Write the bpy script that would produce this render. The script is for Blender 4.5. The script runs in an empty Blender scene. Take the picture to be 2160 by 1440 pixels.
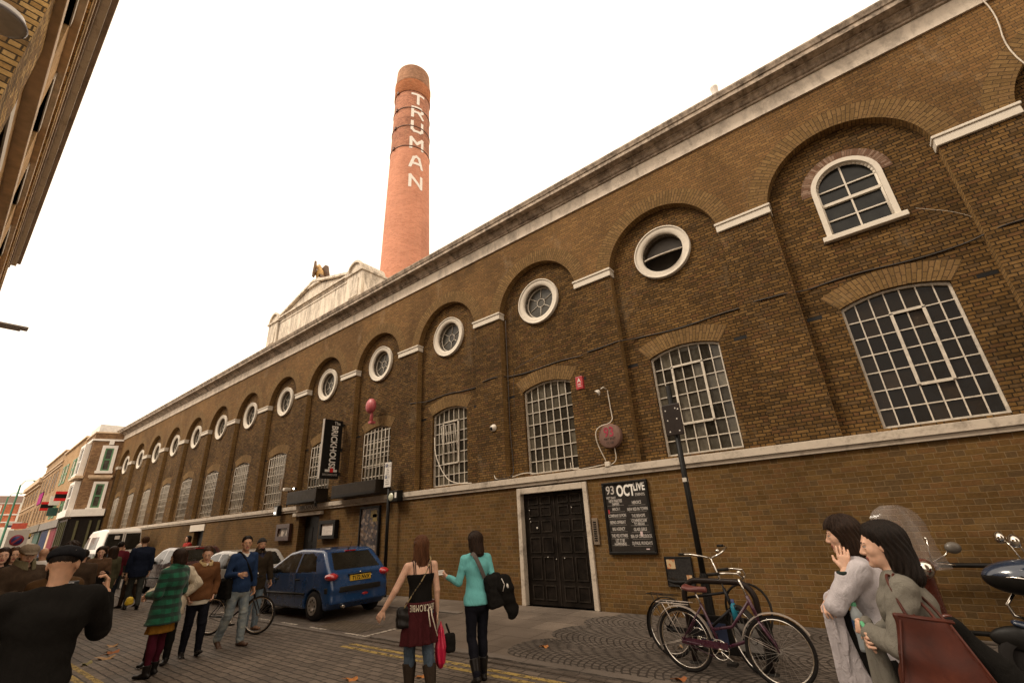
import bpy, bmesh, math, random
import numpy as np
from mathutils import Vector, Matrix
R = math.radians
rnd = random.Random(7)
scene = bpy.context.scene
col = scene.collection

# ------------------------------------------------------------------ objects, labels
def tag(o, label=None, cat=None, group=None, kind=None):
    if label: o['label'] = label
    if cat: o['category'] = cat
    if group: o['group'] = group
    if kind: o['kind'] = kind
    return o

def empty(name, loc=(0, 0, 0), rz=0.0, label=None, cat=None, group=None):
    o = bpy.data.objects.new(name, None)
    o.empty_display_size = 0.2
    col.objects.link(o)
    o.location = loc
    o.rotation_euler = (0, 0, rz)
    return tag(o, label, cat, group)

def kids(o):
    return [c for c in bpy.data.objects if c.parent == o]

def copy_tree(o, parent=None):
    ch = kids(o)
    c = o.copy()
    col.objects.link(c)
    c.parent = parent
    for k in ch:
        copy_tree(k, c)
    return c

def vec(*a):
    return np.array(a, dtype=float)

def unit(v):
    v = np.asarray(v, float)
    n = np.linalg.norm(v)
    return v / n if n > 1e-9 else v

# ------------------------------------------------------------------ mesh builder
class MB:
    """collects faces and links them as ONE mesh object; UVs are metres, projected along each face's main axis"""
    def __init__(s):
        s.v = []; s.f = []; s.uv = []; s.m = []; s.sm = []
    def face(s, pts, uv=None, m=0, sm=False):
        b = len(s.v)
        s.v.extend([tuple(map(float, q)) for q in pts])
        s.f.append(list(range(b, b + len(pts)))); s.uv.append(uv); s.m.append(m); s.sm.append(sm)
    def mesh(s, V, F, m=0, sm=True, uv=None):
        b = len(s.v)
        s.v.extend([tuple(map(float, q)) for q in V])
        for k, f in enumerate(F):
            s.f.append([int(i) + b for i in f]); s.uv.append(None if uv is None else [uv[int(i)] for i in f])
            s.m.append(m if np.isscalar(m) else int(m[k])); s.sm.append(sm)
    def box(s, x0, x1, y0, y1, z0, z1, m=0, M=None):
        c = [(x0, y0, z0), (x1, y0, z0), (x1, y1, z0), (x0, y1, z0), (x0, y0, z1), (x1, y0, z1), (x1, y1, z1), (x0, y1, z1)]
        if M is not None: c = [tuple(M @ Vector(q)) for q in c]
        s.mesh(c, [(0, 3, 2, 1), (4, 5, 6, 7), (0, 1, 5, 4), (1, 2, 6, 5), (2, 3, 7, 6), (3, 0, 4, 7)], m, False)
    def obox(s, c, ax, ay, az, m=0):
        """box from its centre and three half-axis vectors"""
        c, ax, ay, az = map(lambda q: np.asarray(q, float), (c, ax, ay, az))
        P = [c + i * ax + j * ay + k * az for k in (-1, 1) for i, j in ((-1, -1), (1, -1), (1, 1), (-1, 1))]
        s.mesh(P, [(0, 3, 2, 1), (4, 5, 6, 7), (0, 1, 5, 4), (1, 2, 6, 5), (2, 3, 7, 6), (3, 0, 4, 7)], m, False)
    def tube(s, pts, r, n=8, m=0, closed=False, caps=True, sm=True):
        pts = [np.asarray(q, float) for q in pts]
        N = len(pts)
        rr = [r] * N if np.isscalar(r) else list(r)
        T = []
        for i in range(N):
            a = pts[(i - 1) % N] if (closed or i > 0) else pts[0]
            b = pts[(i + 1) % N] if (closed or i < N - 1) else pts[-1]
            T.append(unit(b - a))
        up = np.array([0, 0, 1.0]) if abs(T[0][2]) < .9 else np.array([1.0, 0, 0])
        nrm = unit(up - T[0] * np.dot(up, T[0]))
        V = []
        for i in range(N):
            nrm = unit(nrm - T[i] * np.dot(nrm, T[i]))
            bn = np.cross(T[i], nrm)
            for k in range(n):
                a = 2 * math.pi * k / n
                V.append(pts[i] + rr[i] * (math.cos(a) * nrm + math.sin(a) * bn))
        F = []
        for i in range(N if closed else N - 1):
            j = (i + 1) % N
            for k in range(n):
                l = (k + 1) % n
                F.append((i * n + k, i * n + l, j * n + l, j * n + k))
        s.mesh(V, F, m, sm)
        if caps and not closed:
            b = len(s.v) - len(V)
            s.f.append([b + k for k in range(n)][::-1]); s.uv.append(None); s.m.append(m); s.sm.append(False)
            e = b + (N - 1) * n
            s.f.append([e + k for k in range(n)]); s.uv.append(None); s.m.append(m); s.sm.append(False)
    def lathe(s, prof, c=(0, 0, 0), axis=(0, 0, 1), n=24, m=0, sm=True, a0=0, a1=2 * math.pi):
        """prof = (radius, height) pairs turned round an axis through c"""
        ax = unit(axis); c = np.asarray(c, float)
        u = unit(np.cross(ax, (0, 1, 0) if abs(ax[1]) < .9 else (1, 0, 0))); w = np.cross(ax, u)
        full = abs(a1 - a0 - 2 * math.pi) < 1e-6
        na = n if full else n + 1
        V = []; F = []
        for rr, h in prof:
            for k in range(na):
                a = a0 + (a1 - a0) * k / n
                V.append(c + ax * h + rr * (math.cos(a) * u + math.sin(a) * w))
        for i in range(len(prof) - 1):
            for k in range(n):
                l = (k + 1) % na
                F.append((i * na + k, i * na + l, (i + 1) * na + l, (i + 1) * na + k))
        s.mesh(V, F, m, sm)
    def prism(s, pts, y0, y1, m=0, plane='xz'):
        """flat outline (list of 2-D points) given thickness from y0 to y1 along the third axis"""
        def P(q, y):
            return (q[0], y, q[1]) if plane == 'xz' else ((y, q[0], q[1]) if plane == 'yz' else (q[0], q[1], y))
        n = len(pts)
        s.face([P(q, y0) for q in pts], m=m)
        s.face([P(q, y1) for q in pts][::-1], m=m)
        for i in range(n):
            a, b = pts[i], pts[(i + 1) % n]
            s.face([P(a, y0), P(a, y1), P(b, y1), P(b, y0)], m=m)
    def ball(s, c, r, n=12, m=0):
        r = (r, r, r) if np.isscalar(r) else r
        V = []; F = []; h = n // 2
        for i in range(h + 1):
            t = math.pi * i / h
            for k in range(n):
                a = 2 * math.pi * k / n
                V.append((c[0] + r[0] * math.sin(t) * math.cos(a), c[1] + r[1] * math.sin(t) * math.sin(a), c[2] + r[2] * math.cos(t)))
        for i in range(h):
            for k in range(n):
                l = (k + 1) % n
                F.append((i * n + k, (i + 1) * n + k, (i + 1) * n + l, i * n + l))
        s.mesh(V, F, m, True)
    def build(s, name, mats, parent=None, bevel=0, sharp=40, weld=False):
        me = bpy.data.meshes.new(name)
        me.from_pydata(s.v, [], s.f)
        if not isinstance(mats, (list, tuple)): mats = [mats]
        for q in mats: me.materials.append(q)
        nf = len(me.polygons)
        if nf == len(s.f):
            me.polygons.foreach_set('material_index', s.m)
            me.polygons.foreach_set('use_smooth', [bool(q) for q in s.sm])
        uvl = me.uv_layers.new(name='UVMap')
        me.update()
        V = np.array(s.v) if s.v else np.zeros((0, 3))
        data = np.zeros((len(me.loops), 2))
        for p, uv in zip(me.polygons, s.uv):
            li = p.loop_start
            if uv is not None:
                for k in range(p.loop_total): data[li + k] = uv[k]
            else:
                nx, ny, nz = abs(p.normal.x), abs(p.normal.y), abs(p.normal.z)
                ax = (0, 2) if ny >= nx and ny >= nz else ((1, 2) if nx >= nz else (0, 1))
                for k, vi in enumerate(p.vertices): data[li + k] = V[vi][list(ax)]
        uvl.data.foreach_set('uv', data.ravel())
        if weld:
            bm = bmesh.new(); bm.from_mesh(me)
            bmesh.ops.remove_doubles(bm, verts=bm.verts, dist=0.0005)
            bm.to_mesh(me); bm.free()
        o = bpy.data.objects.new(name, me)
        col.objects.link(o)
        o.parent = parent
        if bevel:
            b = o.modifiers.new('bevel', 'BEVEL'); b.width = bevel; b.segments = 2; b.limit_method = 'ANGLE'; b.angle_limit = R(sharp)
        return o

def struct(name, mb, mats, **k):
    return tag(mb.build(name, mats, **k), kind='structure')

def text(name, body, size, loc, xd, yd, mat, parent=None, ext=0.002, sx=1.0, off=0.0, align='CENTER', bend=None, spacing=1.0, line=1.0):
    """real letters as a mesh; xd = reading direction, yd = up of the letters"""
    cu = bpy.data.curves.new(name, 'FONT')
    cu.body = body; cu.size = size; cu.extrude = ext; cu.offset = off; cu.align_x = align; cu.align_y = 'CENTER'
    cu.space_character = spacing; cu.space_line = line; cu.resolution_u = 3
    tmp = bpy.data.objects.new(name, cu); col.objects.link(tmp)
    dg = bpy.context.evaluated_depsgraph_get()
    me = bpy.data.meshes.new_from_object(tmp.evaluated_get(dg))
    bpy.data.objects.remove(tmp); bpy.data.curves.remove(cu)
    xd, yd = unit(xd), unit(yd); nd = np.cross(xd, yd); loc = np.asarray(loc, float)
    for v in me.vertices:
        x, y, z = v.co.x * sx, v.co.y, v.co.z
        v.co = bend(x, y, z) if bend else tuple(loc + x * xd + y * yd + z * nd)
    me.materials.clear(); me.materials.append(mat)
    o = bpy.data.objects.new(name, me); col.objects.link(o); o.parent = parent
    return o

# ------------------------------------------------------------------ materials
class NT:
    def __init__(s, name):
        s.mat = bpy.data.materials.new(name); s.mat.use_nodes = True
        s.t = s.mat.node_tree; s.t.nodes.clear()
        s.out = s.n('ShaderNodeOutputMaterial')
        s.b = s.n('ShaderNodeBsdfPrincipled')
        s.t.links.new(s.b.outputs[0], s.out.inputs[0])
    def n(s, typ, **k):
        q = s.t.nodes.new(typ)
        for a, v in k.items(): setattr(q, a, v)
        return q
    def set(s, node, inp, v):
        i = node.inputs[inp]
        if hasattr(v, 'is_output') or isinstance(v, bpy.types.NodeSocket): s.t.links.new(v, i)
        else:
            if i.type == 'RGBA' and len(v) == 3: v = (*v, 1)
            i.default_value = v
    def coord(s, which='UV', scale=(1, 1, 1), rot=(0, 0, 0), loc=(0, 0, 0)):
        c = s.n('ShaderNodeTexCoord'); m = s.n('ShaderNodeMapping')
        s.t.links.new(c.outputs[which], m.inputs[0])
        m.inputs['Scale'].default_value = scale; m.inputs['Rotation'].default_value = rot; m.inputs['Location'].default_value = loc
        return m.outputs[0]
    def noise(s, v, scale=5, detail=4, rough=.55, dist=0.0):
        q = s.n('ShaderNodeTexNoise'); s.set(q, 'Vector', v); s.set(q, 'Scale', scale); s.set(q, 'Detail', detail); s.set(q, 'Roughness', rough); s.set(q, 'Distortion', dist)
        return q.outputs['Fac']
    def ramp(s, fac, stops):
        q = s.n('ShaderNodeValToRGB'); s.t.links.new(fac, q.inputs[0]); e = q.color_ramp.elements
        while len(e) < len(stops): e.new(.5)
        for k, (p, c) in enumerate(stops):
            e[k].position = p; e[k].color = (c, c, c, 1) if np.isscalar(c) else (*c, 1)
        return q.outputs[0]
    def mix(s, fac, a, b, mode='MIX'):
        q = s.n('ShaderNodeMix', data_type='RGBA', blend_type=mode)
        s.set(q, 0, fac); s.set(q, 6, a); s.set(q, 7, b)
        return q.outputs[2]
    def math(s, op, a, b=0.0):
        q = s.n('ShaderNodeMath', operation=op); s.set(q, 0, a); s.set(q, 1, b)
        return q.outputs[0]
    def bump(s, h, strength=.3, dist=.01, normal=None):
        q = s.n('ShaderNodeBump'); s.set(q, 'Height', h); s.set(q, 'Strength', strength); s.set(q, 'Distance', dist)
        if normal is not None: s.set(q, 'Normal', normal)
        s.t.links.new(q.outputs[0], s.b.inputs['Normal'])
        return q.outputs[0]
    def col(s, c): s.set(s.b, 'Base Color', c)
    def rough(s, r): s.set(s.b, 'Roughness', r)

_mc = {}
def cached(f):
    def g(name, *a, **k):
        if name not in _mc: _mc[name] = f(name, *a, **k)
        return _mc[name]
    return g

@cached
def plain(name, c, rough=.6, var=.15, scale=6, bump=0.0, metal=0.0, spec=.5, coat=0.0):
    n = NT(name)
    if max(c) < .025 and not coat and not metal: spec = min(spec, .18)
    v = n.coord('Object')
    f = n.noise(v, scale, 5)
    lo = [q * (1 - var) for q in c]; hi = [min(1, q * (1 + var)) for q in c]
    n.col(n.ramp(f, [(.3, lo), (.7, hi)]))
    n.rough(n.ramp(n.noise(v, scale * 2.3), [(.3, max(0, rough - .08)), (.7, min(1, rough + .08))]))
    n.set(n.b, 'Metallic', metal); n.set(n.b, 'Specular IOR Level', spec)
    if coat: n.set(n.b, 'Coat Weight', coat); n.set(n.b, 'Coat Roughness', .05)
    if bump: n.bump(n.noise(v, scale * 4, 6), bump, .01)
    return n.mat

@cached
def cloth(name, c, var=.2, fold=.5, scale=9, rough=.95):
    n = NT(name); v = n.coord('Object', (1, 1, .55))
    big = n.noise(v, scale * 1.4, 5, .55, 1.6); fine = n.noise(n.coord('Object'), 170, 2)
    c0 = n.ramp(big, [(.25, [q * (1 - var) for q in c]), (.75, [min(1, q * (1 + var)) for q in c])])
    n.col(n.mix(.25 if max(c) < .3 else .10, c0, n.ramp(fine, [(.3, [q * .6 for q in c]), (.7, [min(1, q * 1.3) for q in c])])))
    n.rough(rough); n.set(n.b, 'Specular IOR Level', .06 if max(c) < .05 else .15)
    n.bump(n.math('ADD', big, n.math('MULTIPLY', fine, .10)), fold, .018)
    return n.mat

@cached
def brick(name, cols, mortar, bl=.225, bs=.11, bh=.075, ms=.010, soot=.45, sootsc=.45, bump=.5, pale=.2, jit=.5):
    """bond of long and short bricks; every brick takes its own tone from cols"""
    n = NT(name); v = n.coord('UV')
    nz = n.n('ShaderNodeTexNoise'); n.set(nz, 'Vector', v); n.set(nz, 'Scale', 8); n.set(nz, 'Detail', 3)
    ctr = n.n('ShaderNodeVectorMath', operation='SUBTRACT'); n.set(ctr, 0, nz.outputs['Color']); n.set(ctr, 1, (.5, .5, .5))
    w2 = n.n('ShaderNodeVectorMath', operation='SCALE'); n.set(w2, 0, ctr.outputs[0]); n.set(w2, 'Scale', .014 * bh / .075)
    ad = n.n('ShaderNodeVectorMath', operation='ADD'); n.set(ad, 0, v); n.set(ad, 1, w2.outputs[0])
    sx = n.n('ShaderNodeSeparateXYZ'); n.set(sx, 0, ad.outputs[0]); u, w = sx.outputs[0], sx.outputs[1]
    Lt = bl + bs; t = bl / Lt
    vr = n.math('DIVIDE', w, bh); row = n.math('FLOOR', vr); fv = n.math('FRACT', vr)
    rw = n.n('ShaderNodeTexWhiteNoise', noise_dimensions='1D'); n.set(rw, 'W', row)
    us = n.math('ADD', n.math('ADD', n.math('DIVIDE', u, Lt), n.math('MULTIPLY', row, .5)), n.math('MULTIPLY', rw.outputs['Value'], .22 * jit))
    cu = n.math('FRACT', us); hd = n.math('GREATER_THAN', cu, t)
    idn = n.math('ADD', n.math('MULTIPLY', n.math('FLOOR', us), 2), hd)
    cb = n.n('ShaderNodeCombineXYZ'); n.set(cb, 0, idn); n.set(cb, 1, row)
    wn = n.n('ShaderNodeTexWhiteNoise', noise_dimensions='2D'); n.set(wn, 'Vector', cb.outputs[0])
    du = n.math('MULTIPLY', n.math('MINIMUM', n.math('MINIMUM', cu, n.math('SUBTRACT', 1.0, cu)), n.math('ABSOLUTE', n.math('SUBTRACT', cu, t))), Lt)
    dv = n.math('MULTIPLY', n.math('MINIMUM', fv, n.math('SUBTRACT', 1.0, fv)), bh)
    fine = n.noise(v, 60, 4, .7)
    d = n.math('ADD', n.math('MINIMUM', du, dv), n.math('MULTIPLY', n.math('SUBTRACT', fine, .5), .006))
    mr = n.n('ShaderNodeMapRange', interpolation_type='SMOOTHSTEP'); n.set(mr, 0, d); n.set(mr, 1, ms * .35); n.set(mr, 2, ms * .35 + .006)
    bk = mr.outputs[0]
    N = len(cols)
    bc = n.ramp(wn.outputs['Value'], [(k / N, c) for k, c in enumerate(cols)])
    bc.node.color_ramp.interpolation = 'CONSTANT'
    bc = n.mix(.75, bc, n.ramp(n.noise(v, 22, 5, .7), [(.25, .62), (.75, 1.32)]), 'MULTIPLY')
    bc = n.mix(.5, bc, n.ramp(fine, [(.3, .7), (.7, 1.25)]), 'MULTIPLY')
    c = n.mix(bk, mortar, bc)
    big = n.noise(v, sootsc, 7, .65, .5)
    c = n.mix(1.0, c, n.ramp(big, [(.30, 1 - soot), (.55, 1.0), (.75, 1.18)]), 'MULTIPLY')
    st_ = n.n('ShaderNodeMapping'); n.set(st_, 'Vector', v); st_.inputs['Scale'].default_value = (1, .42, 1)
    lt = n.ramp(n.noise(st_.outputs[0], 1.2, 7, .7, .4), [(.58, 0.0), (.74, 1.0)])
    c = n.mix(n.math('MULTIPLY', lt, pale), c, (.34, .26, .17))
    n.col(c); n.rough(.93); n.set(n.b, 'Specular IOR Level', .15)
    n.bump(n.math('ADD', bk, n.math('MULTIPLY', fine, .5)), bump, .010)
    return n.mat

@cached
def render_white(name, c=(.62, .53, .43), dirt=(.07, .05, .035), lo=.42, hi=.68, amt=.9, streak=(1.2, 1.2, .35), scale=2.2, bump=.25):
    """weathered painted stucco: peeling and run-off stains"""
    n = NT(name)
    v = n.coord('Object', streak); w = n.coord('Object')
    a = n.noise(v, scale, 9, .68, .5); b = n.noise(w, scale * 5, 6, .7)
    f = n.math('ADD', n.math('MULTIPLY', a, .7), n.math('MULTIPLY', b, .3))
    d = n.math('MULTIPLY', n.ramp(f, [(lo, 1.0), (hi, 0.0)]), amt)
    base = n.mix(n.noise(w, 14, 5), c, [q * .8 for q in c])
    n.col(n.mix(d, base, dirt)); n.rough(.85)
    n.bump(f, bump, .02)
    return n.mat

@cached
def glass_dark(name, c=(.018, .016, .013), rough=.12, var=.6, sc=3.0, spec=.32):
    n = NT(name); w = n.coord('Object')
    f = n.noise(w, sc, 3)
    n.col(n.ramp(f, [(.3, [q * (1 - var) for q in c]), (.7, [q * (1 + var) for q in c])]))
    n.rough(n.ramp(n.noise(w, 7, 4), [(.3, rough), (.75, rough + .25)])); n.set(n.b, 'Specular IOR Level', spec)
    n.bump(n.noise(w, 1.3, 2), .12, .05)
    return n.mat

@cached
def pane_glass(name, c, spec=.3, tilt=.10, seed=0.0):
    """old panes: each sits at its own slight angle and has its own grime (UV counts panes)"""
    n = NT(name); v = n.coord('UV')
    fl = n.n('ShaderNodeVectorMath', operation='FLOOR'); n.set(fl, 0, v)
    ob = n.n('ShaderNodeObjectInfo'); ad = n.n('ShaderNodeVectorMath', operation='ADD'); n.set(ad, 0, fl.outputs[0]); n.set(ad, 1, ob.outputs['Random'])
    wn = n.n('ShaderNodeTexWhiteNoise', noise_dimensions='4D'); n.set(wn, 'Vector', ad.outputs[0]); n.set(wn, 'W', ob.outputs['Random'])
    g = n.noise(n.coord('UV', (2.2, 2.2, 1)), 1.0, 5, .7)
    c0 = n.ramp(wn.outputs['Value'], [(.0, [q * .35 for q in c]), (.6, c), (.88, [q * 1.7 for q in c]), (1.0, [q * 2.6 for q in c])])
    n.col(n.mix(.6, c0, n.ramp(g, [(.3, .5), (.7, 1.5)]), 'MULTIPLY'))
    n.rough(n.ramp(g, [(.3, .08), (.75, .35)])); n.set(n.b, 'Specular IOR Level', spec)
    ge = n.n('ShaderNodeNewGeometry'); sb = n.n('ShaderNodeVectorMath', operation='SUBTRACT'); n.set(sb, 0, wn.outputs['Color']); n.set(sb, 1, (.5, .5, .5))
    sc = n.n('ShaderNodeVectorMath', operation='SCALE'); n.set(sc, 0, sb.outputs[0]); n.set(sc, 'Scale', tilt)
    a2 = n.n('ShaderNodeVectorMath', operation='ADD'); n.set(a2, 0, ge.outputs['Normal']); n.set(a2, 1, sc.outputs[0])
    nm = n.n('ShaderNodeVectorMath', operation='NORMALIZE'); n.set(nm, 0, a2.outputs[0]); n.t.links.new(nm.outputs[0], n.b.inputs['Normal'])
    return n.mat

@cached
def clear(name, c=(.9, .9, .92), rough=.05, alpha=.25):
    n = NT(name)
    tr = n.n('ShaderNodeBsdfTransparent'); n.set(tr, 0, (*c, 1)); gl = n.n('ShaderNodeBsdfGlossy'); n.set(gl, 'Roughness', rough); n.set(gl, 0, (.8, .8, .8, 1))
    df = n.n('ShaderNodeBsdfDiffuse'); n.set(df, 0, (*c, 1))
    m1 = n.n('ShaderNodeMixShader'); n.set(m1, 0, alpha); n.t.links.new(tr.outputs[0], m1.inputs[1]); n.t.links.new(df.outputs[0], m1.inputs[2])
    lw = n.n('ShaderNodeFresnel'); n.set(lw, 0, 1.25)
    m2 = n.n('ShaderNodeMixShader'); n.t.links.new(lw.outputs[0], m2.inputs[0]); n.t.links.new(m1.outputs[0], m2.inputs[1]); n.t.links.new(gl.outputs[0], m2.inputs[2])
    n.t.links.new(m2.outputs[0], n.out.inputs[0])
    return n.mat

@cached
def lamp_mat(name, c=(1, .9, .75), e=3.0):
    n = NT(name); n.col(c); n.set(n.b, 'Emission Color', (*c, 1)); n.set(n.b, 'Emission Strength', e)
    return n.mat
# ------------------------------------------------------------------ camera, sky, sun
CAM_D, CAM_H = 9.2911, 1.75
cam = bpy.data.cameras.new('camera'); cam.sensor_width = 36; cam.lens = 944.5285 / 2160 * 36; cam.clip_end = 600; cam.clip_start = .05
co = bpy.data.objects.new('camera', cam); col.objects.link(co); scene.camera = co
_a, _b, _c = .6548, .3849, .0549
_Rz = np.array([[math.cos(_a), -math.sin(_a), 0], [math.sin(_a), math.cos(_a), 0], [0, 0, 1]])
_Rx = np.array([[1, 0, 0], [0, math.cos(_b), -math.sin(_b)], [0, math.sin(_b), math.cos(_b)]])
_Ry = np.array([[math.cos(_c), 0, math.sin(_c)], [0, 1, 0], [-math.sin(_c), 0, math.cos(_c)]])
_Q = _Rz @ _Rx @ _Ry
_M = Matrix.Identity(4)
for i in range(3):
    _M[i][0] = _Q[i, 0]; _M[i][1] = _Q[i, 2]; _M[i][2] = -_Q[i, 1]
_M[0][3], _M[1][3], _M[2][3] = 0.0, -CAM_D, CAM_H
co.matrix_world = _M

SUN_EL, SUN_AZ = R(48), R(215)          # azimuth measured clockwise from +Y
world = bpy.data.worlds.new('World'); scene.world = world; world.use_nodes = True
nt = world.node_tree; nt.nodes.clear()
out = nt.nodes.new('ShaderNodeOutputWorld'); bg = nt.nodes.new('ShaderNodeBackground')
sky = nt.nodes.new('ShaderNodeTexSky'); sky.sky_type = 'NISHITA'; sky.sun_disc = False
sky.sun_elevation = SUN_EL; sky.sun_rotation = SUN_AZ; sky.dust_density = 2.0; sky.air_density = 1.0; sky.ozone_density = 1.0
hs = nt.nodes.new('ShaderNodeHueSaturation'); hs.inputs['Saturation'].default_value = .15
wm = nt.nodes.new('ShaderNodeMix'); wm.data_type = 'RGBA'; wm.inputs[0].default_value = .85
wm.inputs[7].default_value = (8.8, 7.3, 5.7, 1)      # an even, slightly warm overcast over the sky texture
nt.links.new(sky.outputs[0], hs.inputs['Color']); nt.links.new(hs.outputs[0], wm.inputs[6])
nt.links.new(wm.outputs[2], bg.inputs[0]); bg.inputs[1].default_value = .15
nt.links.new(bg.outputs[0], out.inputs[0])
sl = bpy.data.lights.new('sun', 'SUN'); sl.energy = 1.5; sl.angle = R(14); sl.color = (1, .88, .72)
so = bpy.data.objects.new('sun', sl); col.objects.link(so)
sd = Vector((math.sin(SUN_AZ) * math.cos(SUN_EL), math.cos(SUN_AZ) * math.cos(SUN_EL), math.sin(SUN_EL)))
so.rotation_euler = sd.to_track_quat('Z', 'Y').to_euler(); so.location = (0, -20, 30)
vs = scene.view_settings; vs.view_transform = 'Standard'; vs.look = 'None'; vs.gamma = 1; vs.exposure = 0.65; vs.use_curve_mapping = False
scene.cycles.max_bounces = 5; scene.cycles.diffuse_bounces = 3; scene.cycles.transparent_max_bounces = 8

# ------------------------------------------------------------------ ground materials
def setts(name, c1, c2, mortar, bw, bh, ms, arc=0, gsc=.5):
    n = NT(name); v = n.coord('UV')
    nz = n.n('ShaderNodeTexNoise'); n.set(nz, 'Vector', v); n.set(nz, 'Scale', 5 if not arc else 3.5); n.set(nz, 'Detail', 2)
    ctr = n.n('ShaderNodeVectorMath', operation='SUBTRACT'); n.set(ctr, 0, nz.outputs['Color']); n.set(ctr, 1, (.5, .5, .5))
    sc = n.n('ShaderNodeVectorMath', operation='SCALE'); n.set(sc, 0, ctr.outputs[0]); n.set(sc, 'Scale', .05 if not arc else .085)
    ad = n.n('ShaderNodeVectorMath', operation='ADD'); n.set(ad, 0, v); n.set(ad, 1, sc.outputs[0])
    vv = ad.outputs[0]
    if arc:
        sx = n.n('ShaderNodeSeparateXYZ'); n.set(sx, 0, vv)
        row = n.math('FLOOR', n.math('DIVIDE', sx.outputs[1], arc))
        u = n.math('MULTIPLY', n.math('SUBTRACT', n.math('FRACT', n.math('DIVIDE', sx.outputs[1], arc)), .5), arc)
        k = n.math('MULTIPLY', n.math('MULTIPLY', u, u), 1.25)
        cb = n.n('ShaderNodeCombineXYZ'); n.set(cb, 0, u); n.set(cb, 1, n.math('ADD', n.math('SUBTRACT', sx.outputs[0], k), n.math('MULTIPLY', row, .33)))
        vv = cb.outputs[0]
    b = n.n('ShaderNodeTexBrick'); n.set(b, 'Vector', vv); n.set(b, 'Scale', 1.0); n.set(b, 'Brick Width', bw); n.set(b, 'Row Height', bh)
    n.set(b, 'Mortar Size', ms); n.set(b, 'Mortar Smooth', .5); n.set(b, 'Color1', c1); n.set(b, 'Color2', c2); n.set(b, 'Mortar', mortar); b.offset = .5
    big = n.noise(v, gsc, 6, .65); fine = n.noise(v, 40, 5, .7)
    c = n.mix(.85, b.outputs['Color'], n.ramp(big, [(.3, .6), (.7, 1.35)]), 'MULTIPLY')
    c = n.mix(.6, c, n.ramp(fine, [(.3, .6), (.7, 1.3)]), 'MULTIPLY')
    n.col(c); n.rough(n.ramp(big, [(.3, .55), (.7, .85)])); n.set(n.b, 'Specular IOR Level', .35)
    n.bump(n.math('ADD', n.math('MULTIPLY', b.outputs['Fac'], -1.0), n.math('MULTIPLY', n.math('ADD', fine, big), .35)), .8, .02)
    return n.mat

M_SETT = setts('granite_setts', (.10, .078, .060), (.155, .122, .095), (.040, .031, .024), .27, .125, .012)
M_BAY = setts('parking_setts', (.085, .066, .051), (.13, .102, .08), (.04, .03, .024), .2, .1, .008)
M_FLAG = setts('paving_flags', (.125, .097, .075), (.165, .13, .10), (.05, .038, .03), .95, .62, .006, gsc=.9)
M_FAN = setts('fan_cobbles', (.098, .079, .064), (.135, .110, .090), (.040, .031, .024), .105, .105, .016, arc=1.25)
M_KERB = setts('kerb_stone', (.135, .11, .09), (.175, .145, .12), (.05, .04, .03), .9, .4, .006)
M_TAR = setts('far_tarmac', (.07, .056, .045), (.09, .07, .056), (.06, .05, .04), .6, .4, .002)

def sheet(name, pts, z, m, kind='structure'):
    b = MB(); b.face([(x, y, z) for x, y in pts], uv=[(x, y) for x, y in pts])
    return tag(b.build(name, m), kind=kind)

sheet('ground', [(-400, -300), (300, -300), (300, 300), (-400, 300)], -.055, M_TAR)
sheet('road', [(-130, -7.45), (12, -7.45), (12, -3.72), (-130, -3.72)], -.03, M_SETT)
b = MB(); b.face([(x, y, -.012) for x, y in [(-48, -3.62), (-7.95, -3.62), (-7.95, -1.35), (-48, -1.35)]]); struct('parking_bay', b, M_BAY)
b = MB()
b.box(-7.95, -4.75, -3.42, 0, -.3, 0.0)
b.box(-48, -7.95, -1.2, 0, -.3, -.0005)
struct('pavement', b, M_FLAG)
fan = [(12, 0)] + [(12, -3.42)]
edge = [(-4.75, -3.42)]
b = MB(); b.box(-4.75, 12, -3.42, 0, -.3, .0); struct('cobbled_pavement', b, M_FAN)
# scalloped left edge of the cobbles, laid on the flags
b = MB()
for cx, cy, rr in ((-4.78, -2.85, .55), (-4.78, -1.75, .5), (-4.76, -.8, .45)):
    b.face([(cx + .02 - rr * math.sin(t) * .75, cy - rr * math.cos(t), .004) for t in np.linspace(math.pi, 0, 15)])
struct('cobble_scallops', b, M_FAN)
b = MB()
b.box(-7.95, 12, -3.60, -3.424, -.3, .006); b.box(-48, -7.95, -1.352, -1.204, -.3, .02)
b.box(-48, -7.95, -3.72, -3.622, -.3, -.006)
struct('kerb', b, M_KERB, bevel=.012)
b = MB(); b.box(-7.95, 12, -3.716, -3.604, -.3, -.018); struct('gutter', b, M_BAY)
b = MB(); b.box(-130, 14, -9.75, -7.62, -.3, .02); struct('near_pavement', b, M_FLAG)
b = MB(); b.box(-130, 14, -7.616, -7.45, -.3, .026); struct('near_kerb', b, M_KERB, bevel=.012)

def paint(name, c):
    n = NT(name); v = n.coord('UV')
    f = n.noise(v, 9, 8, .75)
    n.col(c); n.rough(.8)
    n.set(n.b, 'Alpha', n.ramp(f, [(.40, 0.0), (.52, .92)]))
    return n.mat
M_YEL = paint('worn_yellow_paint', (.36, .25, .07)); M_WHT = paint('worn_white_paint', (.48, .42, .35))
b = MB()
for y in (-3.97, -4.14): b.face([(-7.95, y - .045, -.026), (9, y - .045, -.026), (9, y + .045, -.026), (-7.95, y + .045, -.026)])
for y in (-7.02, -7.18): b.face([(-14, y - .04, -.026), (4, y - .04, -.026), (4, y + .04, -.026), (-14, y + .04, -.026)])
struct('yellow_line_marking', b, M_YEL)
b = MB()
for x in (-9.75, -10.9, -12.0, -13.1, -14.2): b.face([(x - .32, -3.60, -.008), (x + .32, -3.60, -.008), (x + .32, -3.53, -.008), (x - .32, -3.53, -.008)])
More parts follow.
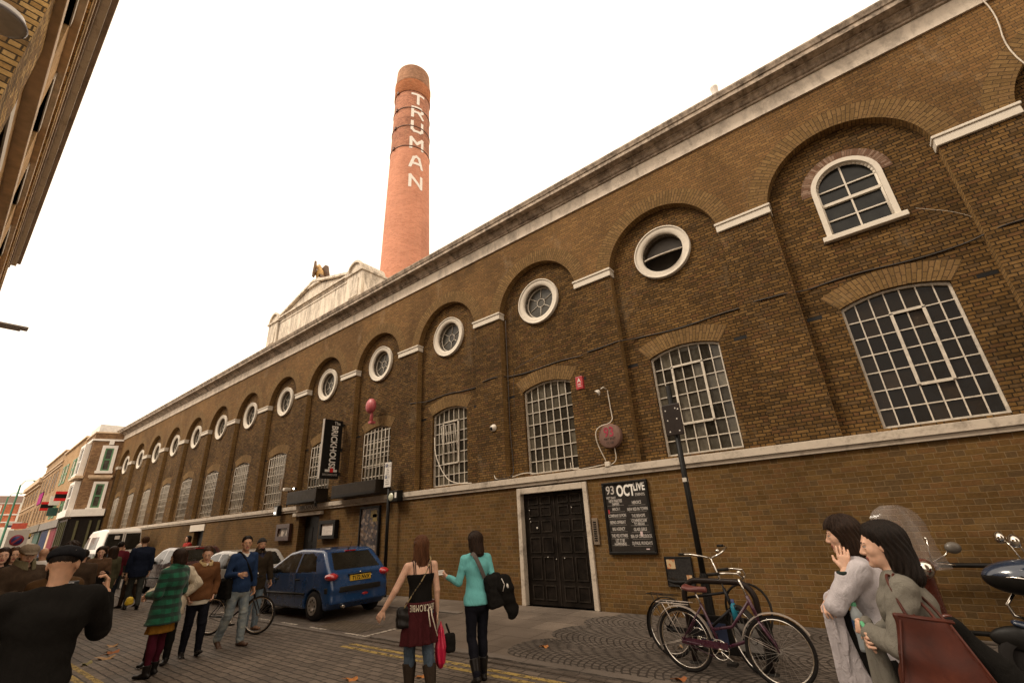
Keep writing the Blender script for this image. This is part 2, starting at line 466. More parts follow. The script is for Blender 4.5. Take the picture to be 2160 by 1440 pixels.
b.face([(-8.75, -3.60, -.008), (-8.15, -3.60, -.008), (-8.15, -3.53, -.008), (-8.75, -3.53, -.008)])
b.face([(-8.15, -3.60, -.008), (-8.07, -3.60, -.008), (-8.07, -2.9, -.008), (-8.15, -2.9, -.008)])
struct('parking_bay_marking', b, M_WHT)
b = MB(); b.face([(x, y, -.007) for x, y in [(-9.95, -3.5), (-8.5, -3.5), (-8.5, -2.85), (-9.95, -2.85)]])
struct('service_cover_patch', b, setts('patched_blocks', (.10, .075, .05), (.15, .115, .08), (.05, .035, .02), .11, .07, .012))
# ------------------------------------------------------------------ the long brick brewery
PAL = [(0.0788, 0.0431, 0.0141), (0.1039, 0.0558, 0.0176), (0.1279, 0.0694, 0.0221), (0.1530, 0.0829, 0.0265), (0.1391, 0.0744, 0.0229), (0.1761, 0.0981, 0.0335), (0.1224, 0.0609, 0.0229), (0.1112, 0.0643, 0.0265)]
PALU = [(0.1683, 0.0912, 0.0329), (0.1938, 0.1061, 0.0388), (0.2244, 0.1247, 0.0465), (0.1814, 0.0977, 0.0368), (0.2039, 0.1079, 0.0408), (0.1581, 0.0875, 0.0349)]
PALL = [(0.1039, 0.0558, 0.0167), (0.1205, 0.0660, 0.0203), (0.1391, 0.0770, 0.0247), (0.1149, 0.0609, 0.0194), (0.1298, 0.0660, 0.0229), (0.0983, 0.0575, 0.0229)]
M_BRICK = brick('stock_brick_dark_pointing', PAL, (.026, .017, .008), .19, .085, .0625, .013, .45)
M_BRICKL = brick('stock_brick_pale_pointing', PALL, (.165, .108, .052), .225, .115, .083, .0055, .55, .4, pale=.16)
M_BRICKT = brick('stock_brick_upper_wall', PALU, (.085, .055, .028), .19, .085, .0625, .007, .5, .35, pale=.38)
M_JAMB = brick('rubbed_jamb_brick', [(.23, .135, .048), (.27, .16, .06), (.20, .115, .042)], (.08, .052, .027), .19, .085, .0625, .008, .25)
M_VOUS = brick('gauged_arch_brick', [(.175, .104, .040), (.210, .126, .050), (.155, .092, .036), (.190, .112, .046)], (.070, .044, .022), .27, .12, .068, .007, .3)
M_STUC = render_white('weathered_frieze', c=(.74, .64, .52), lo=.33, hi=.54, amt=.65)
M_CORN = render_white('weathered_cornice', c=(.52, .42, .32), dirt=(.075, .052, .034), lo=.40, hi=.58, amt=.88, streak=(1.5, 1, .8), scale=3)
M_BAND = render_white('weathered_band', c=(.52, .44, .35), lo=.33, hi=.50, amt=.7, streak=(.8, 1, 1), scale=4)
M_FRAME = plain('white_window_paint', (.50, .44, .36), .6, .22, 14, .2)
M_RING = render_white('white_ring_paint', c=(.68, .61, .51), lo=.28, hi=.42, amt=.5, streak=(1, 1, 1), scale=5, bump=.1)
M_GLASS = glass_dark('old_window_glass', (.050, .044, .033), .2, .5, 3, .25)
M_GLASS2 = glass_dark('dim_window_glass', (.012, .008, .005), .15, .6, 3, .15)
M_BLACK = plain('black_paint', (.008, .007, .006), .45, .3, 12, .1)
M_IRON = plain('dark_iron', (.02, .018, .016), .5, .3, 10)

BP, BX0 = 3.6057, .9596
HW, ZS, REC = 1.307, 7.35, .19
ZA = ZS + HW
ZBT, ZBB, ZFB, ZCT = 2.79, 2.575, 9.68, 10.54
XL, XR = -48.25, 8.2
BAYS = list(range(-1, 14))
def bx(i): return BX0 - BP * i

brewery = empty('brewery_building', (0, 0, 0), 0, 'long dark yellow brick brewery with arched bays, round windows and pale cornice', 'building')

def q4(b, a, c, d, e, m=0): b.face([a, c, d, e], m=m)
def rectY(b, x0, x1, z0, z1, y, m=0): b.face([(x0, y, z0), (x1, y, z0), (x1, y, z1), (x0, y, z1)], m=m)

def arcpts(cx, cz, r, a0, a1, n):
    return [(cx + r * math.cos(a), cz + r * math.sin(a)) for a in np.linspace(a0, a1, n)]

def panel_hole(b, x0, x1, z0, z1, y, up, lo, depth, m=0, rev=0):
    """wall x0..x1 by z0..z1 with one hole whose upper edge is up and lower edge lo (lists of (x,z), left to right)"""
    xl, xr = up[0][0], up[-1][0]
    rectY(b, x0, xl, z0, z1, y, m); rectY(b, xr, x1, z0, z1, y, m)
    for p, q in zip(up[:-1], up[1:]): b.face([(p[0], y, p[1]), (q[0], y, q[1]), (q[0], y, z1), (p[0], y, z1)], m=m)
    for p, q in zip(lo[:-1], lo[1:]): b.face([(p[0], y, z0), (q[0], y, z0), (q[0], y, q[1]), (p[0], y, p[1])], m=m)
    loop = up + lo[::-1]
    for p, q in zip(loop, loop[1:] + loop[:1]):
        if abs(p[0] - q[0]) + abs(p[1] - q[1]) > 1e-5:
            b.face([(p[0], y, p[1]), (p[0], y + depth, p[1]), (q[0], y + depth, q[1]), (q[0], y, q[1])], m=rev)

WHW, WZ0, WZJ, WRISE = .745, 2.86, 5.02, .15
WR = (WHW ** 2 + WRISE ** 2) / (2 * WRISE); WTH = math.asin(WHW / WR)
def seg_arch(xc, n=13): return [(xc + WR * math.sin(t), WZJ + WRISE - WR + WR * math.cos(t)) for t in np.linspace(-WTH, WTH, n)]
RZ, RIN, ROUT = 7.50, .485, .665
AHW, AZ0, AZS = .50, 6.44, 7.44        # arched sash window in the first bay

low = MB()      # wall below the band: openings for the doors
openings = [(-28.35, -27.1, 2.2), (-17.83, -16.4, 2.39), (-7.2, -5.25, ZBB - .02)]
x = XL
for a, c, h in openings:
    rectY(low, x, a, -.2, ZBB + .05, 0); rectY(low, a, c, h, ZBB + .05, 0)
    d = .28
    for xx in (a, c): low.face([(xx, 0, -.2), (xx, d, -.2), (xx, d, h), (xx, 0, h)])
    low.face([(a, 0, h), (a, d, h), (c, d, h), (c, 0, h)])
    x = c
rectY(low, x, XR, -.2, ZBB + .05, 0)
low.face([(XL, 0, -.2), (XL, 0, ZFB), (XL, 14, ZFB), (XL, 14, -.2)])
low.build('lower_wall', M_BRICKL, brewery)

pier = MB(); upper = MB(); pan = MB(); jamb = MB()
xs_prev = XR
for i in BAYS:
    xc = bx(i)
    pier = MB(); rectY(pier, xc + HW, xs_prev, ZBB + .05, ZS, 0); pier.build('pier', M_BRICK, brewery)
    rectY(upper, xc + HW, xs_prev, ZS, ZFB, 0)
    xs_prev = xc - HW
    up = arcpts(xc, ZS, HW, math.pi, 0, 29)
    for p, q in zip(up[:-1], up[1:]):
        upper.face([(p[0], 0, p[1]), (q[0], 0, q[1]), (q[0], 0, ZFB), (p[0], 0, ZFB)])
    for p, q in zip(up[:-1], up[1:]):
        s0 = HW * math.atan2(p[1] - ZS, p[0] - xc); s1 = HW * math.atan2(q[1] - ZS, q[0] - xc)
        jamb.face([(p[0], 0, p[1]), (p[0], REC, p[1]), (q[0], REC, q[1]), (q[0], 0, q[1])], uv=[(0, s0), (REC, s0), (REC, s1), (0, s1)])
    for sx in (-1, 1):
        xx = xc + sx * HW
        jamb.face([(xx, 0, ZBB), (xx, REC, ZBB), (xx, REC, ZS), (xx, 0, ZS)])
    # recessed panel
    panel_hole(pan, xc - HW - .02, xc + HW + .02, ZBB, 5.35, REC, seg_arch(xc), [(p[0], WZ0) for p in seg_arch(xc)], .14)
    if i == 0:
        up = [(xc - AHW, AZS)] + arcpts(xc, AZS, AHW, math.pi, 0, 21)[1:-1] + [(xc + AHW, AZS)]
        panel_hole(pan, xc - HW - .02, xc + HW + .02, 5.35, ZA + .05, REC, up, [(p[0], AZ0) for p in up], .16)
    else:
        t = np.linspace(math.pi, 0, 25)
        panel_hole(pan, xc - HW - .02, xc + HW + .02, 5.35, ZA + .05, REC, [(xc + RIN * math.cos(a), RZ + RIN * math.sin(a)) for a in t], [(xc + RIN * math.cos(a), RZ - RIN * math.sin(a)) for a in t], .2)
pier = MB(); rectY(pier, XL, xs_prev, ZBB + .05, ZS, 0); pier.build('pier', M_BRICK, brewery); rectY(upper, XL, xs_prev, ZS, ZFB, 0)
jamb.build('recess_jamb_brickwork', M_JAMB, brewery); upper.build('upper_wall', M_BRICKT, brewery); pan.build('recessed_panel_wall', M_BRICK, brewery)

# brick arches standing a few mm proud
for i in BAYS:
    arch = MB(); xc = bx(i); n = 40
    for k in range(n):
        a, c = math.pi * k / n, math.pi * (k + 1) / n
        r0, r1 = HW, HW + .37
        P = lambda r, t: (xc + r * math.cos(t), -.005, ZS + r * math.sin(t))
        arch.face([P(r0, a), P(r1, a), P(r1, c), P(r0, c)][::-1], uv=[(0, a * 1.45), (.37, a * 1.45), (.37, c * 1.45), (0, c * 1.45)][::-1])
    arch.build('arch_brickwork', M_VOUS, brewery)
for i in BAYS:
    head = MB(); xc = bx(i); n = 12; cz = WZJ + WRISE - WR; T = WTH * 1.02
    for k in range(n):
        a, c = -T + 2 * T * k / n, -T + 2 * T * (k + 1) / n
        def P(r, t, f=1.0): return (xc + r * math.sin(t * f), REC - .005, cz + r * math.cos(t * f))
        head.face([P(WR, a), P(WR, c), P(WR + .36, c, 1.10), P(WR + .36, a, 1.10)], uv=[(0, a * 2.2), (0, c * 2.2), (.36, c * 2.2), (.36, a * 2.2)])
    head.build('window_head_brickwork', M_VOUS, brewery)

# band, frieze, cornice
b = MB(); b.box(XL - .03, XR, -.10, REC + .12, ZBB + .075, ZBT); b.box(XL - .01, XR, -.055, .0, ZBB, ZBB + .073)
b.build('band_course', M_BAND, brewery, bevel=.008)
b = MB(); b.box(XL - .04, XR, -.045, .12, ZFB, 10.05); b.build('frieze', M_STUC, brewery)
prof = [(-.05, 10.05), (-.09, 10.06), (-.09, 10.10), (-.13, 10.12), (-.17, 10.17), (-.22, 10.20), (-.24, 10.20), (-.24, 10.24), (-.42, 10.25), (-.42, 10.35), (-.445, 10.36), (-.46, 10.40), (-.485, 10.45), (-.485, 10.485), (-.30, 10.53), (.0, 10.56), (.5, 10.60), (.5, 10.05)]
b = MB()
nx = 60
for k in range(nx):
    xa, xb = XL - .35 + (XR - XL + .35) * k / nx, XL - .35 + (XR - XL + .35) * (k + 1) / nx
    for p, q in zip(prof[:-1], prof[1:]):
        b.face([(xb, p[0], p[1]), (xa, p[0], p[1]), (xa, q[0], q[1]), (xb, q[0], q[1])])
b.face([(XL - .35, p[0], p[1]) for p in prof])
b.build('cornice', M_CORN, brewery)
b = MB(); b.box(XL - .05, XR, .5, 16, 8, 10.56); b.box(XL - .02, XR, .44, 14, -.2, 8)
b.build('roof', plain('roof_lead', (.12, .11, .10), .7), brewery)
# imposts
edges = [XR] + [v for i in BAYS for v in (bx(i) + HW, bx(i) - HW)] + [XL]
for k in range(0, len(edges), 2):
    xa, xb = edges[k + 1], edges[k]
    b = MB()
    b.box(xa - .05, xb + .05, -.075, REC - .002, 7.475, 7.53); b.box(xa - .03, xb + .03, -.05, REC - .002, 7.32, 7.475)
    b.build('impost', M_RING, brewery, bevel=.012)

# windows
def barred(i, guard, casement=None, open_=0.0):
    xc = bx(i); y = REC + .075
    fr = MB(); ou = seg_arch(xc, 13); t = .038
    inn = [(xc + (p[0] - xc) * (1 - t / WHW), p[1] - t) for p in ou]
    path = [(xc - WHW, WZ0)] + ou + [(xc + WHW, WZ0)]
    pin = [(xc - WHW + t, WZ0 + t)] + inn + [(xc + WHW - t, WZ0 + t)]
    for a, c, d, e in zip(path, path[1:] + path[:1], pin[1:] + pin[:1], pin):
        fr.face([(a[0], y, a[1]), (c[0], y, c[1]), (d[0], y, d[1]), (e[0], y, e[1])])
        fr.face([(e[0], y, e[1]), (d[0], y, d[1]), (d[0], y + .05, d[1]), (e[0], y + .05, e[1])])
    w = fr.build('barred_window', M_FRAME, brewery)
    def top(x): return WZJ + WRISE - WR + math.sqrt(max(0, WR * WR - (x - xc) ** 2)) - .03
    bars = MB(); nc, nr = 7, 7
    cw = 2 * WHW / nc; rh = (WZJ + .02 - WZ0) / nr
    cs = None
    if casement: cs = (xc - WHW + casement[0] * cw, xc - WHW + casement[1] * cw, WZ0 + casement[2] * rh, WZ0 + casement[3] * rh)
    j = .0095
    for k in range(1, nc):
        xx = xc - WHW + k * cw
        bars.box(xx - j, xx + j, y + .012, y + .04, WZ0 + t, top(xx))
    for k in range(1, nr):
        zz = WZ0 + k * rh
        bars.box(xc - WHW + t, xc + WHW - t, y + .016, y + .044, zz - j, zz + j)
    bars.build('glazing_bars', M_FRAME, w)
    pl = [(xc - WHW, WZ0), (xc + WHW, WZ0)] + ou[::-1]
    g = MB(); g.face([(p[0], y + .05, p[1]) for p in pl], uv=[((p[0] - xc + WHW) / cw, (p[1] - WZ0) / rh) for p in pl])
    g.build('pane', pane_glass('dark_old_panes', (.013, .009, .006), .16) if i <= 0 else pane_glass('grey_old_panes', (.050, .043, .031), .3), w)
    if casement:
        c = MB(); a0, a1, z0, z1 = cs; f = .045
        for bb in ((a0 - f / 2, a0 + f / 2, z0, z1), (a1 - f / 2, a1 + f / 2, z0, z1), (a0 + f / 2, a1 - f / 2, z0 - f / 2, z0 + f / 2), (a0 - f / 2, a1 + f / 2, z1 - f / 2, z1 + f / 2)):
            c.box(bb[0], bb[1], y - .02, y + .011, bb[2], bb[3])
        if open_:
            dz = z1 - z0; nn = casement[1] - casement[0]
            for k in range(nn + 1):
                xx = a0 + f / 2 + (a1 - a0 - f) * k / nn
                c.tube([(xx, y, z0 + .04), (xx, y - open_, z1 - .12)], .012, 4)
            for k in range(1, 5): 
                tt = k / 4; c.tube([(a0 + .03, y - open_ * tt, z0 + .04 + (dz - .16) * tt), (a1 - .03, y - open_ * tt, z0 + .04 + (dz - .16) * tt)], .011, 4)
        c.build('casement', M_FRAME, w)
    if guard:
        gb = MB()
        for k in range(0, 8):
            xx = xc - WHW + .04 + (2 * WHW - .08) * k / 7
            gb.tube([(xx, REC - .03, WZ0 + .0), (xx, REC - .03, top(xx) - .06)], .013, 5)
        for k in range(0, 6):
            zz = WZ0 + .22 + k * .38; gb.box(xc - WHW, xc + WHW, REC - .017, REC - .006, zz - .014, zz + .014)
        gb.build('guard_bars', M_FRAME, w)
    return w

for i in BAYS:
    barred(i, i >= 4, {0: (3, 5, 2, 6), 1: (2, 5, 2, 6), 3: (2, 5, 2, 6)}.get(i), .13 if i == 3 else 0)

def ring_window(i):
    xc = bx(i); y = REC
    b = MB(); pr = [(RIN + .0, .16), (RIN, -.035), (RIN + .02, -.06), (RIN + .10, -.075), (ROUT - .03, -.075), (ROUT - .03, -.09), (ROUT, -.09), (ROUT, .01)]
    b.lathe([(r, h) for r, h in pr], (xc, y, RZ), (0, 1, 0), 48)
    w = b.build('round_window', M_RING, brewery)
    sp = MB(); wheel = [(.12, -.012), (.135, -.012), (.135, .012), (.12, .012)]
    tilt = R(-63) if i == 1 else 0.0
    yc = y + .11
    T = Matrix.Translation((xc, yc, RZ)) @ Matrix.Rotation(tilt, 4, 'X')
    def tr(p): return tuple(T @ Vector(p))
    sp2 = MB()
    for rr, wd in ((.125, .012), (RIN - .03, .02)):
        pts = [tr((rr * math.cos(a), 0, rr * math.sin(a))) for a in np.linspace(0, 2 * math.pi, 33)[:-1]]
        sp2.tube(pts, wd, 6, closed=True)
    for k in range(6):
        a = R(25 + 60 * k)
        sp2.tube([tr((.125 * math.cos(a), 0, .125 * math.sin(a))), tr(((RIN - .03) * math.cos(a), 0, (RIN - .03) * math.sin(a)))], .011, 5)
    sp2.build('spoked_sash', M_FRAME, w)
    g = MB(); g.face([tr(((RIN - .02) * math.cos(a), .012, (RIN - .02) * math.sin(a))) for a in np.linspace(0, 2 * math.pi, 37)[:-1]])
    g.build('pane', M_GLASS, w)
    if i == 1:
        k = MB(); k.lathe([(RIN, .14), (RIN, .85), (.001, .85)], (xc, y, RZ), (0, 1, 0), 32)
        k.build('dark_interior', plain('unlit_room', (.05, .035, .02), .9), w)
for i in BAYS:
    if i != 0: ring_window(i)

# arched sash window of the first bay
xc = bx(0)
def aw(h, z0, n=21): return [(xc - h, z0)] + arcpts(xc, AZS, h, math.pi, 0, n) + [(xc + h, z0)]
b = MB(); o1, o2 = aw(AHW + .055, AZ0), aw(AHW - .03, AZ0)
for (p, q, r_, s_) in zip(o1, o1[1:], o2[1:], o2):
    y0, y1 = REC - .03, REC + .12
    b.face([(p[0], y0, p[1]), (q[0], y0, q[1]), (r_[0], y0, r_[1]), (s_[0], y0, s_[1])])
    b.face([(s_[0], y0, s_[1]), (r_[0], y0, r_[1]), (r_[0], y1, r_[1]), (s_[0], y1, s_[1])])
    b.face([(p[0], y0, p[1]), (p[0], REC + .01, p[1]), (q[0], REC + .01, q[1]), (q[0], y0, q[1])])
w = b.build('arched_window', M_RING, brewery)
b = MB(); b.box(xc - AHW - .13, xc + AHW + .13, REC - .10, REC + .16, AZ0 - .10, AZ0); b.build('sill', M_RING, w, bevel=.01)
b = MB(); h = AHW - .03; yb = REC + .075
for pth in (aw(h, AZ0 + .005),):
    for (p, q) in zip(pth, pth[1:]): b.tube([(p[0], yb, p[1]), (q[0], yb, q[1])], .032, 6)
b.box(xc - h, xc + h, yb - .02, yb + .03, AZ0 + .0, AZ0 + .06)
b.box(xc - h, xc + h, yb - .03, yb + .03, 7.12, 7.18); b.box(xc - .014, xc + .014, yb - .01, yb + .02, AZ0 + .06, AZS + h)
for zz in (6.80, 7.46): b.box(xc - h, xc + h, yb - .008, yb + .018, zz - .012, zz + .012)
b.build('sash', M_RING, w)
g = MB(); g.face([(p[0], REC + .11, p[1]) for p in aw(h, AZ0)][::-1]); g.build('pane', glass_dark('sash_glass', (.014, .014, .012), .06, .5, 3, .25), w)
b = MB(); n = 22
for k in range(n):
    a, c = math.pi * k / n, math.pi * (k + 1) / n
    P = lambda r, t: (xc + r * math.cos(t), REC - .006, AZS + r * math.sin(t))
    b.face([P(AHW + .055, c), P(AHW + .055, a), P(AHW + .22, a), P(AHW + .22, c)], uv=[(0, c * 1.1), (0, a * 1.1), (.2, a * 1.1), (.2, c * 1.1)])
b.build('sash_head_brickwork', brick('pinkish_arch_brick', [(.20, .12, .08), (.26, .17, .12), (.15, .08, .05)], (.10, .07, .045), .27, .12, .07, .006, .3), brewery)
# joist pockets beside the window heads
for i in BAYS[:10]:
    for sx in (-1, 1):
        b = MB(); xa = bx(i) + sx * 1.16; b.box(xa - .12, xa + .12, REC - .004, REC + .02, 4.93, 5.0)
        b.build('joist_pocket', M_BLACK, brewery)

# double door
fr = MB()
fr.box(-7.22, -7.11, -.05, .1, 0, ZBB - .04); fr.box(-5.345, -5.235, -.05, .1, 0, ZBB - .04); fr.box(-7.11, -5.345, -.05, .1, 2.40, ZBB - .04)
dr = MB(); dr.box(-7.11, -5.345, .10, .16, 0.02, 2.40)
dd = dr.build('double_door', plain('worn_black_door_paint', (.012, .009, .007), .5, .5, 5, .3), brewery)
fr.build('frame', M_BAND, dd, bevel=.01)
mo = MB()
for xa, xb in ((-7.05, -6.25), (-6.2, -5.41)):
    for z0, z1 in ((.12, .42), (.52, 1.0), (1.08, 1.42), (1.52, 1.78), (1.88, 2.08), (2.14, 2.32)):
        for c in (((xa + .08), (xa + xb) / 2 - .03), ((xa + xb) / 2 + .03, xb - .08)):
            for bb in ((c[0], c[1], z0, z0 + .022), (c[0], c[1], z1 - .022, z1), (c[0], c[0] + .022, z0 + .022, z1 - .022), (c[1] - .022, c[1], z0 + .022, z1 - .022)):
                mo.box(bb[0], bb[1], .082, .10, bb[2], bb[3])
mo.box(-6.235, -6.215, .085, .10, .02, 2.4)
mo.build('panel_moulding', plain('worn_black_moulding', (.022, .017, .013), .45, .5, 5), dd)
for px, pz in ((-6.75, 1.62), (-6.95, 1.83), (-6.95, 2.02), (-5.75, 2.02), (-6.5, .99), (-6.05, .97), (-6.27, .95), (-6.93, 1.76)):
    st = MB(); st.lathe([(.012 if px != -6.75 else .022, 0), (.001, -.008)], (px, .082, pz), (0, 1, 0), 8)
    st.build('stud', plain('pale_metal', (.6, .55, .48), .3), dd)

# pub door
dr = MB(); dr.box(-17.75, -16.45, .24, .3, .02, 2.39)
for z0 in (.3, .9, 1.5): dr.box(-17.6, -17.18, .225, .24, z0, z0 + .5); dr.box(-17.02, -16.6, .225, .24, z0, z0 + .5)
pd = dr.build('pub_door', M_BLACK, brewery)
b = MB(); b.box(-18.12, -16.15, -.14, .02, 2.41, 2.53); b.build('lintel', M_BAND, pd, bevel=.01)
dr = MB(); dr.box(-28.35, -27.1, .22, .28, .02, 2.2); dr.box(-28.1, -27.4, .205, .22, .3, 1.9)
sd_ = dr.build('side_door', M_BLACK, brewery)
b = MB(); b.box(-28.9, -27.0, -.05, .015, 2.2, 2.5); b.build('lintel', M_RING, sd_)

# pediment over the cornice
M_PED = render_white('weathered_pediment', c=(.80, .70, .57), dirt=(.10, .07, .045), lo=.36, hi=.56, amt=.8, streak=(1.6, 1.6, .35), scale=2.6)
pm = MB(); y0, y1 = .02, .85
pm.prism([(-22.35, 10.3), (-16.1, 10.3), (-16.1, 12.18), (-22.35, 12.18)], y0 + .06, y1)
for z0, z1, pr in ((12.18, 12.25, .04), (12.25, 12.33, .12), (12.0, 12.05, .03), (10.58, 10.8, .03)):
    pm.box(-22.4, -16.05, y0 + .06 - pr, y1, z0, z1)
pm.prism([(-22.35, 12.33), (-16.1, 12.33), (-19.25, 13.12)], y0 + .10, y1)
for sx in (-1, 1):
    a, c = (-19.22 + sx * 3.2, 12.33), (-19.22, 13.2)
    L = [a, c] if sx < 0 else [c, a]
    pm.prism([L[0], L[1], (L[1][0], L[1][1] + .12), (L[0][0], L[0][1] + .12)], y0 - .05, y1)
for xa, xb in ((-23.45, -22.4), (-16.1, -15.0)):
    pm.box(xa, xb, y0 - .02, y1 + .35, 10.3, 12.15); pm.box(xa - .07, xb + .07, y0 - .09, y1 + .4, 12.15, 12.24)
    pm.box(xa + .22, xb - .22, y0 - .045, y0 - .018, 11.0, 11.85)
    mid, r_ = (xa + xb) / 2, (xb - xa) / 2
    pm.prism(arcpts(mid, 12.24, r_ - .03, 0, math.pi, 17), y0 + .02, y1 + .35)
    pm.prism(arcpts(mid, 12.24, r_, 0, math.pi, 17) + arcpts(mid, 12.24, r_ - .1, math.pi, 0, 17), y0 - .07, y0 + .03)
for sx, xa in ((-1, -23.45), (1, -15.0)):
    pts = [(xa, 10.3)] + [(xa + sx * 1.25 * (1 - math.sin(t)), 11.75 - 1.3 * (1 - math.cos(t))) for t in np.linspace(0, math.pi / 2, 12)][::-1] + [(xa, 11.75)]
    pts = [(xa, 10.3), (xa + sx * 1.25, 10.3)] + [(xa + sx * 1.25 * (1 - math.sin(t)), 11.85 - 1.4 * math.cos(t)) for t in np.linspace(0, math.pi / 2, 12)]
    if sx > 0: pts = pts[::-1]
    pm.prism(pts, y0 + .1, y1)
pm.prism([(-19.75, 13.0), (-18.6, 13.0), (-18.75, 13.3), (-19.6, 13.3)], y0 - .02, y1)
pm.build('pediment', M_PED, brewery, weld=False)
# ------------------------------------------------------------------ chimney
M_CHIM = brick('red_chimney_brick', [(.60, .255, .155), (.66, .29, .18), (.55, .225, .135), (.63, .27, .17)], (.56, .32, .22), .3, .14, .1, .012, .22, .22)
M_CHIMD = brick('sooty_chimney_brick', [(.46, .205, .13), (.52, .235, .15), (.38, .17, .11), (.54, .25, .155)], (.22, .12, .08), .3, .14, .1, .012, .4, .3)
M_CHIMC = brick('dark_cap_brick', [(.34, .175, .10), (.40, .21, .125), (.28, .14, .08)], (.16, .10, .06), .3, .14, .1, .012, .35, .3)
CX, CY = -28.6, 12.7
ch = empty('chimney_stack', (CX, CY, 0), 0, 'tall tapering red brick factory chimney with white vertical lettering', 'chimney')
CZT = 48.0
def crad(z): return 2.46 - (2.46 - 1.70) * min(1, max(0, (z - 8) / (CZT - 8)))
def cyl_part(name, zs, m, extra=0, parent=ch):
    b = MB(); n = 48
    for z0, z1 in zip(zs[:-1], zs[1:]):
        for k in range(n):
            a, c = 2 * math.pi * k / n, 2 * math.pi * (k + 1) / n
            e0 = extra if np.isscalar(extra) else extra[zs.index(z0)]; e1 = extra if np.isscalar(extra) else extra[zs.index(z1)]
            P = lambda t, z, e: ((crad(z) + e) * math.cos(t), (crad(z) + e) * math.sin(t), z)
            b.mesh([P(a, z0, e0), P(c, z0, e0), P(c, z1, e1), P(a, z1, e1)], [(0, 1, 2, 3)], 0, True, [(a * 2, z0), (c * 2, z0), (c * 2, z1), (a * 2, z1)])
    return b.build(name, m, parent, weld=True)
cyl_part('shaft', [0, 12, 20, 28, 36.2], M_CHIM)
cyl_part('upper_shaft', [36.2, 40, 43.8], M_CHIMD)
cyl_part('orange_collar', [43.8, 43.85, 45.45, 45.5], brick('orange_brick', [(.58, .22, .10), (.64, .26, .13), (.52, .19, .09)], (.46, .23, .13), .3, .14, .1, .012, .2), [0.0, .10, .10, .14])
cyl_part('cap', [45.5, 45.85, 45.9, 47.8, 48.0], M_CHIMC, [.14, .14, .08, .02, -.2])
b = MB(); b.lathe([(crad(48.0) - .2, 48.0), (.9, 48.0), (.9, 46)], (0, 0, 0), n=32); b.build('flue', M_BLACK, ch)
for z in (36.1, 38.8, 41.3, 43.8):
    b = MB(); b.lathe([(crad(z) - .02, z), (crad(z) + .05, z + .01), (crad(z) + .05, z + .11), (crad(z) - .02, z + .12)], n=48)
    b.box(-.12, .12, -crad(z) - .16, -crad(z), z - .1, z + .2)
    b.build('iron_hoop', plain('rusty_iron', (.12, .05, .028), .7), ch)
M_WB = plain('white_glazed_brick', (.80, .74, .66), .4, .1, 5)
CA = math.atan2(-9.29 - CY, 0 - CX) + R(18)            # the letters face the street corner
STROKES = {'T': [((-1, 1), (1, 1)), ((0, 1), (0, -1))],
           'R': [((-.9, -1), (-.9, 1)), ((-.9, 1), (.5, 1)), ((.5, 1), (.9, .65)), ((.9, .65), (.9, .3)), ((.9, .3), (.5, 0)), ((.5, 0), (-.9, 0)), ((.1, 0), (.95, -1))],
           'U': [((-.9, 1), (-.9, -.6)), ((-.9, -.6), (-.5, -1)), ((-.5, -1), (.5, -1)), ((.5, -1), (.9, -.6)), ((.9, -.6), (.9, 1))],
           'M': [((-1, -1), (-1, 1)), ((-1, 1), (0, -.1)), ((0, -.1), (1, 1)), ((1, 1), (1, -1))],
           'A': [((-1, -1), (-.45, .75)), ((-.45, .75), (0, 1)), ((0, 1), (.45, .75)), ((.45, .75), (1, -1)), ((-.7, -.35), (.7, -.35))],
           'N': [((-.95, -1), (-.95, 1)), ((-.95, 1), (.95, -1)), ((.95, -1), (.95, 1))]}
for chh, z in zip('TRUMAN', (42.75, 40.85, 38.85, 36.65, 34.3, 31.9)):
    b = MB(); hw, hh, tk = .58, .64, .14
    for p, q in STROKES[chh]:
        p = np.array([p[0] * hw, p[1] * hh]); q = np.array([q[0] * hw, q[1] * hh]); d = unit(q - p); nn = np.array([-d[1], d[0]]) * tk
        p = p - d * tk * .9; q = q + d * tk * .9
        n = 6
        for k in range(n):
            A, B = p + (q - p) * k / n, p + (q - p) * (k + 1) / n
            P = lambda v, e=.02: ((crad(z + v[1]) + e) * math.cos(CA + v[0] / crad(z)), (crad(z + v[1]) + e) * math.sin(CA + v[0] / crad(z)), z + v[1])
            b.face([P(A - nn), P(B - nn), P(B + nn), P(A + nn)])
    b.build('painted_letter', M_WB, ch)

# ------------------------------------------------------------------ brick corner building on the near side
M_NEAR = brick('near_ochre_brick', [(.44, .26, .09), (.56, .35, .13), (.34, .20, .08), (.62, .40, .16), (.28, .17, .07)], (.08, .055, .03), .20, .095, .072, .011, .5, .9, .9)
M_NEAR2 = brick('near_tan_brick', [(.46, .28, .12), (.54, .34, .16), (.40, .24, .10)], (.44, .30, .17), ms=.008, soot=.3)
M_STONE = plain('tan_stone', (.60, .45, .30), .8, .25, 4, .4)
M_REDW = plain('maroon_window_paint', (.05, .018, .012), .4, .3)
lb = empty('corner_brick_building', (-5.35, -9.79, 0), R(-.8), 'ochre brick corner building with a deep eaves cornice at the near street corner', 'building')
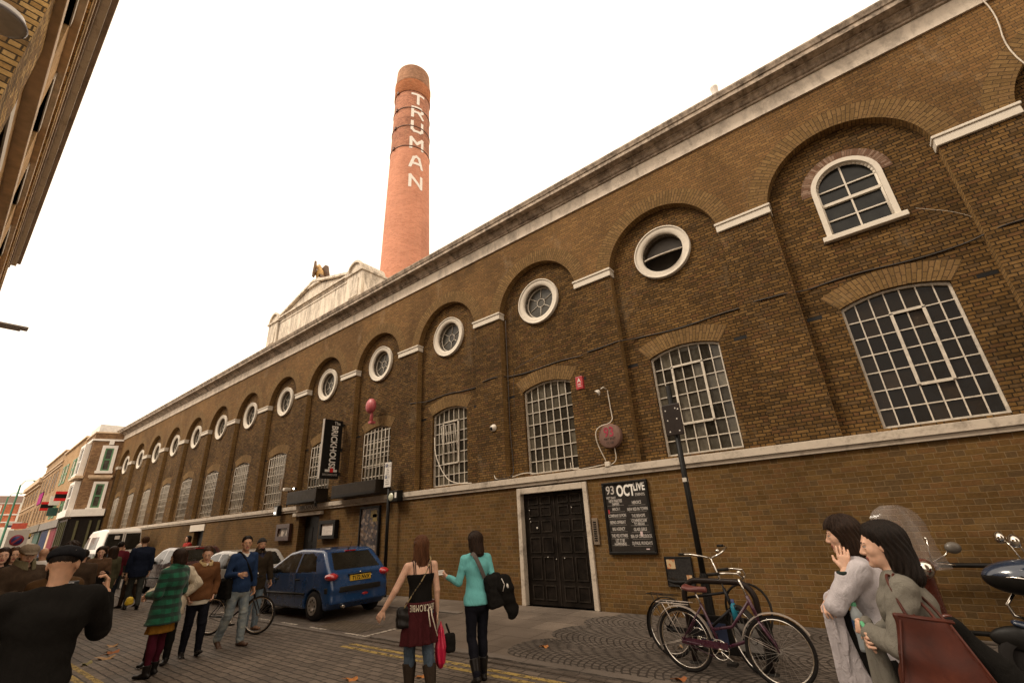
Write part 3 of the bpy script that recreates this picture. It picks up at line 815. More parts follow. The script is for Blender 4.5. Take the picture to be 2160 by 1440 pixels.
# local frame: -x runs along the street, -y away from it
b = MB()
b.box(-1.05, 0, -6, 0, -.2, 10.9); lbw = b.build('corner_pier', M_NEAR, lb)
b = MB()
wins = [(-3.3, -1.5), (-6.6, -4.8), (-10, -8.2), (-13.4, -11.6), (-16.8, -15.0), (-20.2, -18.4)]
for z0, z1, h0, h1 in ((-.2, 4.0, .5, 3.2), (4.0, 7.2, 4.6, 6.6), (7.2, 10.9, 7.9, 9.9)):
    xp = -1.05
    for xa, xb in wins:
        b.box(xb, xp, -.6, -.07, z0, z1); b.box(xa, xb, -.6, -.07, z0, h0); b.box(xa, xb, -.6, -.07, h1, z1); xp = xa
    b.box(-27, xp, -.6, -.07, z0, z1)
b.box(-27, -1.05, -6, -.62, -.2, 10.9)
b.build('street_wall', M_NEAR2, lb)
for xa, xb in wins:
    for h0, h1 in ((.5, 3.2), (4.6, 6.6), (7.9, 9.9)):
        b = MB(); t = .07
        b.box(xa, xa + t, -.24, -.15, h0, h1); b.box(xb - t, xb, -.24, -.15, h0, h1); b.box(xa + t, xb - t, -.24, -.15, h0, h0 + t); b.box(xa + t, xb - t, -.24, -.15, h1 - t, h1); b.box(xa + t, xb - t, -.22, -.17, (h0 + h1) / 2 - .03, (h0 + h1) / 2 + .03)
        w = b.build('street_window', M_REDW, lb)
        g = MB(); g.face([(xa, -.21, h0), (xb, -.21, h0), (xb, -.21, h1), (xa, -.21, h1)]); g.build('pane', M_GLASS, w)
        g = MB(); g.box(xa - .08, xb + .08, -.12, .04, h0 - .14, h0); g.build('sill', M_STONE, w)
        g = MB(); g.box(xa - .02, xb + .02, -.14, -.05, h1, h1 + .22); g.build('lintel', M_RING, w)
for nm, z0, z1, pr, mm in (('stone_course', 4.05, 4.25, .08, M_STONE), ('stone_course', 7.25, 7.42, .08, M_STONE), ('stone_course', 10.1, 10.2, .045, M_STONE), ('dentil_course', 10.42, 10.7, .075, M_NEAR), ('stone_course', 10.705, 10.78, .10, M_STONE)):
    b = MB(); b.box(-27, .06, -.3, pr, z0, z1); b.build(nm, mm, lb, bevel=.012)
b = MB()
b.box(-16.5, .16, -.5, .13, 10.9, 11.02); b.box(-16.5, .34, -.5, .34, 11.12, 11.30)
b.build('eaves_cornice', render_white('brown_cornice', c=(.34, .25, .18), dirt=(.12, .085, .06), lo=.36, hi=.54, amt=.7), lb, bevel=.015)
b = MB(); b.box(-16.5, .27, -.5, .255, 11.022, 11.118); b.build('pale_cornice_edge', render_white('flaking_cornice_edge', c=(.80, .72, .60), dirt=(.36, .27, .19), lo=.36, hi=.5, amt=.7), lb)
b = MB(); b.box(-27, .1, -6, .1, 10.905, 10.93); b.build('roof', plain('slate', (.08, .07, .06), .7), lb)

# opposite: unseen, added behind the viewpoint to shade the street
M_OPP = brick('shade_building_brick', [(.14, .085, .04), (.21, .13, .06)], (.10, .07, .04))
def shade_building(name, x0, x1, h, label):
    t = empty(name, (x0, -10.3, 0), 0, label, 'building')
    b = MB(); b.box(0, x1 - x0, -9, 0, -.2, h); b.build('wall', M_OPP, t)
    b = MB(); b.box(-.05, x1 - x0 + .05, -9, .15, h, h + .3); b.build('parapet', M_STONE, t)
    n = int((x1 - x0) / 3)
    for k in range(n):
        for z in range(1, int(h // 3.2)):
            xa = (k + .5) * (x1 - x0) / n
            w = MB(); w.box(xa - .55, xa + .55, -.05, .02, z * 3.2 + .3, z * 3.2 + 2.2); ww = w.build('window', M_RING, t)
            g = MB(); g.box(xa - .48, xa + .48, .021, .03, z * 3.2 + .37, z * 3.2 + 2.13); g.build('pane', M_GLASS, ww)
    return t
shade_building('added_shade_building', 5.5, 26, 13.5, 'unseen brick building added behind the viewpoint to shade the street')

# ------------------------------------------------------------------ houses beyond the brewery
# corner house with white bay windows; it stands forward of the brewery front
M_HB = brick('brown_house_brick', [(.24, .14, .07), (.30, .18, .09), (.19, .105, .055)], (.20, .13, .08), soot=.4)
M_HT = brick('tan_house_brick', [(.42, .26, .13), (.48, .31, .165), (.37, .225, .11)], (.40, .27, .155), soot=.25)
M_HT2 = brick('pale_tan_house_brick', [(.38, .25, .14), (.44, .30, .175), (.33, .21, .115)], (.36, .25, .155), soot=.35)
M_WHITE = plain('bright_white_paint', (.78, .74, .68), .5, .06)
M_GREEN = plain('green_window_paint', (.085, .22, .10), .5)
M_BLKSHOP = plain('black_shopfront', (.015, .012, .01), .4)
def frame_of(P0, P1):
    d = unit(np.array([P1[0] - P0[0], P1[1] - P0[1], 0.0])); n = np.array([d[1], -d[0], 0.0])
    return d, n
class Wall2:
    """boxes laid on a vertical plane: s along the wall, o outwards towards the street, z up"""
    def __init__(s, P0, P1):
        s.P = np.array([P0[0], P0[1], 0.0]); s.d, s.n = frame_of(P0, P1)
        if s.n[1] > 0.05 or (abs(s.n[1]) <= .05 and s.n[0] < 0): s.n = -s.n
    def box(s, b, s0, s1, o0, o1, z0, z1, m=0):
        c = s.P + s.d * (s0 + s1) / 2 + s.n * (o0 + o1) / 2 + np.array([0, 0, (z0 + z1) / 2])
        b.obox(c, s.d * (s1 - s0) / 2, s.n * (o1 - o0) / 2, np.array([0, 0, (z1 - z0) / 2]), m)
    def win(s, parent, s0, s1, z0, z1, fm, gm, proud=.0, fr=.10, mid=True, surround=None, name='window'):
        b = MB()
        if surround:
            e = surround
            s.box(b, s0 - e, s0, 0, .10 + proud, z0 - e * .6, z1 + e); s.box(b, s1, s1 + e, 0, .10 + proud, z0 - e * .6, z1 + e); s.box(b, s0, s1, 0, .10 + proud, z1, z1 + e)
            s.box(b, s0 - e - .06, s1 + e + .06, 0, .18 + proud, z0 - e * .9, z0)
            w = b.build(name + '_surround', M_WHITE, parent); parent = w; b = MB()
        for q in ((s0, s0 + fr, z0, z1), (s1 - fr, s1, z0, z1), (s0 + fr, s1 - fr, z0, z0 + fr), (s0 + fr, s1 - fr, z1 - fr, z1)): s.box(b, q[0], q[1], -.02, .05 + proud, q[2], q[3])
        if mid: s.box(b, s0 + fr, s1 - fr, -.02, .04 + proud, (z0 + z1) / 2 - fr / 2, (z0 + z1) / 2 + fr / 2)
        w = b.build(name, fm, parent)
        g = MB(); s.box(g, s0 + .02, s1 - .02, -.05, .015 + proud, z0 + .02, z1 - .02); g.build('pane', gm, w)
        return w
T0, T1 = (-48.5, -1.7), (-97.0, .2)
TW = Wall2(T0, T1)
CW = Wall2((-47.85, -.02), (-48.5, -1.7)); CL = math.hypot(.65, 1.68)
h1 = empty('corner_house', (-48.5, -1.7, 0), 0, 'brown brick corner house with tall white framed bay windows over a black shopfront', 'building')
h1.location = (0, 0, 0)
b = MB(); CW.box(b, -.05, CL, -3, 0, -.2, 10.2); TW.box(b, 0, 3.95, -6, -.02, -.2, 10.2); b.build('wall', M_HB, h1)
b = MB(); CW.box(b, -.06, CL + .08, -.2, .12, 9.58, 9.72); TW.box(b, -.1, 3.95, -.2, .12, 9.58, 9.72); b.build('string_course', M_WHITE, h1)
b = MB(); CW.box(b, -.06, CL + .04, -.2, .06, 10.2, 10.3); TW.box(b, -.05, 3.95, -.2, .06, 10.2, 10.3); b.build('parapet_coping', M_STONE, h1)
CW.win(h1, .42, .95, 7.25, 9.0, M_GREEN, M_GLASS, surround=.22); 
b = MB(); CW.box(b, .52, .82, 0, .12, 9.28, 9.58); b.build('keystone', M_WHITE, h1)
b = MB(); CW.box(b, .02, 1.5, 0, .3, 6.72, 6.9); CW.box(b, .1, 1.45, 0, .2, 6.62, 6.72); TW.box(b, 0.2, 3.3, 0, .5, 6.72, 6.9); b.build('bay_cornice', M_STONE, h1)
CW.win(h1, .40, .92, 4.5, 6.25, M_GREEN, M_GLASS, surround=.18)
TW.win(h1, 1.0, 2.6, 7.1, 9.2, M_WHITE, M_GLASS, proud=.25, surround=.22)
TW.win(h1, .8, 2.6, 4.4, 6.3, M_WHITE, M_GLASS, proud=.25, surround=.22)
b = MB(); CW.box(b, -.1, CL + .05, 0, .45, 3.9, 4.4); TW.box(b, -.3, 4.0, 0, .45, 3.9, 4.35); b.build('white_fascia', M_WHITE, h1)
b = MB(); CW.box(b, -.05, CL + .02, -.05, .12, -.1, 3.85); TW.box(b, -.05, 4.2, -.05, .2, -.1, 3.75); b.build('shopfront', M_BLKSHOP, h1)
b = MB()
for s0 in (.05, .55, 1.3): CW.box(b, s0, s0 + .14, .12, .2, .2, 3.6)
for s0 in (.3, 1.1, 2.0, 3.0): TW.box(b, s0, s0 + .16, .2, .28, .2, 3.6)
b.build('shopfront_pilaster', plain('olive_pilaster', (.10, .095, .05), .6), h1)
b = MB(); TW.box(b, -.1, 3.9, -1.6, -.1, 10.32, 10.9); b.build('roof', plain('pale_roof', (.70, .68, .64), .7), h1)

def house(label, s0, s1, h, m, bands=(), coping=M_STONE, depth=7):
    t = empty('street_house', (0, 0, 0), 0, label, 'building', 'houses in the row beyond the brewery')
    b = MB(); TW.box(b, s0, s1, -depth, 0, -.2, h); b.build('wall', m, t)
    b = MB(); TW.box(b, s0, s1, -.25, .14, h, h + .14); b.build('parapet_coping', coping, t)
    for z0, z1, pr in bands:
        b = MB(); TW.box(b, s0 + .02, s1 - .02, 0, pr, z0, z1); b.build('brick_band', M_STONE, t)
    return t
h2 = house('tan brick house with green sash windows beside the white bayed corner house', 3.96, 15.6, 10.45, M_HT)
for s0 in (5.0, 6.9, 10.6, 12.6):
    TW.win(h2, s0, s0 + 1.35, 7.3, 9.05, M_GREEN, plain('pale_blind', (.45, .36, .28), .7), fr=.16)
    TW.win(h2, s0, s0 + 1.35, 4.3, 6.1, M_GREEN, M_GLASS, fr=.16)
for a_, c_, mm in ((4.4, 5.5, plain('crimson_door', (.16, .02, .03), .5)), (5.7, 8.4, plain('crimson_shop', (.19, .022, .035), .5)), (8.7, 9.7, M_STONE), (9.9, 14.4, plain('navy_shop', (.015, .028, .075), .5))):
    b = MB(); TW.box(b, a_, c_, 0, .12, .1, 3.3); b.build('shopfront', mm, h2)
b = MB(); TW.box(b, 4.0, 15.5, 0, .3, 3.35, 3.95); b.build('shop_fascia', plain('grey_fascia', (.22, .20, .18), .6), h2)
h3 = house('tan brick house with tall bare window recesses under a raised band', 15.62, 30.4, 10.9, M_HT2, ((9.9, 10.02, .12), (9.55, 9.65, .10)))
for s0 in (16.7, 19.0, 22.0, 24.8, 27.6):
    TW.win(h3, s0, s0 + 1.2, 7.2, 9.2, M_HT, M_GLASS, fr=.12, mid=False); TW.win(h3, s0, s0 + 1.2, 4.3, 6.2, M_HT, M_GLASS, fr=.12, mid=False)
for a_, c_, mm in ((16, 20, plain('teal_shop', (.06, .11, .09), .5)), (20.4, 24.8, plain('pale_shop', (.30, .26, .20), .5)), (25.2, 30, plain('dim_shop', (.07, .058, .04), .5))):
    b = MB(); TW.box(b, a_, c_, 0, .12, .1, 3.3); b.build('shopfront', mm, h3)
b = MB(); TW.box(b, 15.7, 30.3, 0, .35, 3.35, 4.0); b.build('shop_fascia', plain('drab_fascia', (.20, .175, .14), .6), h3)
h4 = house('weathered brick house with a heavy stepped cornice at the end of the row', 30.42, 48.4, 9.75, M_HT2, ((9.2, 9.75, .35), (8.8, 8.9, .2), (6.6, 6.7, .1)))
for s0 in (31.5, 34.8, 38.2, 41.6, 45.0):
    TW.win(h4, s0, s0 + 1.6, 7.0, 8.6, M_HT, M_GLASS, fr=.14, mid=False); TW.win(h4, s0, s0 + 1.6, 4.4, 6.2, M_HT, M_GLASS, fr=.14, mid=False)
b = MB(); TW.box(b, 30.5, 48.3, 0, .4, 3.2, 3.9); b.build('shop_fascia', plain('grey_fascia', (.22, .20, .18), .6), h4)
b = MB(); TW.box(b, 30.6, 48.2, 0, .12, .1, 3.1); b.build('shopfront', plain('dim_shop', (.07, .058, .04), .5), h4)

# red brick block closing the street
M_REDB = brick('far_red_brick', [(.52, .16, .08), (.58, .20, .105), (.46, .14, .07)], (.44, .19, .12), .5, .25, .2, .012, .2)
fb = empty('red_brick_block', (-118, -2, 0), 0, 'distant red brick block with white bands and a green copper cupola', 'building')
b = MB(); b.box(-6, 0, -18, 4.0, -.2, 10.4); b.build('wall', M_REDB, fb)
for z0, z1 in ((5.2, 5.5), (6.2, 6.4), (7.4, 7.6), (9.2, 9.4)):
    b = MB(); b.box(-6, .12, -18, 4.05, z0, z1); b.build('white_band', M_WHITE, fb)
b = MB(); b.box(-6, .2, -18, 4.1, 9.4, 10.5); b.build('roof_band', plain('brownish_slate', (.30, .21, .17), .7), fb)
for y in (-16, -13, -10, -7, -4, -1.2, 1.3):
    b = MB(); b.box(-.05, .08, y - .6, y + .6, 7.7, 9.0); w = b.build('window', M_WHITE, fb); g = MB(); g.box(.082, .1, y - .45, y + .45, 7.8, 8.9); g.build('pane', plain('pale_blind', (.45, .36, .28), .7), w)
b = MB(); b.box(-6.0, .3, -18, 4.2, .2, 5.2); b.build('white_shop_wall', plain('white_hoarding', (.72, .70, .62), .6), fb)
b = MB(); b.lathe([(1.0, 10.5), (1.0, 11.3), (1.25, 11.35), (.95, 12.0), (.5, 12.5), (.1, 12.8), (.06, 13.4)], (-3, -1.2, 0), n=20); b.build('copper_cupola', plain('verdigris', (.10, .38, .22), .6), fb)
b = MB(); b.box(-4, -2, -6.5, -4.0, 10.5, 11.5)
for k in range(5): b.lathe([(.18, 11.5), (.14, 12.1)], (-3, -6.3 + k * .5, 0), n=8)
b.build('chimney', plain('chimney_red', (.30, .10, .06), .8), fb)
b = MB(); b.box(-6, .15, 4.0, 5.3, -.2, 10.3); b.build('white_gable_pier', plain('white_hoarding', (.72, .70, .62), .6), fb)
# ------------------------------------------------------------------ signs, posts and stalls at the far end of the street
M_SGR = plain('sign_red', (.6, .03, .03), .5); M_DKGR = plain('lamp_post_green', (.05, .20, .12), .5)
def tw_pt(s0, o, z):
    q = TW.P + TW.d * s0 + TW.n * o; return (float(q[0]), float(q[1]), z)
def hang_sign(label, s0, o0, o1, z0, z1, bands, name='shop_sign', cat='sign'):
    t = empty(name, (0, 0, 0), 0, label, cat)
    for k, (a, c, m) in enumerate(bands):
        b = MB(); TW.box(b, s0 - .06, s0 + .06, o0, o1, z0 + (z1 - z0) * a, z0 + (z1 - z0) * c); b.build('band', m, t)
    b = MB(); TW.box(b, s0 - .02, s0 + .02, 0, o0, (z0 + z1) / 2 - .03, (z0 + z1) / 2 + .03); b.build('bracket', M_IRON, t)
    return t
hang_sign('red and black projecting shop sign nearest the bayed corner house', 4.9, .12, .85, 5.35, 6.1, ((0, .28, M_SGR), (.28, .72, M_BLKSHOP), (.72, 1, M_SGR)))
hang_sign('second red and black projecting shop sign further down the row', 12.0, .12, .95, 5.0, 5.75, ((0, .28, M_SGR), (.28, .72, M_BLKSHOP), (.72, 1, M_SGR)))
hang_sign('white projecting board between the two red and black shop signs', 8.6, .1, .75, 5.25, 6.0, ((0, 1, M_WHITE),))
hang_sign('dark green arched projecting sign under the white board', 8.0, .1, .75, 4.35, 5.0, ((0, 1, plain('bottle_green', (.015, .07, .055), .5)),))
hang_sign('red projecting shop sign near the end of the row', 29.0, .2, 1.4, 4.0, 4.6, ((0, 1, plain('faded_red_sign', (.55, .09, .05), .5)),))
hang_sign('white and navy projecting sign at the end of the row', 36.0, .2, 1.6, 4.4, 5.0, ((0, .4, plain('navy_sign', (.03, .04, .12), .5)), (.4, 1, M_WHITE)))
hang_sign('yellow and black low projecting sign over a shop door', 21.5, .2, 1.3, 2.8, 3.3, ((0, .4, M_BLKSHOP), (.4, 1, plain('ochre_sign', (.50, .30, .05), .5))))
t = empty('banner', (0, 0, 0), 0, 'magenta cloth banner hung flat on the tan brick houses', 'banner')
b = MB(); TW.box(b, 24.5, 28.0, .04, .08, 6.4, 7.6); b.build('cloth', plain('magenta_cloth', (.32, .03, .16), .8), t)
b = MB(); TW.box(b, 24.4, 28.1, .02, .1, 7.6, 7.66); b.build('rod', M_IRON, t)
t = empty('no_parking_sign', (-32.8, -5.87, 0), R(86), 'white sign board with a round blue and red no parking disc over the crowd', 'sign')
b = MB(); b.box(-.36, .36, -.03, .03, 1.55, 2.65); b.build('board', plain('sign_white', (.62, .58, .53), .5, .06), t)
b = MB(); b.lathe([(.001, -.04), (.24, -.04), (.24, 0)], (0, 0, 2.2), (0, 1, 0), 28); b.build('red_ring', plain('ring_red', (.30, .02, .04), .5), t)
b = MB(); b.lathe([(.001, -.048), (.18, -.048), (.18, 0)], (0, 0, 2.2), (0, 1, 0), 28); b.build('blue_disc', plain('disc_blue', (.025, .03, .16), .5), t)
b = MB(); b.obox((0, -.05, 2.2), (.13, 0, .13), (0, .002, 0), (-.03, 0, .03)); b.build('red_slash', plain('ring_red', (.30, .02, .04), .5), t)
for sx in (-.3, .3):
    b = MB(); b.tube([(sx, .04, 0), (sx, .04, 2.6)], .03, 6); b.build('leg', M_IRON, t)
for x, y, h, lab in ((-84, -1.8, 9.3, 'tall green lamp post, nearer of the two at the street end'), (-100, -1.2, 9.0, 'tall green lamp post, farther of the two at the street end')):
    t = empty('lamp_post', (x, y, 0), 0, lab, 'lamp post', 'green lamp posts')
    b = MB(); b.lathe([(.22, 0), (.22, 1.2), (.13, 1.4), (.09, h)], n=10); b.build('post', M_DKGR, t)
    b = MB(); b.tube([(0, 0, h - .1), (0, .3, h + .5), (0, 1.1, h + .55)], .05, 6); b.ball((0, 1.2, h + .5), (.18, .25, .10), 8); b.build('lamp_head', M_DKGR, t)
for x, y, c, lab in ((-78, -4.3, (.62, .62, .60), 'white market stall awning far down the street'), (-70, -5.0, (.05, .14, .38), 'blue market stall awning far down the street'), (-90, -3.4, (.40, .16, .06), 'rust coloured stall awning at the street end')):
    t = empty('market_stall', (x, y, 0), 0, lab, 'market stall')
    b = MB(); b.prism([(-1.4, 2.3), (1.4, 2.3), (1.4, 2.45), (0, 3.1), (-1.4, 2.45)], -1.5, 1.5, plane='yz'); b.build('awning', plain('awning_%d' % -x, c, .7), t)
    for sx in (-1.4, 1.4):
        for sy in (-1.3, 1.3):
            b = MB(); b.tube([(sx, sy, 0), (sx, sy, 2.4)], .03, 5); b.build('pole', M_IRON, t)
    b = MB(); b.box(-1.4, 1.4, -1.2, 1.2, .7, .85); b.build('counter', M_STONE, t)

for m in bpy.data.materials:
    if m.use_nodes and any(w in m.name for w in ('_shop', '_door', 'fascia', 'shopfront', 'pilaster', 'sign_red', 'magenta')):
        for nd in m.node_tree.nodes:
            if nd.type == 'BSDF_PRINCIPLED': nd.inputs['Specular IOR Level'].default_value = .08
# ------------------------------------------------------------------ signs, lamps and fittings on the brewery front
M_INK = plain('white_lettering', (.72, .68, .62), .6, .05)
M_GREYINK = plain('grey_lettering', (.40, .36, .32), .7, .2)
M_RED = plain('red_plastic', (.36, .03, .035), .4, .12)
M_PALE = plain('pale_metal', (.6, .55, .48), .3)
M_CABLE = plain('pale_cable', (.55, .48, .39), .6)
M_DCABLE = plain('dark_cable', (.03, .022, .016), .6)
FX, FZ = (1, 0, 0), (0, 0, 1)

# projecting pub sign
t = empty('projecting_sign', (-15.32, -.42, 4.57), 0, 'tall black projecting sign reading BRICKHOUSE on the brewery wall', 'sign')
b = MB(); b.box(-.05, .05, -.375, .345, -1.03, 1.05); b.build('sign_box', plain('satin_black', (.010, .009, .008), .35, .3), t, bevel=.01)
b = MB(); b.box(-.055, .055, -.395, -.377, -1.04, 1.06); b.build('metal_edge', plain('steel_edge', (.42, .38, .33), .35, .1, metal=.4), t)
DX, DY = (0, 0, -1), (0, 1, 0)
text('lettering', 'BRICKHOUSE', .34, (.053, .03, .05), DX, DY, M_INK, t, .002, .78, .008)
text('lettering', 'The', .17, (.053, .12, .93), DY, FZ, M_INK, t, .002, .9)
b = MB()
for y0, y1, z0, z1 in ((-.2, -.02, -.80, -.72), (.12, .26, -.80, -.72), (.0, .02, -.68, -.55)): b.box(.051, .055, y0, y1, z0, z1)
b.build('white_emblem', M_INK, t)
b = MB(); b.box(.051, .056, -.01, .11, -.82, -.68); b.box(.051, .056, .03, .05, -.68, -.62); b.build('red_emblem', plain('sign_red', (.6, .03, .03), .5), t)
text('lettering', 'BRICKHOUSE', .10, (.053, .0, -.9), DY, FZ, M_GREYINK, t, .002, .95)
b = MB()
for z in (.9, .0, -.85): b.box(-.03, .03, .345, .42, z - .06, z + .06)
b.build('bracket', M_IRON, t)

def awning(x0, x1, y0, z0, z1, label):
    t = empty('awning_box', ((x0 + x1) / 2, -.1, z0), 0, label, 'awning')
    w, h = (x1 - x0) / 2, z1 - z0
    b = MB(); b.box(-w, w, y0, .09, 0, h); b.build('case', plain('brown_black_case', (.022, .016, .011), .5, .25, 3), t, bevel=.012)
    b = MB(); b.box(-w + .03, w - .03, y0 - .012, y0, .02, .10); b.build('slot_cover', M_BLACK, t)
    return t
awning(-18.05, -15.95, -.38, 2.83, 3.28, 'dark closed awning box above the small pub doorway')
awning(-14.95, -12.45, -.38, 2.83, 3.26, 'longer dark closed awning box near the parking sign post')
text('doorway_lettering', 'BRICKHOUSE', .23, (-17.05, -.103, 2.70), FX, FZ, M_BLACK, None, .002, .95)
o = bpy.data.objects['doorway_lettering']; tag(o, 'black BRICKHOUSE letters painted on the pale band over the pub door', 'lettering')

def case(name, x0, x1, z0, z1, d, label, cat, inner, fr=.07, framemat=None):
    t = empty(name, ((x0 + x1) / 2, 0, z0), 0, label, cat)
    w, h = (x1 - x0) / 2, z1 - z0; fm = framemat or M_BLACK
    b = MB()
    for q in ((-w, w, 0, fr), (-w, w, h - fr, h), (-w, -w + fr, fr, h - fr), (w - fr, w, fr, h - fr)): b.box(q[0], q[1], -d, -.003, q[2], q[3])
    b.build('frame', fm, t, bevel=.008)
    b = MB(); b.box(-w + fr, w - fr, -d * .6, -.004, fr, h - fr); b.build('board', inner, t)
    return t, w, h, -d * .6 - .004
def mottled(name, stops, scale=9):
    n = NT(name); v = n.coord('Object'); q = n.n('ShaderNodeTexVoronoi'); n.set(q, 'Vector', v); n.set(q, 'Scale', scale); n.set(q, 'Randomness', 1.0)
    sx = n.n('ShaderNodeSeparateColor'); n.t.links.new(q.outputs['Color'], sx.inputs[0])
    n.col(n.ramp(sx.outputs[0], stops)); n.rough(.45)
    return n.mat
M_MAH = plain('mahogany_frame', (.045, .018, .012), .4)
t, w, h, y = case('menu_case', -19.3, -18.25, 1.58, 2.18, .14, 'small dark framed picture case left of the pub door', 'notice case', mottled('photo_collage', [(.2, (.03, .02, .015)), (.5, (.25, .18, .13)), (.8, (.5, .42, .34))], 6), .16, M_MAH)
t, w, h, y = case('menu_case', -16.1, -15.08, 1.58, 2.18, .16, 'black framed menu case holding a white sheet right of the pub door', 'notice case', M_BLACK, .12)
b = MB(); b.box(-.36, .30, y - .004, y, .10, .52); b.build('menu_sheet', plain('menu_paper', (.62, .55, .50), .6), t)
b = MB()
for k in range(11): b.box(-.30, .24 - .12 * (k % 3), y - .006, y - .004, .14 + .032 * k, .148 + .032 * k)
b.build('menu_lines', M_GREYINK, t)
t, w, h, y = case('tall_poster', -13.78, -12.72, 1.05, 2.5, .09, 'tall dark illustrated poster in a black frame beside the parking sign post', 'poster', mottled('dim_poster', [(.15, (.018, .015, .016)), (.45, (.045, .038, .045)), (.75, (.10, .06, .035)), (.95, (.2, .15, .12))], 12), .06)
b = MB()
for q in ((.05, .38, 1.1, 1.32), (.16, .40, .98, 1.2)): b.box(q[0], q[1], y - .003, y, q[2], q[3])
b.build('yellow_panel', plain('dull_yellow', (.16, .11, .03), .6), t)
b = MB()
for k in range(5): b.box(-.36, .34 - .08 * (k % 2), y - .003, y, .10 + .035 * k, .112 + .035 * k)
b.build('small_print', M_GREYINK, t)

# events poster
t, w, h, y = case('events_poster', -4.85, -3.82, 1.05, 2.46, .07, 'large black events board headed 93 OCT LIVE beside the double doors', 'poster', plain('board_black', (.022, .018, .015), .5, .3), .05)
text('heading', '93', .24, (-.33, y, 1.24), FX, FZ, M_GREYINK, t, .001, .85, .004)
text('heading', 'FEET EAST', .065, (-.33, y, 1.09), FX, FZ, M_GREYINK, t, .001, .75, .001)
text('heading', 'OCT', .31, (.02, y, 1.21), FX, FZ, M_INK, t, .001, .62, .010)
text('heading', 'LIVE', .22, (.33, y, 1.27), FX, FZ, M_INK, t, .001, .62, .006)
text('heading', 'EVENTS', .075, (.33, y, 1.12), FX, FZ, M_GREYINK, t, .001, .8, .001)
L = ['NEW PARTIES\nEMPERS', 'HEROICS', 'MACH 1', 'NEW KID IN TOWN', 'COMPANY SI PON', 'THE BISHOPS', 'BEING OFFBEAT', 'COMMERCIAM\nTO BREAK', 'BIG AGENCY', 'GLASS GIRLS', 'THE VELVETINES', 'SEA OF CRADDOCK', 'LET IT BE\nHAPPENING', 'DJ PAUL MUNDAYS']
for k, wd in enumerate(L):
    cx = -.24 if k % 2 == 0 else .23; zz = .99 - .128 * (k // 2) - (.02 if k % 2 else 0)
    text('listing', wd, .085, (cx, y, zz), FX, FZ, M_GREYINK, t, .001, .58, .0018, line=.8)
    b = MB(); b.box(cx - .19, cx + .19, y - .002, y, zz - .056, zz - .048); b.build('rule', plain('dim_rule', (.16, .14, .12), .7), t)
b = MB(); b.box(-.43, -.40, y - .003, y, .78, .86); b.build('red_tag', M_RED, t)
b = MB(); b.box(.22, .27, y - .003, y, .33, .42); b.box(.30, .37, y - .003, y, .085, .105); b.build('torn_sticker', plain('sticker_pink', (.55, .42, .40), .6), t)

t, w, h, y = case('notice_board', -3.72, -3.2, .50, 1.01, .04, 'low black perforated board with two orange stickers behind the bicycles', 'board', mottled('perforated_black', [(.2, (.006, .005, .005)), (.9, (.02, .017, .015))], 40), .02)
b = MB(); b.box(-.22, -.06, y - .004, y, .30, .46); b.box(.12, .22, y - .004, y, .08, .2)
b.build('orange_sticker', mottled('sticker_orange', [(.3, (.35, .12, .04)), (.7, (.45, .32, .18))], 18), t)

# round club sign
t = empty('round_sign', (-4.47, -.02, 3.43), 0, 'round rusty club sign reading 93 FEET EAST CLUB', 'sign')
b = MB(); b.lathe([(.001, -.12), (.255, -.12), (.265, -.112), (.265, .0)], (0, 0, 0), (0, 1, 0), 40); b.build('disc', render_white('rusty_sign_paint', c=(.20, .115, .085), dirt=(.10, .04, .025), lo=.4, hi=.6, amt=.7, streak=(1, 1, 1), scale=4), t)
M_CR = plain('faded_crimson', (.28, .012, .035), .6, .2)
text('lettering', '93', .30, (.0, -.123, .07), FX, FZ, M_CR, t, .002, .85, .004)
text('lettering', 'FEET EAST', .062, (.0, -.123, -.07), FX, FZ, plain('rust_letter', (.05, .028, .02), .7), t, .002, 1.0, .001)
text('lettering', 'CLUB', .062, (.0, -.123, -.155), FX, FZ, plain('rust_letter', (.05, .028, .02), .7), t, .002, 1.2, .001)

# alarm box, alarm bell
t = empty('alarm_box', (-5.10, -.0, 4.80), 0, 'red rectangular alarm box with a white letter A', 'alarm')
b = MB(); b.box(-.095, .095, -.09, 0, -.16, .16); b.build('case', M_RED, t, bevel=.012)
text('letter', 'A', .15, (0, -.093, .05), FX, FZ, M_INK, t, .001)
b = MB(); b.box(-.05, .05, -.093, -.0905, -.045, -.03); b.box(-.05, .05, -.093, -.0905, -.09, -.08); b.build('stripe', M_INK, t)
t = empty('alarm_bell', (-13.45, -.0, 5.72), 0, 'round pinkish red alarm bell on a drop bracket above a barred window', 'alarm')
b = MB(); b.ball((0, -.16, .12), (.24, .15, .27), 20); b.build('dome', plain('faded_red', (.42, .085, .095), .45, .15), t)
b = MB(); b.lathe([(.03, 0), (.06, .05), (.05, .3)], (.02, -.12, -.42), n=12); b.box(-.06, .1, -.18, 0, -.5, -.42); b.build('drop_bracket', plain('faded_red', (.42, .085, .095), .45, .15), t)

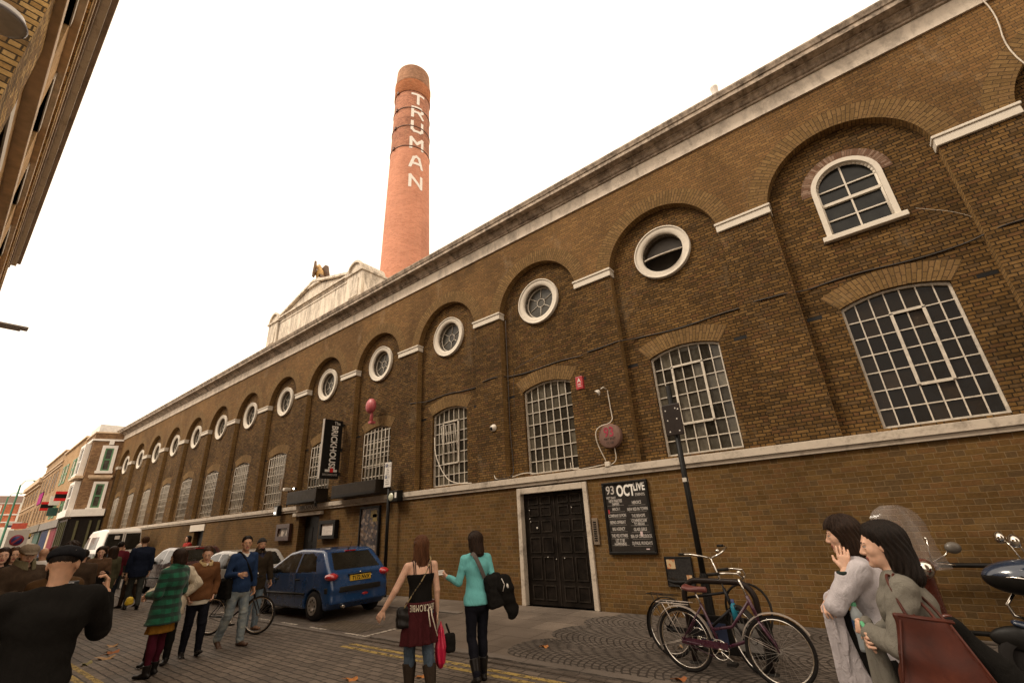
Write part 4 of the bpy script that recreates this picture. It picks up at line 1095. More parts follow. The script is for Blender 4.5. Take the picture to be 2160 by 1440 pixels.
# cameras, lamps, junction box
def camera_dome(loc, label):
    t = empty('security_camera', loc, 0, label, 'camera')
    b = MB(); b.lathe([(.001, -.12), (.075, -.11), (.1, -.04), (.1, .03), (.04, .05)], (0, 0, 0), (.25, 1, .3), 20); b.build('housing', M_PALE if False else plain('camera_white', (.62, .56, .48), .35), t)
    b = MB(); b.ball((-.03, -.085, -.02), (.06, .05, .06), 12); b.build('lens', M_BLACK, t)
    b = MB(); b.tube([(0, 0, 0), (.02, .2, .02)], .02, 6); b.build('bracket', M_IRON, t)
camera_dome((-7.92, REC - .15, 4.19), 'white round security camera beside the open casement window')
t = empty('bracket_light', (-8.2, REC - .02, 4.5), 0, 'small grey floodlight on the wall above the round security camera', 'lamp')
b = MB(); b.box(-.09, .09, -.16, -.06, -.12, .08); b.build('housing', plain('grey_metal', (.10, .09, .08), .4), t, bevel=.01)
b = MB(); b.tube([(0, -.06, 0), (0, .0, .04)], .03, 6); b.build('arm', M_IRON, t)
t = empty('post_camera', (-18.75, -.1, 2.8), 0, 'small pale camera on a thin upright rod above the band', 'camera')
b = MB(); b.tube([(0, 0, 0), (0, 0, .62)], .02, 6); b.build('rod', M_IRON, t)
b = MB(); b.box(-.09, .09, -.22, .06, .6, .72); b.build('housing', plain('camera_white', (.62, .56, .48), .35), t, bevel=.03)
t = empty('bulkhead_lamp', (-19.28, -.12, 2.69), 0, 'black box lantern with a bright lamp on the pale band', 'lamp')
b = MB(); b.box(-.16, .16, -.14, .02, -.19, .19); b.build('case', M_BLACK, t, bevel=.02)
b = MB(); b.box(-.12, .12, -.155, -.142, -.15, .14); b.build('glass', plain('lantern_glass', (.22, .21, .19), .1), t)
b = MB(); b.ball((0, -.16, -.08), .04, 10); b.build('bulb', lamp_mat('lit_bulb', (1, .93, .8), 4), t)
t = empty('floodlight', (-11.78, -.12, 2.70), 0, 'black floodlight and white sensor fixed to the band beside the sign post', 'lamp')
b = MB(); b.box(-.22, .22, -.2, .02, -.16, .16); b.build('case', M_BLACK, t, bevel=.02)
b = MB(); b.lathe([(.001, -.03), (.1, -.02), (.12, 0)], (-.08, -.2, -.02), (0, 1, 0), 16); b.build('lamp_face', plain('lamp_face', (.5, .5, .38), .2), t)
b = MB(); b.box(.12, .19, -.22, -.2, -.06, .1); b.build('sensor', M_WHITE, t)
t = empty('spot_lamp', (-16.0, -.4, 3.30), 0, 'small lit spot lamp on top of the short awning box', 'lamp'); t.location = (-17.6, -.44, 3.31)
b = MB(); b.tube([(0, 0, 0), (0, .0, .06)], .015, 6); b.box(-.05, .05, -.03, .05, .05, .12); b.build('body', M_BLACK, t)
b = MB(); b.ball((.0, -.04, .085), .035, 10); b.build('bulb', lamp_mat('lit_bulb', (1, .93, .8), 4), t)
t = empty('spot_lamp', (-16.0, -.42, 2.78), 0, 'small unlit black spot lamp hanging under the short awning box end', 'lamp')
b = MB(); b.lathe([(.04, 0), (.05, .16), (.02, .2)], (0, 0, -.1), (.5, -.3, .6), 10); b.build('body', M_IRON, t)
b = MB(); b.tube([(0, .05, .1), (0, .3, .1)], .012, 5); b.build('arm', M_IRON, t)
t = empty('junction_box', (-4.62, -.1, 2.79), 0, 'small pale junction box on the band under the round sign', 'junction box')
b = MB(); b.box(-.06, .06, -.02, .06, 0, .10); b.build('box', M_CABLE, t, bevel=.01)
t = empty('small_lamp', (-4.5, -.06, 4.45), 0, 'small pale swan neck lamp above the round club sign', 'lamp')
b = MB(); b.lathe([(.03, 0), (.07, -.06), (.075, -.08)], (-.05, -.12, .02), (.6, .3, .7), 12); b.build('shade', M_PALE, t)
b = MB(); b.tube([(-.02, -.1, .05), (.03, -.06, .09), (.05, .06, .06)], .014, 6); b.build('arm', M_PALE, t)
t = empty('intercom_panel', (-5.13, 0, 1.24), 0, 'narrow brown metal intercom panel beside the double doors', 'intercom')
b = MB(); b.box(-.07, .07, -.04, 0, 0, .52); b.build('plate', plain('bronze_plate', (.16, .12, .085), .4, .2), t, bevel=.006)
b = MB()
for k in range(9): b.box(-.04, .035, -.046, -.0405, .07 + .045 * k, .095 + .045 * k)
b.build('button', M_BLACK, t)
b = MB(); b.box(-7.845, -7.63, -.012, .02, .5, .60); tag(b.build('air_brick', M_BLACK), 'black air vent low in the wall left of the double doors', 'vent')
b = MB(); b.box(-17.95 - 2.25, -17.95 - 1.95, REC - .02, REC, 3.55, 4.0)
tag(b.build('blank_plaque', plain('brown_plaque', (.15, .095, .055), .8)), 'plain brown plaque between two barred windows', 'plaque')

def cable(label, pts, r=.012, m=None, name='cable'):
    # smooth the run
    P = [np.array(q, float) for q in pts]
    for _ in range(2):
        Q = [P[0]]
        for a, c in zip(P[:-1], P[1:]): Q += [a * .75 + c * .25, a * .25 + c * .75]
        P = Q + [P[-1]]
    b = MB(); b.tube(P, r, 5)
    return tag(b.build(name, m or M_CABLE), label, 'cable')
cable('pale cable looping down from the swan neck lamp round the club sign', [(-4.42, -.03, 4.47), (-4.4, -.03, 4.0), (-4.38, -.03, 3.72), (-4.72, -.19, 3.66), (-4.8, -.19, 3.4), (-4.66, -.06, 2.9)])
cable('short pale cable hanging between the club sign and the junction box', [(-4.42, -.06, 3.17), (-4.4, -.06, 2.9), (-4.55, -.06, 2.82)], .01)
cable('white cable drooping out of the open casement to the band', [(-10.42, .12, 4.3), (-10.2, -.05, 3.7), (-9.7, -.08, 3.0), (-9.2, -.09, 2.83), (-8.7, -.09, 2.81)], .014)
cable('pale cable dropping from the grey floodlight to the band', [(-8.15, .18, 4.62), (-8.02, .18, 4.5), (-8.05, .18, 3.4), (-7.98, -.02, 2.86), (-7.7, -.08, 2.81)], .011)
cable('thin cable down the pier beside the round security camera', [(-7.32, -.015, 7.2), (-7.33, -.015, 5.0), (-7.35, -.015, 4.0), (-7.28, -.015, 3.0), (-7.3, -.09, 2.82), (-7.9, -.09, 2.82)], .010, M_DCABLE)
cable('pale cable lying along the band over the double doors', [(-7.3, -.08, 2.83), (-6.9, -.06, 2.9), (-6.5, -.07, 2.83)], .012)
cable('pale wire lying along the band from the junction box', [(-4.7, -.09, 2.84), (-5.1, -.09, 2.81), (-5.55, -.09, 2.80), (-5.56, -.09, 2.98)], .010)
cable('dark cable bracketed across the panels above the window heads', [(x, (REC - .015) if abs(((x - BX0) / BP) - round((x - BX0) / BP)) * BP < HW else -.015, 5.56 + .03 * math.sin(x * 3)) for x in np.arange(-11.5, 6.0, .29)], .014, M_DCABLE)
cable('dark cable curving up the panel left of the alarm box', [(-7.33, .2, 4.6), (-7.3, .2, 5.6), (-7.15, .2, 5.8), (-6.2, .2, 5.95)], .014, M_DCABLE)
cable('long pale wire hanging from the cornice at the far right', [(3.55, -.10, 9.9), (3.62, -.05, 9.3), (3.5, -.03, 8.6), (3.62, -.03, 7.9), (3.4, -.02, 7.0), (3.3, -.02, 5.7), (2.9, -.02, 5.5), (2.45, .2, 5.65), (2.2, .2, 6.1), (1.7, .2, 6.45)], .012)
b = MB(); b.tube([(-12.12, -.05, -.02), (-12.12, -.05, 2.55)], .05, 8); 
tag(b.build('downpipe', M_BLACK), 'black downpipe on the wall behind the parking sign', 'pipe') if False else None

# posts
t = empty('parking_sign_post', (-12.02, -.28, 0), 0, 'slim black post carrying a tall white parking sign near the blue car', 'sign post')
b = MB(); b.tube([(0, 0, -.05), (0, 0, 3.8)], .05, 12); b.lathe([(.075, 0), (.075, .25), (.05, .3)], n=12); b.build('post', M_BLACK, t)
b = MB(); b.box(-.16, .16, -.085, -.06, 2.98, 3.72); b.build('sign_plate', plain('sign_white', (.62, .58, .53), .5, .06), t, bevel=.004)
b = MB(); b.box(-.12, -.02, -.088, -.0855, 3.58, 3.68); b.box(-.12, -.02, -.088, -.0855, 3.24, 3.34)
b.build('blue_square', plain('sign_blue', (.03, .05, .12), .5), t)
text('letter', 'P', .09, (-.07, -.09, 3.63), FX, FZ, M_INK, t, .001); text('letter', 'P', .09, (-.07, -.09, 3.29), FX, FZ, M_INK, t, .001)
for z0, wd in ((3.645, 'Mon - Sat'), (3.595, '8.30 am - 6.30 pm'), (3.53, 'Pay at'), (3.48, 'machine'), (3.42, 'Max stay'), (3.37, '4 hours'), (3.31, 'Permit'), (3.26, 'holders'), (3.19, 'A1 A2'), (3.13, 'Mon - Sun'), (3.07, 'At any time')):
    text('small_print', wd, .042, (.06 if z0 > 3.55 or 3.2 < z0 < 3.34 else 0, -.0875, z0), FX, FZ, plain('print_dark', (.06, .05, .05), .7), t, .001, .6 if len(wd) > 12 else .9)
t = empty('sign_post', (-2.37, -2.05, 0), 0, 'tall black post behind the bicycles with the back of a dark sign plate', 'sign post')
b = MB(); b.tube([(0, 0, -.05), (0, 0, 3.72)], .042, 12); b.lathe([(.062, 0), (.062, .9), (.045, .96)], n=12); b.build('post', M_BLACK, t)
b = MB(); b.box(-.145, .145, -.075, -.05, 2.90, 3.40); b.build('sign_plate', plain('sign_back', (.022, .015, .012), .5, .3), t, bevel=.02)
b = MB()
for x, z in ((-.09, 3.30), (.07, 3.32), (.11, 3.30), (-.08, 3.14), (.07, 3.15), (-.07, 2.96), (.08, 2.96)): b.lathe([(.012, 0), (.001, -.006)], (x, -.076, z), (0, 1, 0), 6)
b.build('rivet', M_PALE, t)
b = MB(); b.box(-.03, .03, -.05, .05, 2.2, 2.26); b.build('clamp', M_PALE, t)

# wall rail at the far right
t = empty('wall_rail', (2.2, -.28, 0), 0, 'black double wall rail behind the scooters', 'rail')
b = MB(); b.tube([(-2.6, 0, .92), (4, 0, .92)], .03, 8); b.build('top_rail', M_BLACK, t)
b = MB(); b.tube([(-2.6, 0, .13), (4, 0, .13)], .03, 8); b.build('bottom_rail', M_BLACK, t)
for x in (-2.55, -.4, 1.8, 3.9):
    b = MB(); b.tube([(x, 0, 0), (x, 0, .92)], .025, 8); b.tube([(x, 0, .86), (x, .28, .86)], .02, 6); b.build('upright', M_BLACK, t)

# roof items
t = empty('roof_vent_pipe', (-.66, .35, 10.5), 0, 'short white vent pipe with a rusty foot on the brewery roof edge', 'pipe')
b = MB(); b.lathe([(.075, .45), (.08, .95), (.09, .96), (.09, 1.0)], n=14); b.build('pipe', M_WHITE, t)
b = MB(); b.lathe([(.13, 0), (.10, .45)], n=14); b.build('foot', plain('rust', (.22, .08, .05), .8), t)
# eagle
t = empty('eagle_statue', (-19.42, .35, 13.30), 0, 'brown and gold eagle statue with half raised wings on top of the pediment', 'statue')
t.scale = (1.15, 1.15, 1.25)
M_EAG = plain('eagle_brown', (.11, .055, .022), .45, .5, 9, .3); M_EAGG = plain('eagle_gold', (.60, .36, .12), .4, .5, 8, .3)
b = MB(); b.ball((.05, 0, .42), (.17, .16, .28), 16); b.ball((-.02, 0, .70), (.10, .10, .17), 14); b.ball((-.12, 0, .86), (.115, .085, .085), 14)
b.lathe([(.04, 0), (.025, .09), (.002, .14)], (-.21, 0, .86), (-1, 0, -.45), 8); b.build('body', M_EAGG, t)
for sy in (-1, 1):
    b = MB(); pts = [(-.12, .66), (.02, .80), (.16, .96), (.30, .90), (.36, .62), (.44, .30), (.42, .10), (.30, .20), (.24, .16), (.14, .30), (-.02, .42)]
    b.prism(pts, sy * .16 - .03, sy * .16 + .03); 
    M4 = Matrix.Rotation(sy * R(38), 4, 'Z')
    b.v = [tuple(M4 @ Vector(q)) for q in b.v]
    b.build('wing', M_EAG, t)
b = MB(); b.prism([(.1, .3), (.26, .34), (.42, .02), (.36, -.06), (.22, .02)], -.1, .1); b.build('tail', M_EAG, t)
b = MB(); b.tube([(0, -.08, .25), (-.02, -.08, .04), (-.12, -.08, .02)], .045, 8); b.tube([(0, .08, .25), (-.02, .08, .04), (-.12, .08, .02)], .045, 8); b.build('legs', M_EAGG, t)
b = MB(); b.ball((0, 0, -.02), (.35, .25, .12), 12); b.build('rock', M_PED, t)

# near-side lamps
t = empty('wall_lantern', (-4.55, -9.90, 5.72), 0, 'large pale hooded lantern on the near corner building', 'street lamp')
t.scale = (.42, .42, .42)
b = MB(); b.lathe([(.001, .32), (.16, .30), (.30, .18), (.36, .02), (.36, -.03), (.30, -.04), (.001, -.05)], n=28); b.build('hood', plain('milky_hood', (.40, .37, .33), .4, .15), t)
b = MB(); b.lathe([(.37, -.03), (.385, 0), (.37, .03)], n=28); b.build('rim', plain('grey_rim', (.16, .14, .14), .4), t)
b = MB(); b.tube([(-.25, -.1, .22), (-.5, -.2, .3)], .04, 8); b.build('arm', M_IRON, t)
t = empty('street_lamp', (-20.0, -8.98, 8.25), 0, 'flat grey street lamp head on a long arm against the white sky', 'street lamp')
b = MB(); b.box(-.12, .12, -.45, .45, -.04, .05); b.box(-.1, .1, -.45, .3, -.09, -.04); b.build('lamp_head', plain('lamp_grey', (.16, .13, .10), .4), t, bevel=.02)
b = MB(); b.tube([(0, -.4, .02), (0, -1.2, .1), (0, -1.4, 0)], .035, 8); b.build('arm', plain('lamp_grey', (.16, .13, .10), .4), t)
b = MB(); b.lathe([(.05, .15), (.05, .22)], (0, -.3, 0), n=8); b.tube([(0, -.3, .04), (0, -.3, .16)], .008, 4); b.build('photocell', M_BLACK, t)
# ------------------------------------------------------------------ smooth solids: distance functions turned into one continuous surface
def surfnet(fn, lo, hi, h):
    lo = np.asarray(lo, float); hi = np.asarray(hi, float)
    n = np.maximum(3, np.ceil((hi - lo) / h).astype(int) + 1)
    ax = [lo[i] + h * np.arange(n[i]) for i in range(3)]
    G = np.stack(np.meshgrid(*ax, indexing='ij'), -1).reshape(-1, 3)
    D = np.empty(len(G))
    for s in range(0, len(G), 400000): D[s:s + 400000] = fn(G[s:s + 400000])
    D = D.reshape(n)
    D[D == 0] = 1e-9
    ins = D < 0
    m = n - 1
    acc = np.zeros((*m, 3)); cnt = np.zeros(m)
    for axis in range(3):
        for a in (0, 1):
            for c in (0, 1):
                o = [0, 0, 0]; others = [k for k in range(3) if k != axis]
                o[others[0]], o[others[1]] = a, c
                s0 = tuple(slice(o[k], o[k] + m[k]) for k in range(3))
                o2 = list(o); o2[axis] += 1
                s1 = tuple(slice(o2[k], o2[k] + m[k]) for k in range(3))
                d0, d1 = D[s0], D[s1]
                cr = (d0 < 0) != (d1 < 0)
                t = np.where(cr, d0 / np.where(cr, d0 - d1, 1), 0)
                p = np.zeros((*m, 3)); p[..., others[0]] = a; p[..., others[1]] = c; p[..., axis] = t
                acc += np.where(cr[..., None], p, 0); cnt += cr
    act = cnt > 0
    idx = -np.ones(m, int); idx[act] = np.arange(act.sum())
    I = np.argwhere(act)
    V = lo + h * (I + acc[act] / cnt[act][:, None])
    F = []
    for axis in range(3):
        b, c = [(1, 2), (2, 0), (0, 1)][axis]
        s0 = [slice(None)] * 3; s1 = [slice(None)] * 3
        s0[axis] = slice(0, -1); s1[axis] = slice(1, None)
        A, B = ins[tuple(s0)], ins[tuple(s1)]
        for E, flip in ((np.argwhere(A & ~B), False), (np.argwhere(~A & B), True)):
            if not len(E): continue
            ok = (E[:, b] > 0) & (E[:, c] > 0) & (E[:, b] < m[b]) & (E[:, c] < m[c])
            E = E[ok]
            def at(db, dc):
                q = E.copy(); q[:, b] += db; q[:, c] += dc
                return idx[q[:, 0], q[:, 1], q[:, 2]]
            q = np.stack([at(-1, -1), at(0, -1), at(0, 0), at(-1, 0)], 1)
            F.append(q[:, ::-1] if flip else q)
    return V, (np.concatenate(F) if F else np.zeros((0, 4), int))

def smin(a, b, k):
    if k <= 0: return np.minimum(a, b)
    hh = np.clip(.5 + .5 * (b - a) / k, 0, 1)
    return b + (a - b) * hh - k * hh * (1 - hh)
def smax(a, b, k): return -smin(-a, -b, k)

def d_cap(P, a, b, ra, rb):
    a = np.asarray(a, float); b = np.asarray(b, float); ab = b - a
    t = np.clip(((P - a) @ ab) / max(ab @ ab, 1e-9), 0, 1)
    return np.linalg.norm(P - a - t[:, None] * ab, axis=1) - (ra + (rb - ra) * t)
def d_ecap(P, a, b, side, ra, rb):
    """tapered limb with an oval section: ra, rb = (half width along side, half depth)"""
    a = np.asarray(a, float); b = np.asarray(b, float); ab = b - a; L = np.linalg.norm(ab); w = ab / max(L, 1e-9)
    s = unit(np.asarray(side, float) - w * np.dot(side, w)); f = np.cross(w, s)
    q = P - a; z = q @ w; t = np.clip(z / max(L, 1e-9), 0, 1)
    rs = ra[0] + (rb[0] - ra[0]) * t; rf = ra[1] + (rb[1] - ra[1]) * t
    ez = z - t * L; mr = np.minimum(rs, rf)
    return (np.sqrt(((q @ s) / rs) ** 2 + ((q @ f) / rf) ** 2 + (ez / mr) ** 2) - 1) * mr
def d_ell(P, c, r, M=None):
    q = P - np.asarray(c, float)
    if M is not None: q = q @ np.asarray(M)
    r = np.asarray(r, float)
    k0 = np.linalg.norm(q / r, axis=1); k1 = np.linalg.norm(q / (r * r), axis=1)
    return k0 * (k0 - 1) / np.maximum(k1, 1e-9)
def d_box(P, c, h, M=None, r=0.0):
    q = P - np.asarray(c, float)
    if M is not None: q = q @ np.asarray(M)
    q = np.abs(q) - (np.asarray(h, float) - r)
    return np.linalg.norm(np.maximum(q, 0), axis=1) + np.minimum(q.max(1), 0) - r
def d_poly(x, y, pts):
    """signed distance to a closed polygon in 2-D"""
    pts = np.asarray(pts, float); n = len(pts)
    d = np.full(len(x), 1e9); s = np.ones(len(x))
    for i in range(n):
        a = pts[i]; b = pts[i - 1]
        e = b - a; wx, wy = x - a[0], y - a[1]
        t = np.clip((wx * e[0] + wy * e[1]) / max(e @ e, 1e-12), 0, 1)
        d = np.minimum(d, (wx - e[0] * t) ** 2 + (wy - e[1] * t) ** 2)
        c1 = y >= a[1]; c2 = y < b[1]; c3 = e[0] * wy > e[1] * wx
        fl = (c1 & c2 & c3) | (~c1 & ~c2 & ~c3)
        s = np.where(fl, -s, s)
    return s * np.sqrt(d)
def inpoly(x, y, pts): return d_poly(x, y, pts) < 0

def solid(name, fn, lo, hi, h, mats, parent, classify=None, xf=None):
    V, F = surfnet(fn, lo, hi, h)
    if len(F) == 0: return None
    b = MB()
    me = bpy.data.meshes.new(name)
    me.from_pydata(V.tolist(), [], F.tolist())
    if not isinstance(mats, (list, tuple)): mats = [mats]
    for q in mats: me.materials.append(q)
    if classify is not None:
        cen = V[F].mean(1)
        me.polygons.foreach_set('material_index', classify(cen).astype(int))
    me.polygons.foreach_set('use_smooth', [True] * len(F))
    uv = me.uv_layers.new(name='UVMap')
    li = np.empty(len(me.loops), int); me.loops.foreach_get('vertex_index', li)
    uv.data.foreach_set('uv', V[li][:, [0, 2]].ravel())
    me.update()
    o = bpy.data.objects.new(name, me); col.objects.link(o); o.parent = parent
    return o
# ------------------------------------------------------------------ cars
def car_paint(name, c, rough=.28):
    return plain(name, c, rough, .03, 1.2, 0, .0, .5, .8)
M_TYRE = plain('tyre_rubber', (.014, .012, .011), .8, .2)
M_RIMC = plain('wheel_cover', (.36, .32, .28), .35, .12, 8, 0, .5)
M_CARGL = glass_dark('car_glass', (.014, .013, .010), .04, .5, 2)
M_TRIM = plain('black_trim', (.016, .014, .012), .55)
M_LAMP = plain('red_lens', (.42, .02, .025), .15, .2, 20, 0, 0, .6, .6)
M_CHROME = plain('chrome', (.7, .66, .6), .12, .05, 5, 0, 1.0)

def wheel(parent, x, y, r, w, side):
    """wheel with its axle along y; side = -1 faces -y"""
    b = MB(); b.lathe([(r * .62, -w / 2), (r * .9, -w / 2), (r * .985, -w * .33), (r, 0), (r * .985, w * .33), (r * .9, w / 2), (r * .62, w / 2)], (x, y, r), (0, 1, 0), 28)
    b.lathe([(.001, side * -.02), (r * .62, side * -.02)], (x, y, r), (0, 1, 0), 20)
    wh = b.build('wheel', M_TYRE, parent)
    b = MB(); o = side * w / 2
    b.lathe([(.001, o * .72), (r * .16, o * .78), (r * .2, o * .92), (r * .5, o * .98), (r * .62, o * 1.0), (r * .66, o * .9)], (x, y, r), (0, 1, 0), 28)
    c = b.build('rim', M_RIMC, wh)
    b = MB()
    for k in range(8):
        a = 2 * math.pi * k / 8
        cx, cz = x + r * .38 * math.cos(a), r + r * .38 * math.sin(a)
        b.lathe([(r * .075, 0), (r * .07, side * .004), (.001, side * .004)], (cx, y + o * .97 + side * .004, cz), (0, 1, 0), 10)
    b.build('rim_slot', M_TRIM, wh)
    return wh

def car_body(parent, prof, half, tumble, zbelt, arches, mats, windows, h=.028, k=.07, plan=None, rearwin=None, frontwin=None):
    """profile polygon in x-z, nearly rectangular plan, sides leaning in above the belt"""
    xs = [p[0] for p in prof]; zs = [p[1] for p in prof]
    xa, xb, zt = min(xs), max(xs), max(zs)
    xm, hl = (xa + xb) / 2, (xb - xa) / 2
    def fn(P):
        x, y, z = P[:, 0], np.abs(P[:, 1]), P[:, 2]
        d = d_poly(x, z, prof)
        u = np.abs((x - xm) / hl)
        hw = half * (1 - .10 * u ** 3.2) - .012
        lean = np.clip((z - zbelt) / max(zt - zbelt, .01), 0, 1)
        low = np.clip((.42 - z) / .4, 0, 1)
        hw = hw - tumble * lean ** 1.15 - .06 * low ** 1.5
        d = smax(d, (y - hw) * .96, k)
        for cx, r in arches:
            a = np.hypot(x - cx, z - r * .93) - r * 1.14
            a = np.maximum(a, -(y - half + .24))
            d = smax(d, -a, .02)
        return d
    def cls(c):
        x, y, z = c[:, 0], np.abs(c[:, 1]), c[:, 2]
        m = np.zeros(len(c))
        side = y > half - tumble - .18
        for w in windows: m[inpoly(x, z, w) & side] = 1
        for w, x0, x1 in (rearwin or []): m[inpoly(c[:, 1], z, w) & (x > x0) & (x < x1) & (y < half - tumble * .55)] = 1
        for cx, r in arches:
            m[(np.hypot(x - cx, z - r * .93) < r * 1.13) & (y < half - .025)] = 2
        m[z < .21] = 2
        return m
    o = solid('body', fn, (xa - .05, -half - .06, .08), (xb + .05, half + .06, zt + .06), h, mats, parent, cls)
    sm = o.modifiers.new('smooth', 'SMOOTH'); sm.factor = .5; sm.iterations = 9
    return o

# blue hatchback: local x forward, rear at x = 0
def hatchback(loc, rz, label, paint, plate=None, detail=True, L=3.83, H=1.43):
    t = empty('parked_car', loc, rz, label, 'car', 'cars parked along the brewery wall')
    prof = [(.0, .34), (.02, .50), (.0, .62), (.06, .78), (.10, .92), (.16, .97), (.55, 1.36), (.68, 1.41), (1.1, H), (1.6, H + .005), (2.05, 1.37), (2.85, .98), (3.2, .93), (3.55, .82), (3.75, .68), (3.83, .5), (3.8, .30), (3.6, .2), (.2, .2)]
    sw = [[(.60, .97), (1.38, .94), (1.38, 1.335), (1.0, 1.345), (.78, 1.28)], [(1.46, .94), (2.66, .925), (2.42, 1.08), (2.02, 1.30), (1.70, 1.345), (1.46, 1.34)]]
    rw = [([(-.60, .99), (.60, .99), (.50, 1.335), (-.50, 1.335)], .0, .58), ([(-.62, 1.0), (.62, 1.0), (.54, 1.32), (-.54, 1.32)], 1.9, 3.0)]
    car_body(t, prof, .835, .17, .93, ((.63, .30), (3.07, .30)), [paint, M_CARGL, M_TRIM], sw, .017 if detail else .024, rearwin=rw)
    for x in (.63, 3.07):
        for s in (-1, 1): wheel(t, x, s * .70, .295, .19, s)
    for s in (-1, 1):
        def lampf(P, s=s): return d_ell(P, (.17, s * .66, .86), (.20, .145, .085), Matrix.Rotation(s * R(-20), 3, 'Z'))
        solid('tail_lamp', lampf, (-.1, min(s * .4, s * .9), .7), (.5, max(s * .4, s * .9), 1.0), .014, M_LAMP, t)
        b = MB(); b.ball((2.45, s * .90, .98), (.08, .10, .07), 12); b.build('wing_mirror', M_TRIM, t)
        for x in (1.42, 2.42 - .0):
            b = MB(); b.tube([(x - .0, s * .822, .80), (x - .10, s * .835, .805), (x - .2, s * .822, .80)], .017, 6); b.build('door_handle', M_TRIM, t)
        b = MB(); b.tube([(.95, s * .83, .52), (2.72, s * .83, .50)], .026, 6); b.build('rubbing_strip', M_TRIM, t)
        b = MB(); b.tube([(1.42, s * .832, .93), (1.40, s * .826, .62), (1.36, s * .815, .34)], .006, 4); b.tube([(2.62, s * .835, .93), (2.64, s * .832, .6), (2.6, s * .82, .32)], .006, 4); b.build('door_gap', M_BLACK, t)
    def bump(P):
        x, y, z = P[:, 0], np.abs(P[:, 1]), P[:, 2]
        d = np.maximum(np.abs(z - .60) - .055, np.abs(x + .0 - .10 * (y / .8) ** 4 * 2) - .035)
        return smax(d, y - .79, .02)
    solid('bumper_strip', bump, (-.08, -.84, .5), (.5, .84, .7), .016, M_TRIM, t)
    if plate:
        b = MB(); b.box(-.012 + .035, .075, -.27, .27, .745, .86); b.build('number_plate', plain('yellow_plate', (.58, .36, .03), .4, .08), t, bevel=.004)
        text('number', plate, .11, (.021, 0, .80), (0, -1, 0), (0, 0, 1), M_BLACK, t, .001, .92, .003)
        b = MB(); b.box(.03, .085, -.30, .30, .862, .885); b.build('plate_light_bar', M_TRIM, t)
    b = MB(); b.tube([(.62, 0, 1.40), (.55, 0, 1.44), (.50, 0, 1.56)], .006, 5); b.lathe([(.022, 0), (.012, .03)], (.62, 0, 1.40), n=8); b.build('aerial', M_TRIM, t)
    b = MB(); b.obox((.30, -.02, 1.06), (.012, -.19, .03), (.004, .0, .004), (.0, .008, .014)); b.tube([(.235, .14, .99), (.36, -.2, 1.10)], .009, 5); b.build('rear_wiper', M_BLACK, t)
    b = MB(); b.box(.52, .60, -.14, .14, 1.352, 1.375); b.build('brake_light', M_LAMP, t)
    b = MB(); b.tube([(-.03, .42, .27), (.2, .42, .27)], .03, 10); b.build('exhaust_pipe', M_CHROME, t)
    b = MB(); b.ball((.015, -.13, .46), (.02, .09, .03), 10); b.build('fog_lamp', M_LAMP, t)
    b = MB(); b.ball((.055, -.30, .82), (.015, .018, .018), 8); b.ball((.05, 0, .91), (.012, .03, .02), 8); b.build('badge', M_CHROME, t)
    return t
# rear faces +X in the street, so the car's forward axis points along -X
hatchback((-10.0, -2.44, -.012), math.pi, 'blue hatchback with yellow number plate parked by the wall', car_paint('blue_car_paint', (.004, .040, .130)), 'T172 NVX')
hatchback((-15.0, -2.35, -.012), math.pi, 'silver hatchback parked in front of the blue one', car_paint('silver_car_paint', (.40, .38, .35), .3), None, False)
t = hatchback((-20.2, -2.2, -.012), math.pi, 'dark maroon estate car parked beyond the silver hatchback', car_paint('maroon_car_paint', (.05, .015, .015)), None, False)
t.scale = (1.05, 1.02, 1.10)

# white van
t = empty('parked_van', (-34.4, -1.45, -.012), math.pi, 'white panel van with two dark rear windows parked in the street', 'van')
t.scale = (1.0, 1.0, 1.06)
prof = [(.0, .35), (.0, 1.5), (.05, 2.3), (.2, 2.44), (.8, 2.48), (3.0, 2.42), (3.35, 2.3), (4.25, 1.32), (4.9, 1.12), (5.1, .8), (5.1, .35), (4.9, .25), (.1, .25)]
sw = [[(3.0, 1.45), (4.05, 1.42), (3.45, 2.1), (3.0, 2.12)], [(1.0, 1.5), (2.6, 1.5), (2.6, 2.1), (1.0, 2.1)]]
rw = [([(-.82, 1.42), (-.08, 1.42), (-.08, 2.22), (-.74, 2.22)], -.1, .3), ([(.82, 1.42), (.08, 1.42), (.08, 2.22), (.74, 2.22)], -.1, .3)]
car_body(t, prof, .98, .12, 1.35, ((.95, .34), (4.1, .34)), [plain('white_van_paint', (.72, .69, .64), .35, .05, 3, 0, 0, .5, .4), M_CARGL, M_TRIM], sw, .028, .09, rearwin=rw)
for x in (.95, 4.1):
    for s in (-1, 1): wheel(t, x, s * .84, .34, .22, s)
for s in (-1, 1):
    b = MB(); b.box(-.02, .06, s * .9 - .05, s * .9 + .05, .8, 1.2); b.build('tail_lamp', M_LAMP, t)
b = MB(); b.box(-.012, .01, -.008, .008, .4, 2.25); b.build('door_gap', M_TRIM, t)
b = MB(); b.box(-.06, .06, -.9, .9, .42, .6); b.build('bumper', M_TRIM, t, bevel=.02)
b = MB(); b.box(-.012, .0, .2, .42, 1.95, 2.12); b.build('window_sticker', M_INK, t)
b = MB(); b.box(.6, 3.0, .985, .995, .75, 1.3); b.build('scrawled_side_panel', mottled('grey_graffiti', [(.3, (.05, .05, .05)), (.6, (.2, .19, .17)), (.9, (.16, .3, .05))], 4), t)

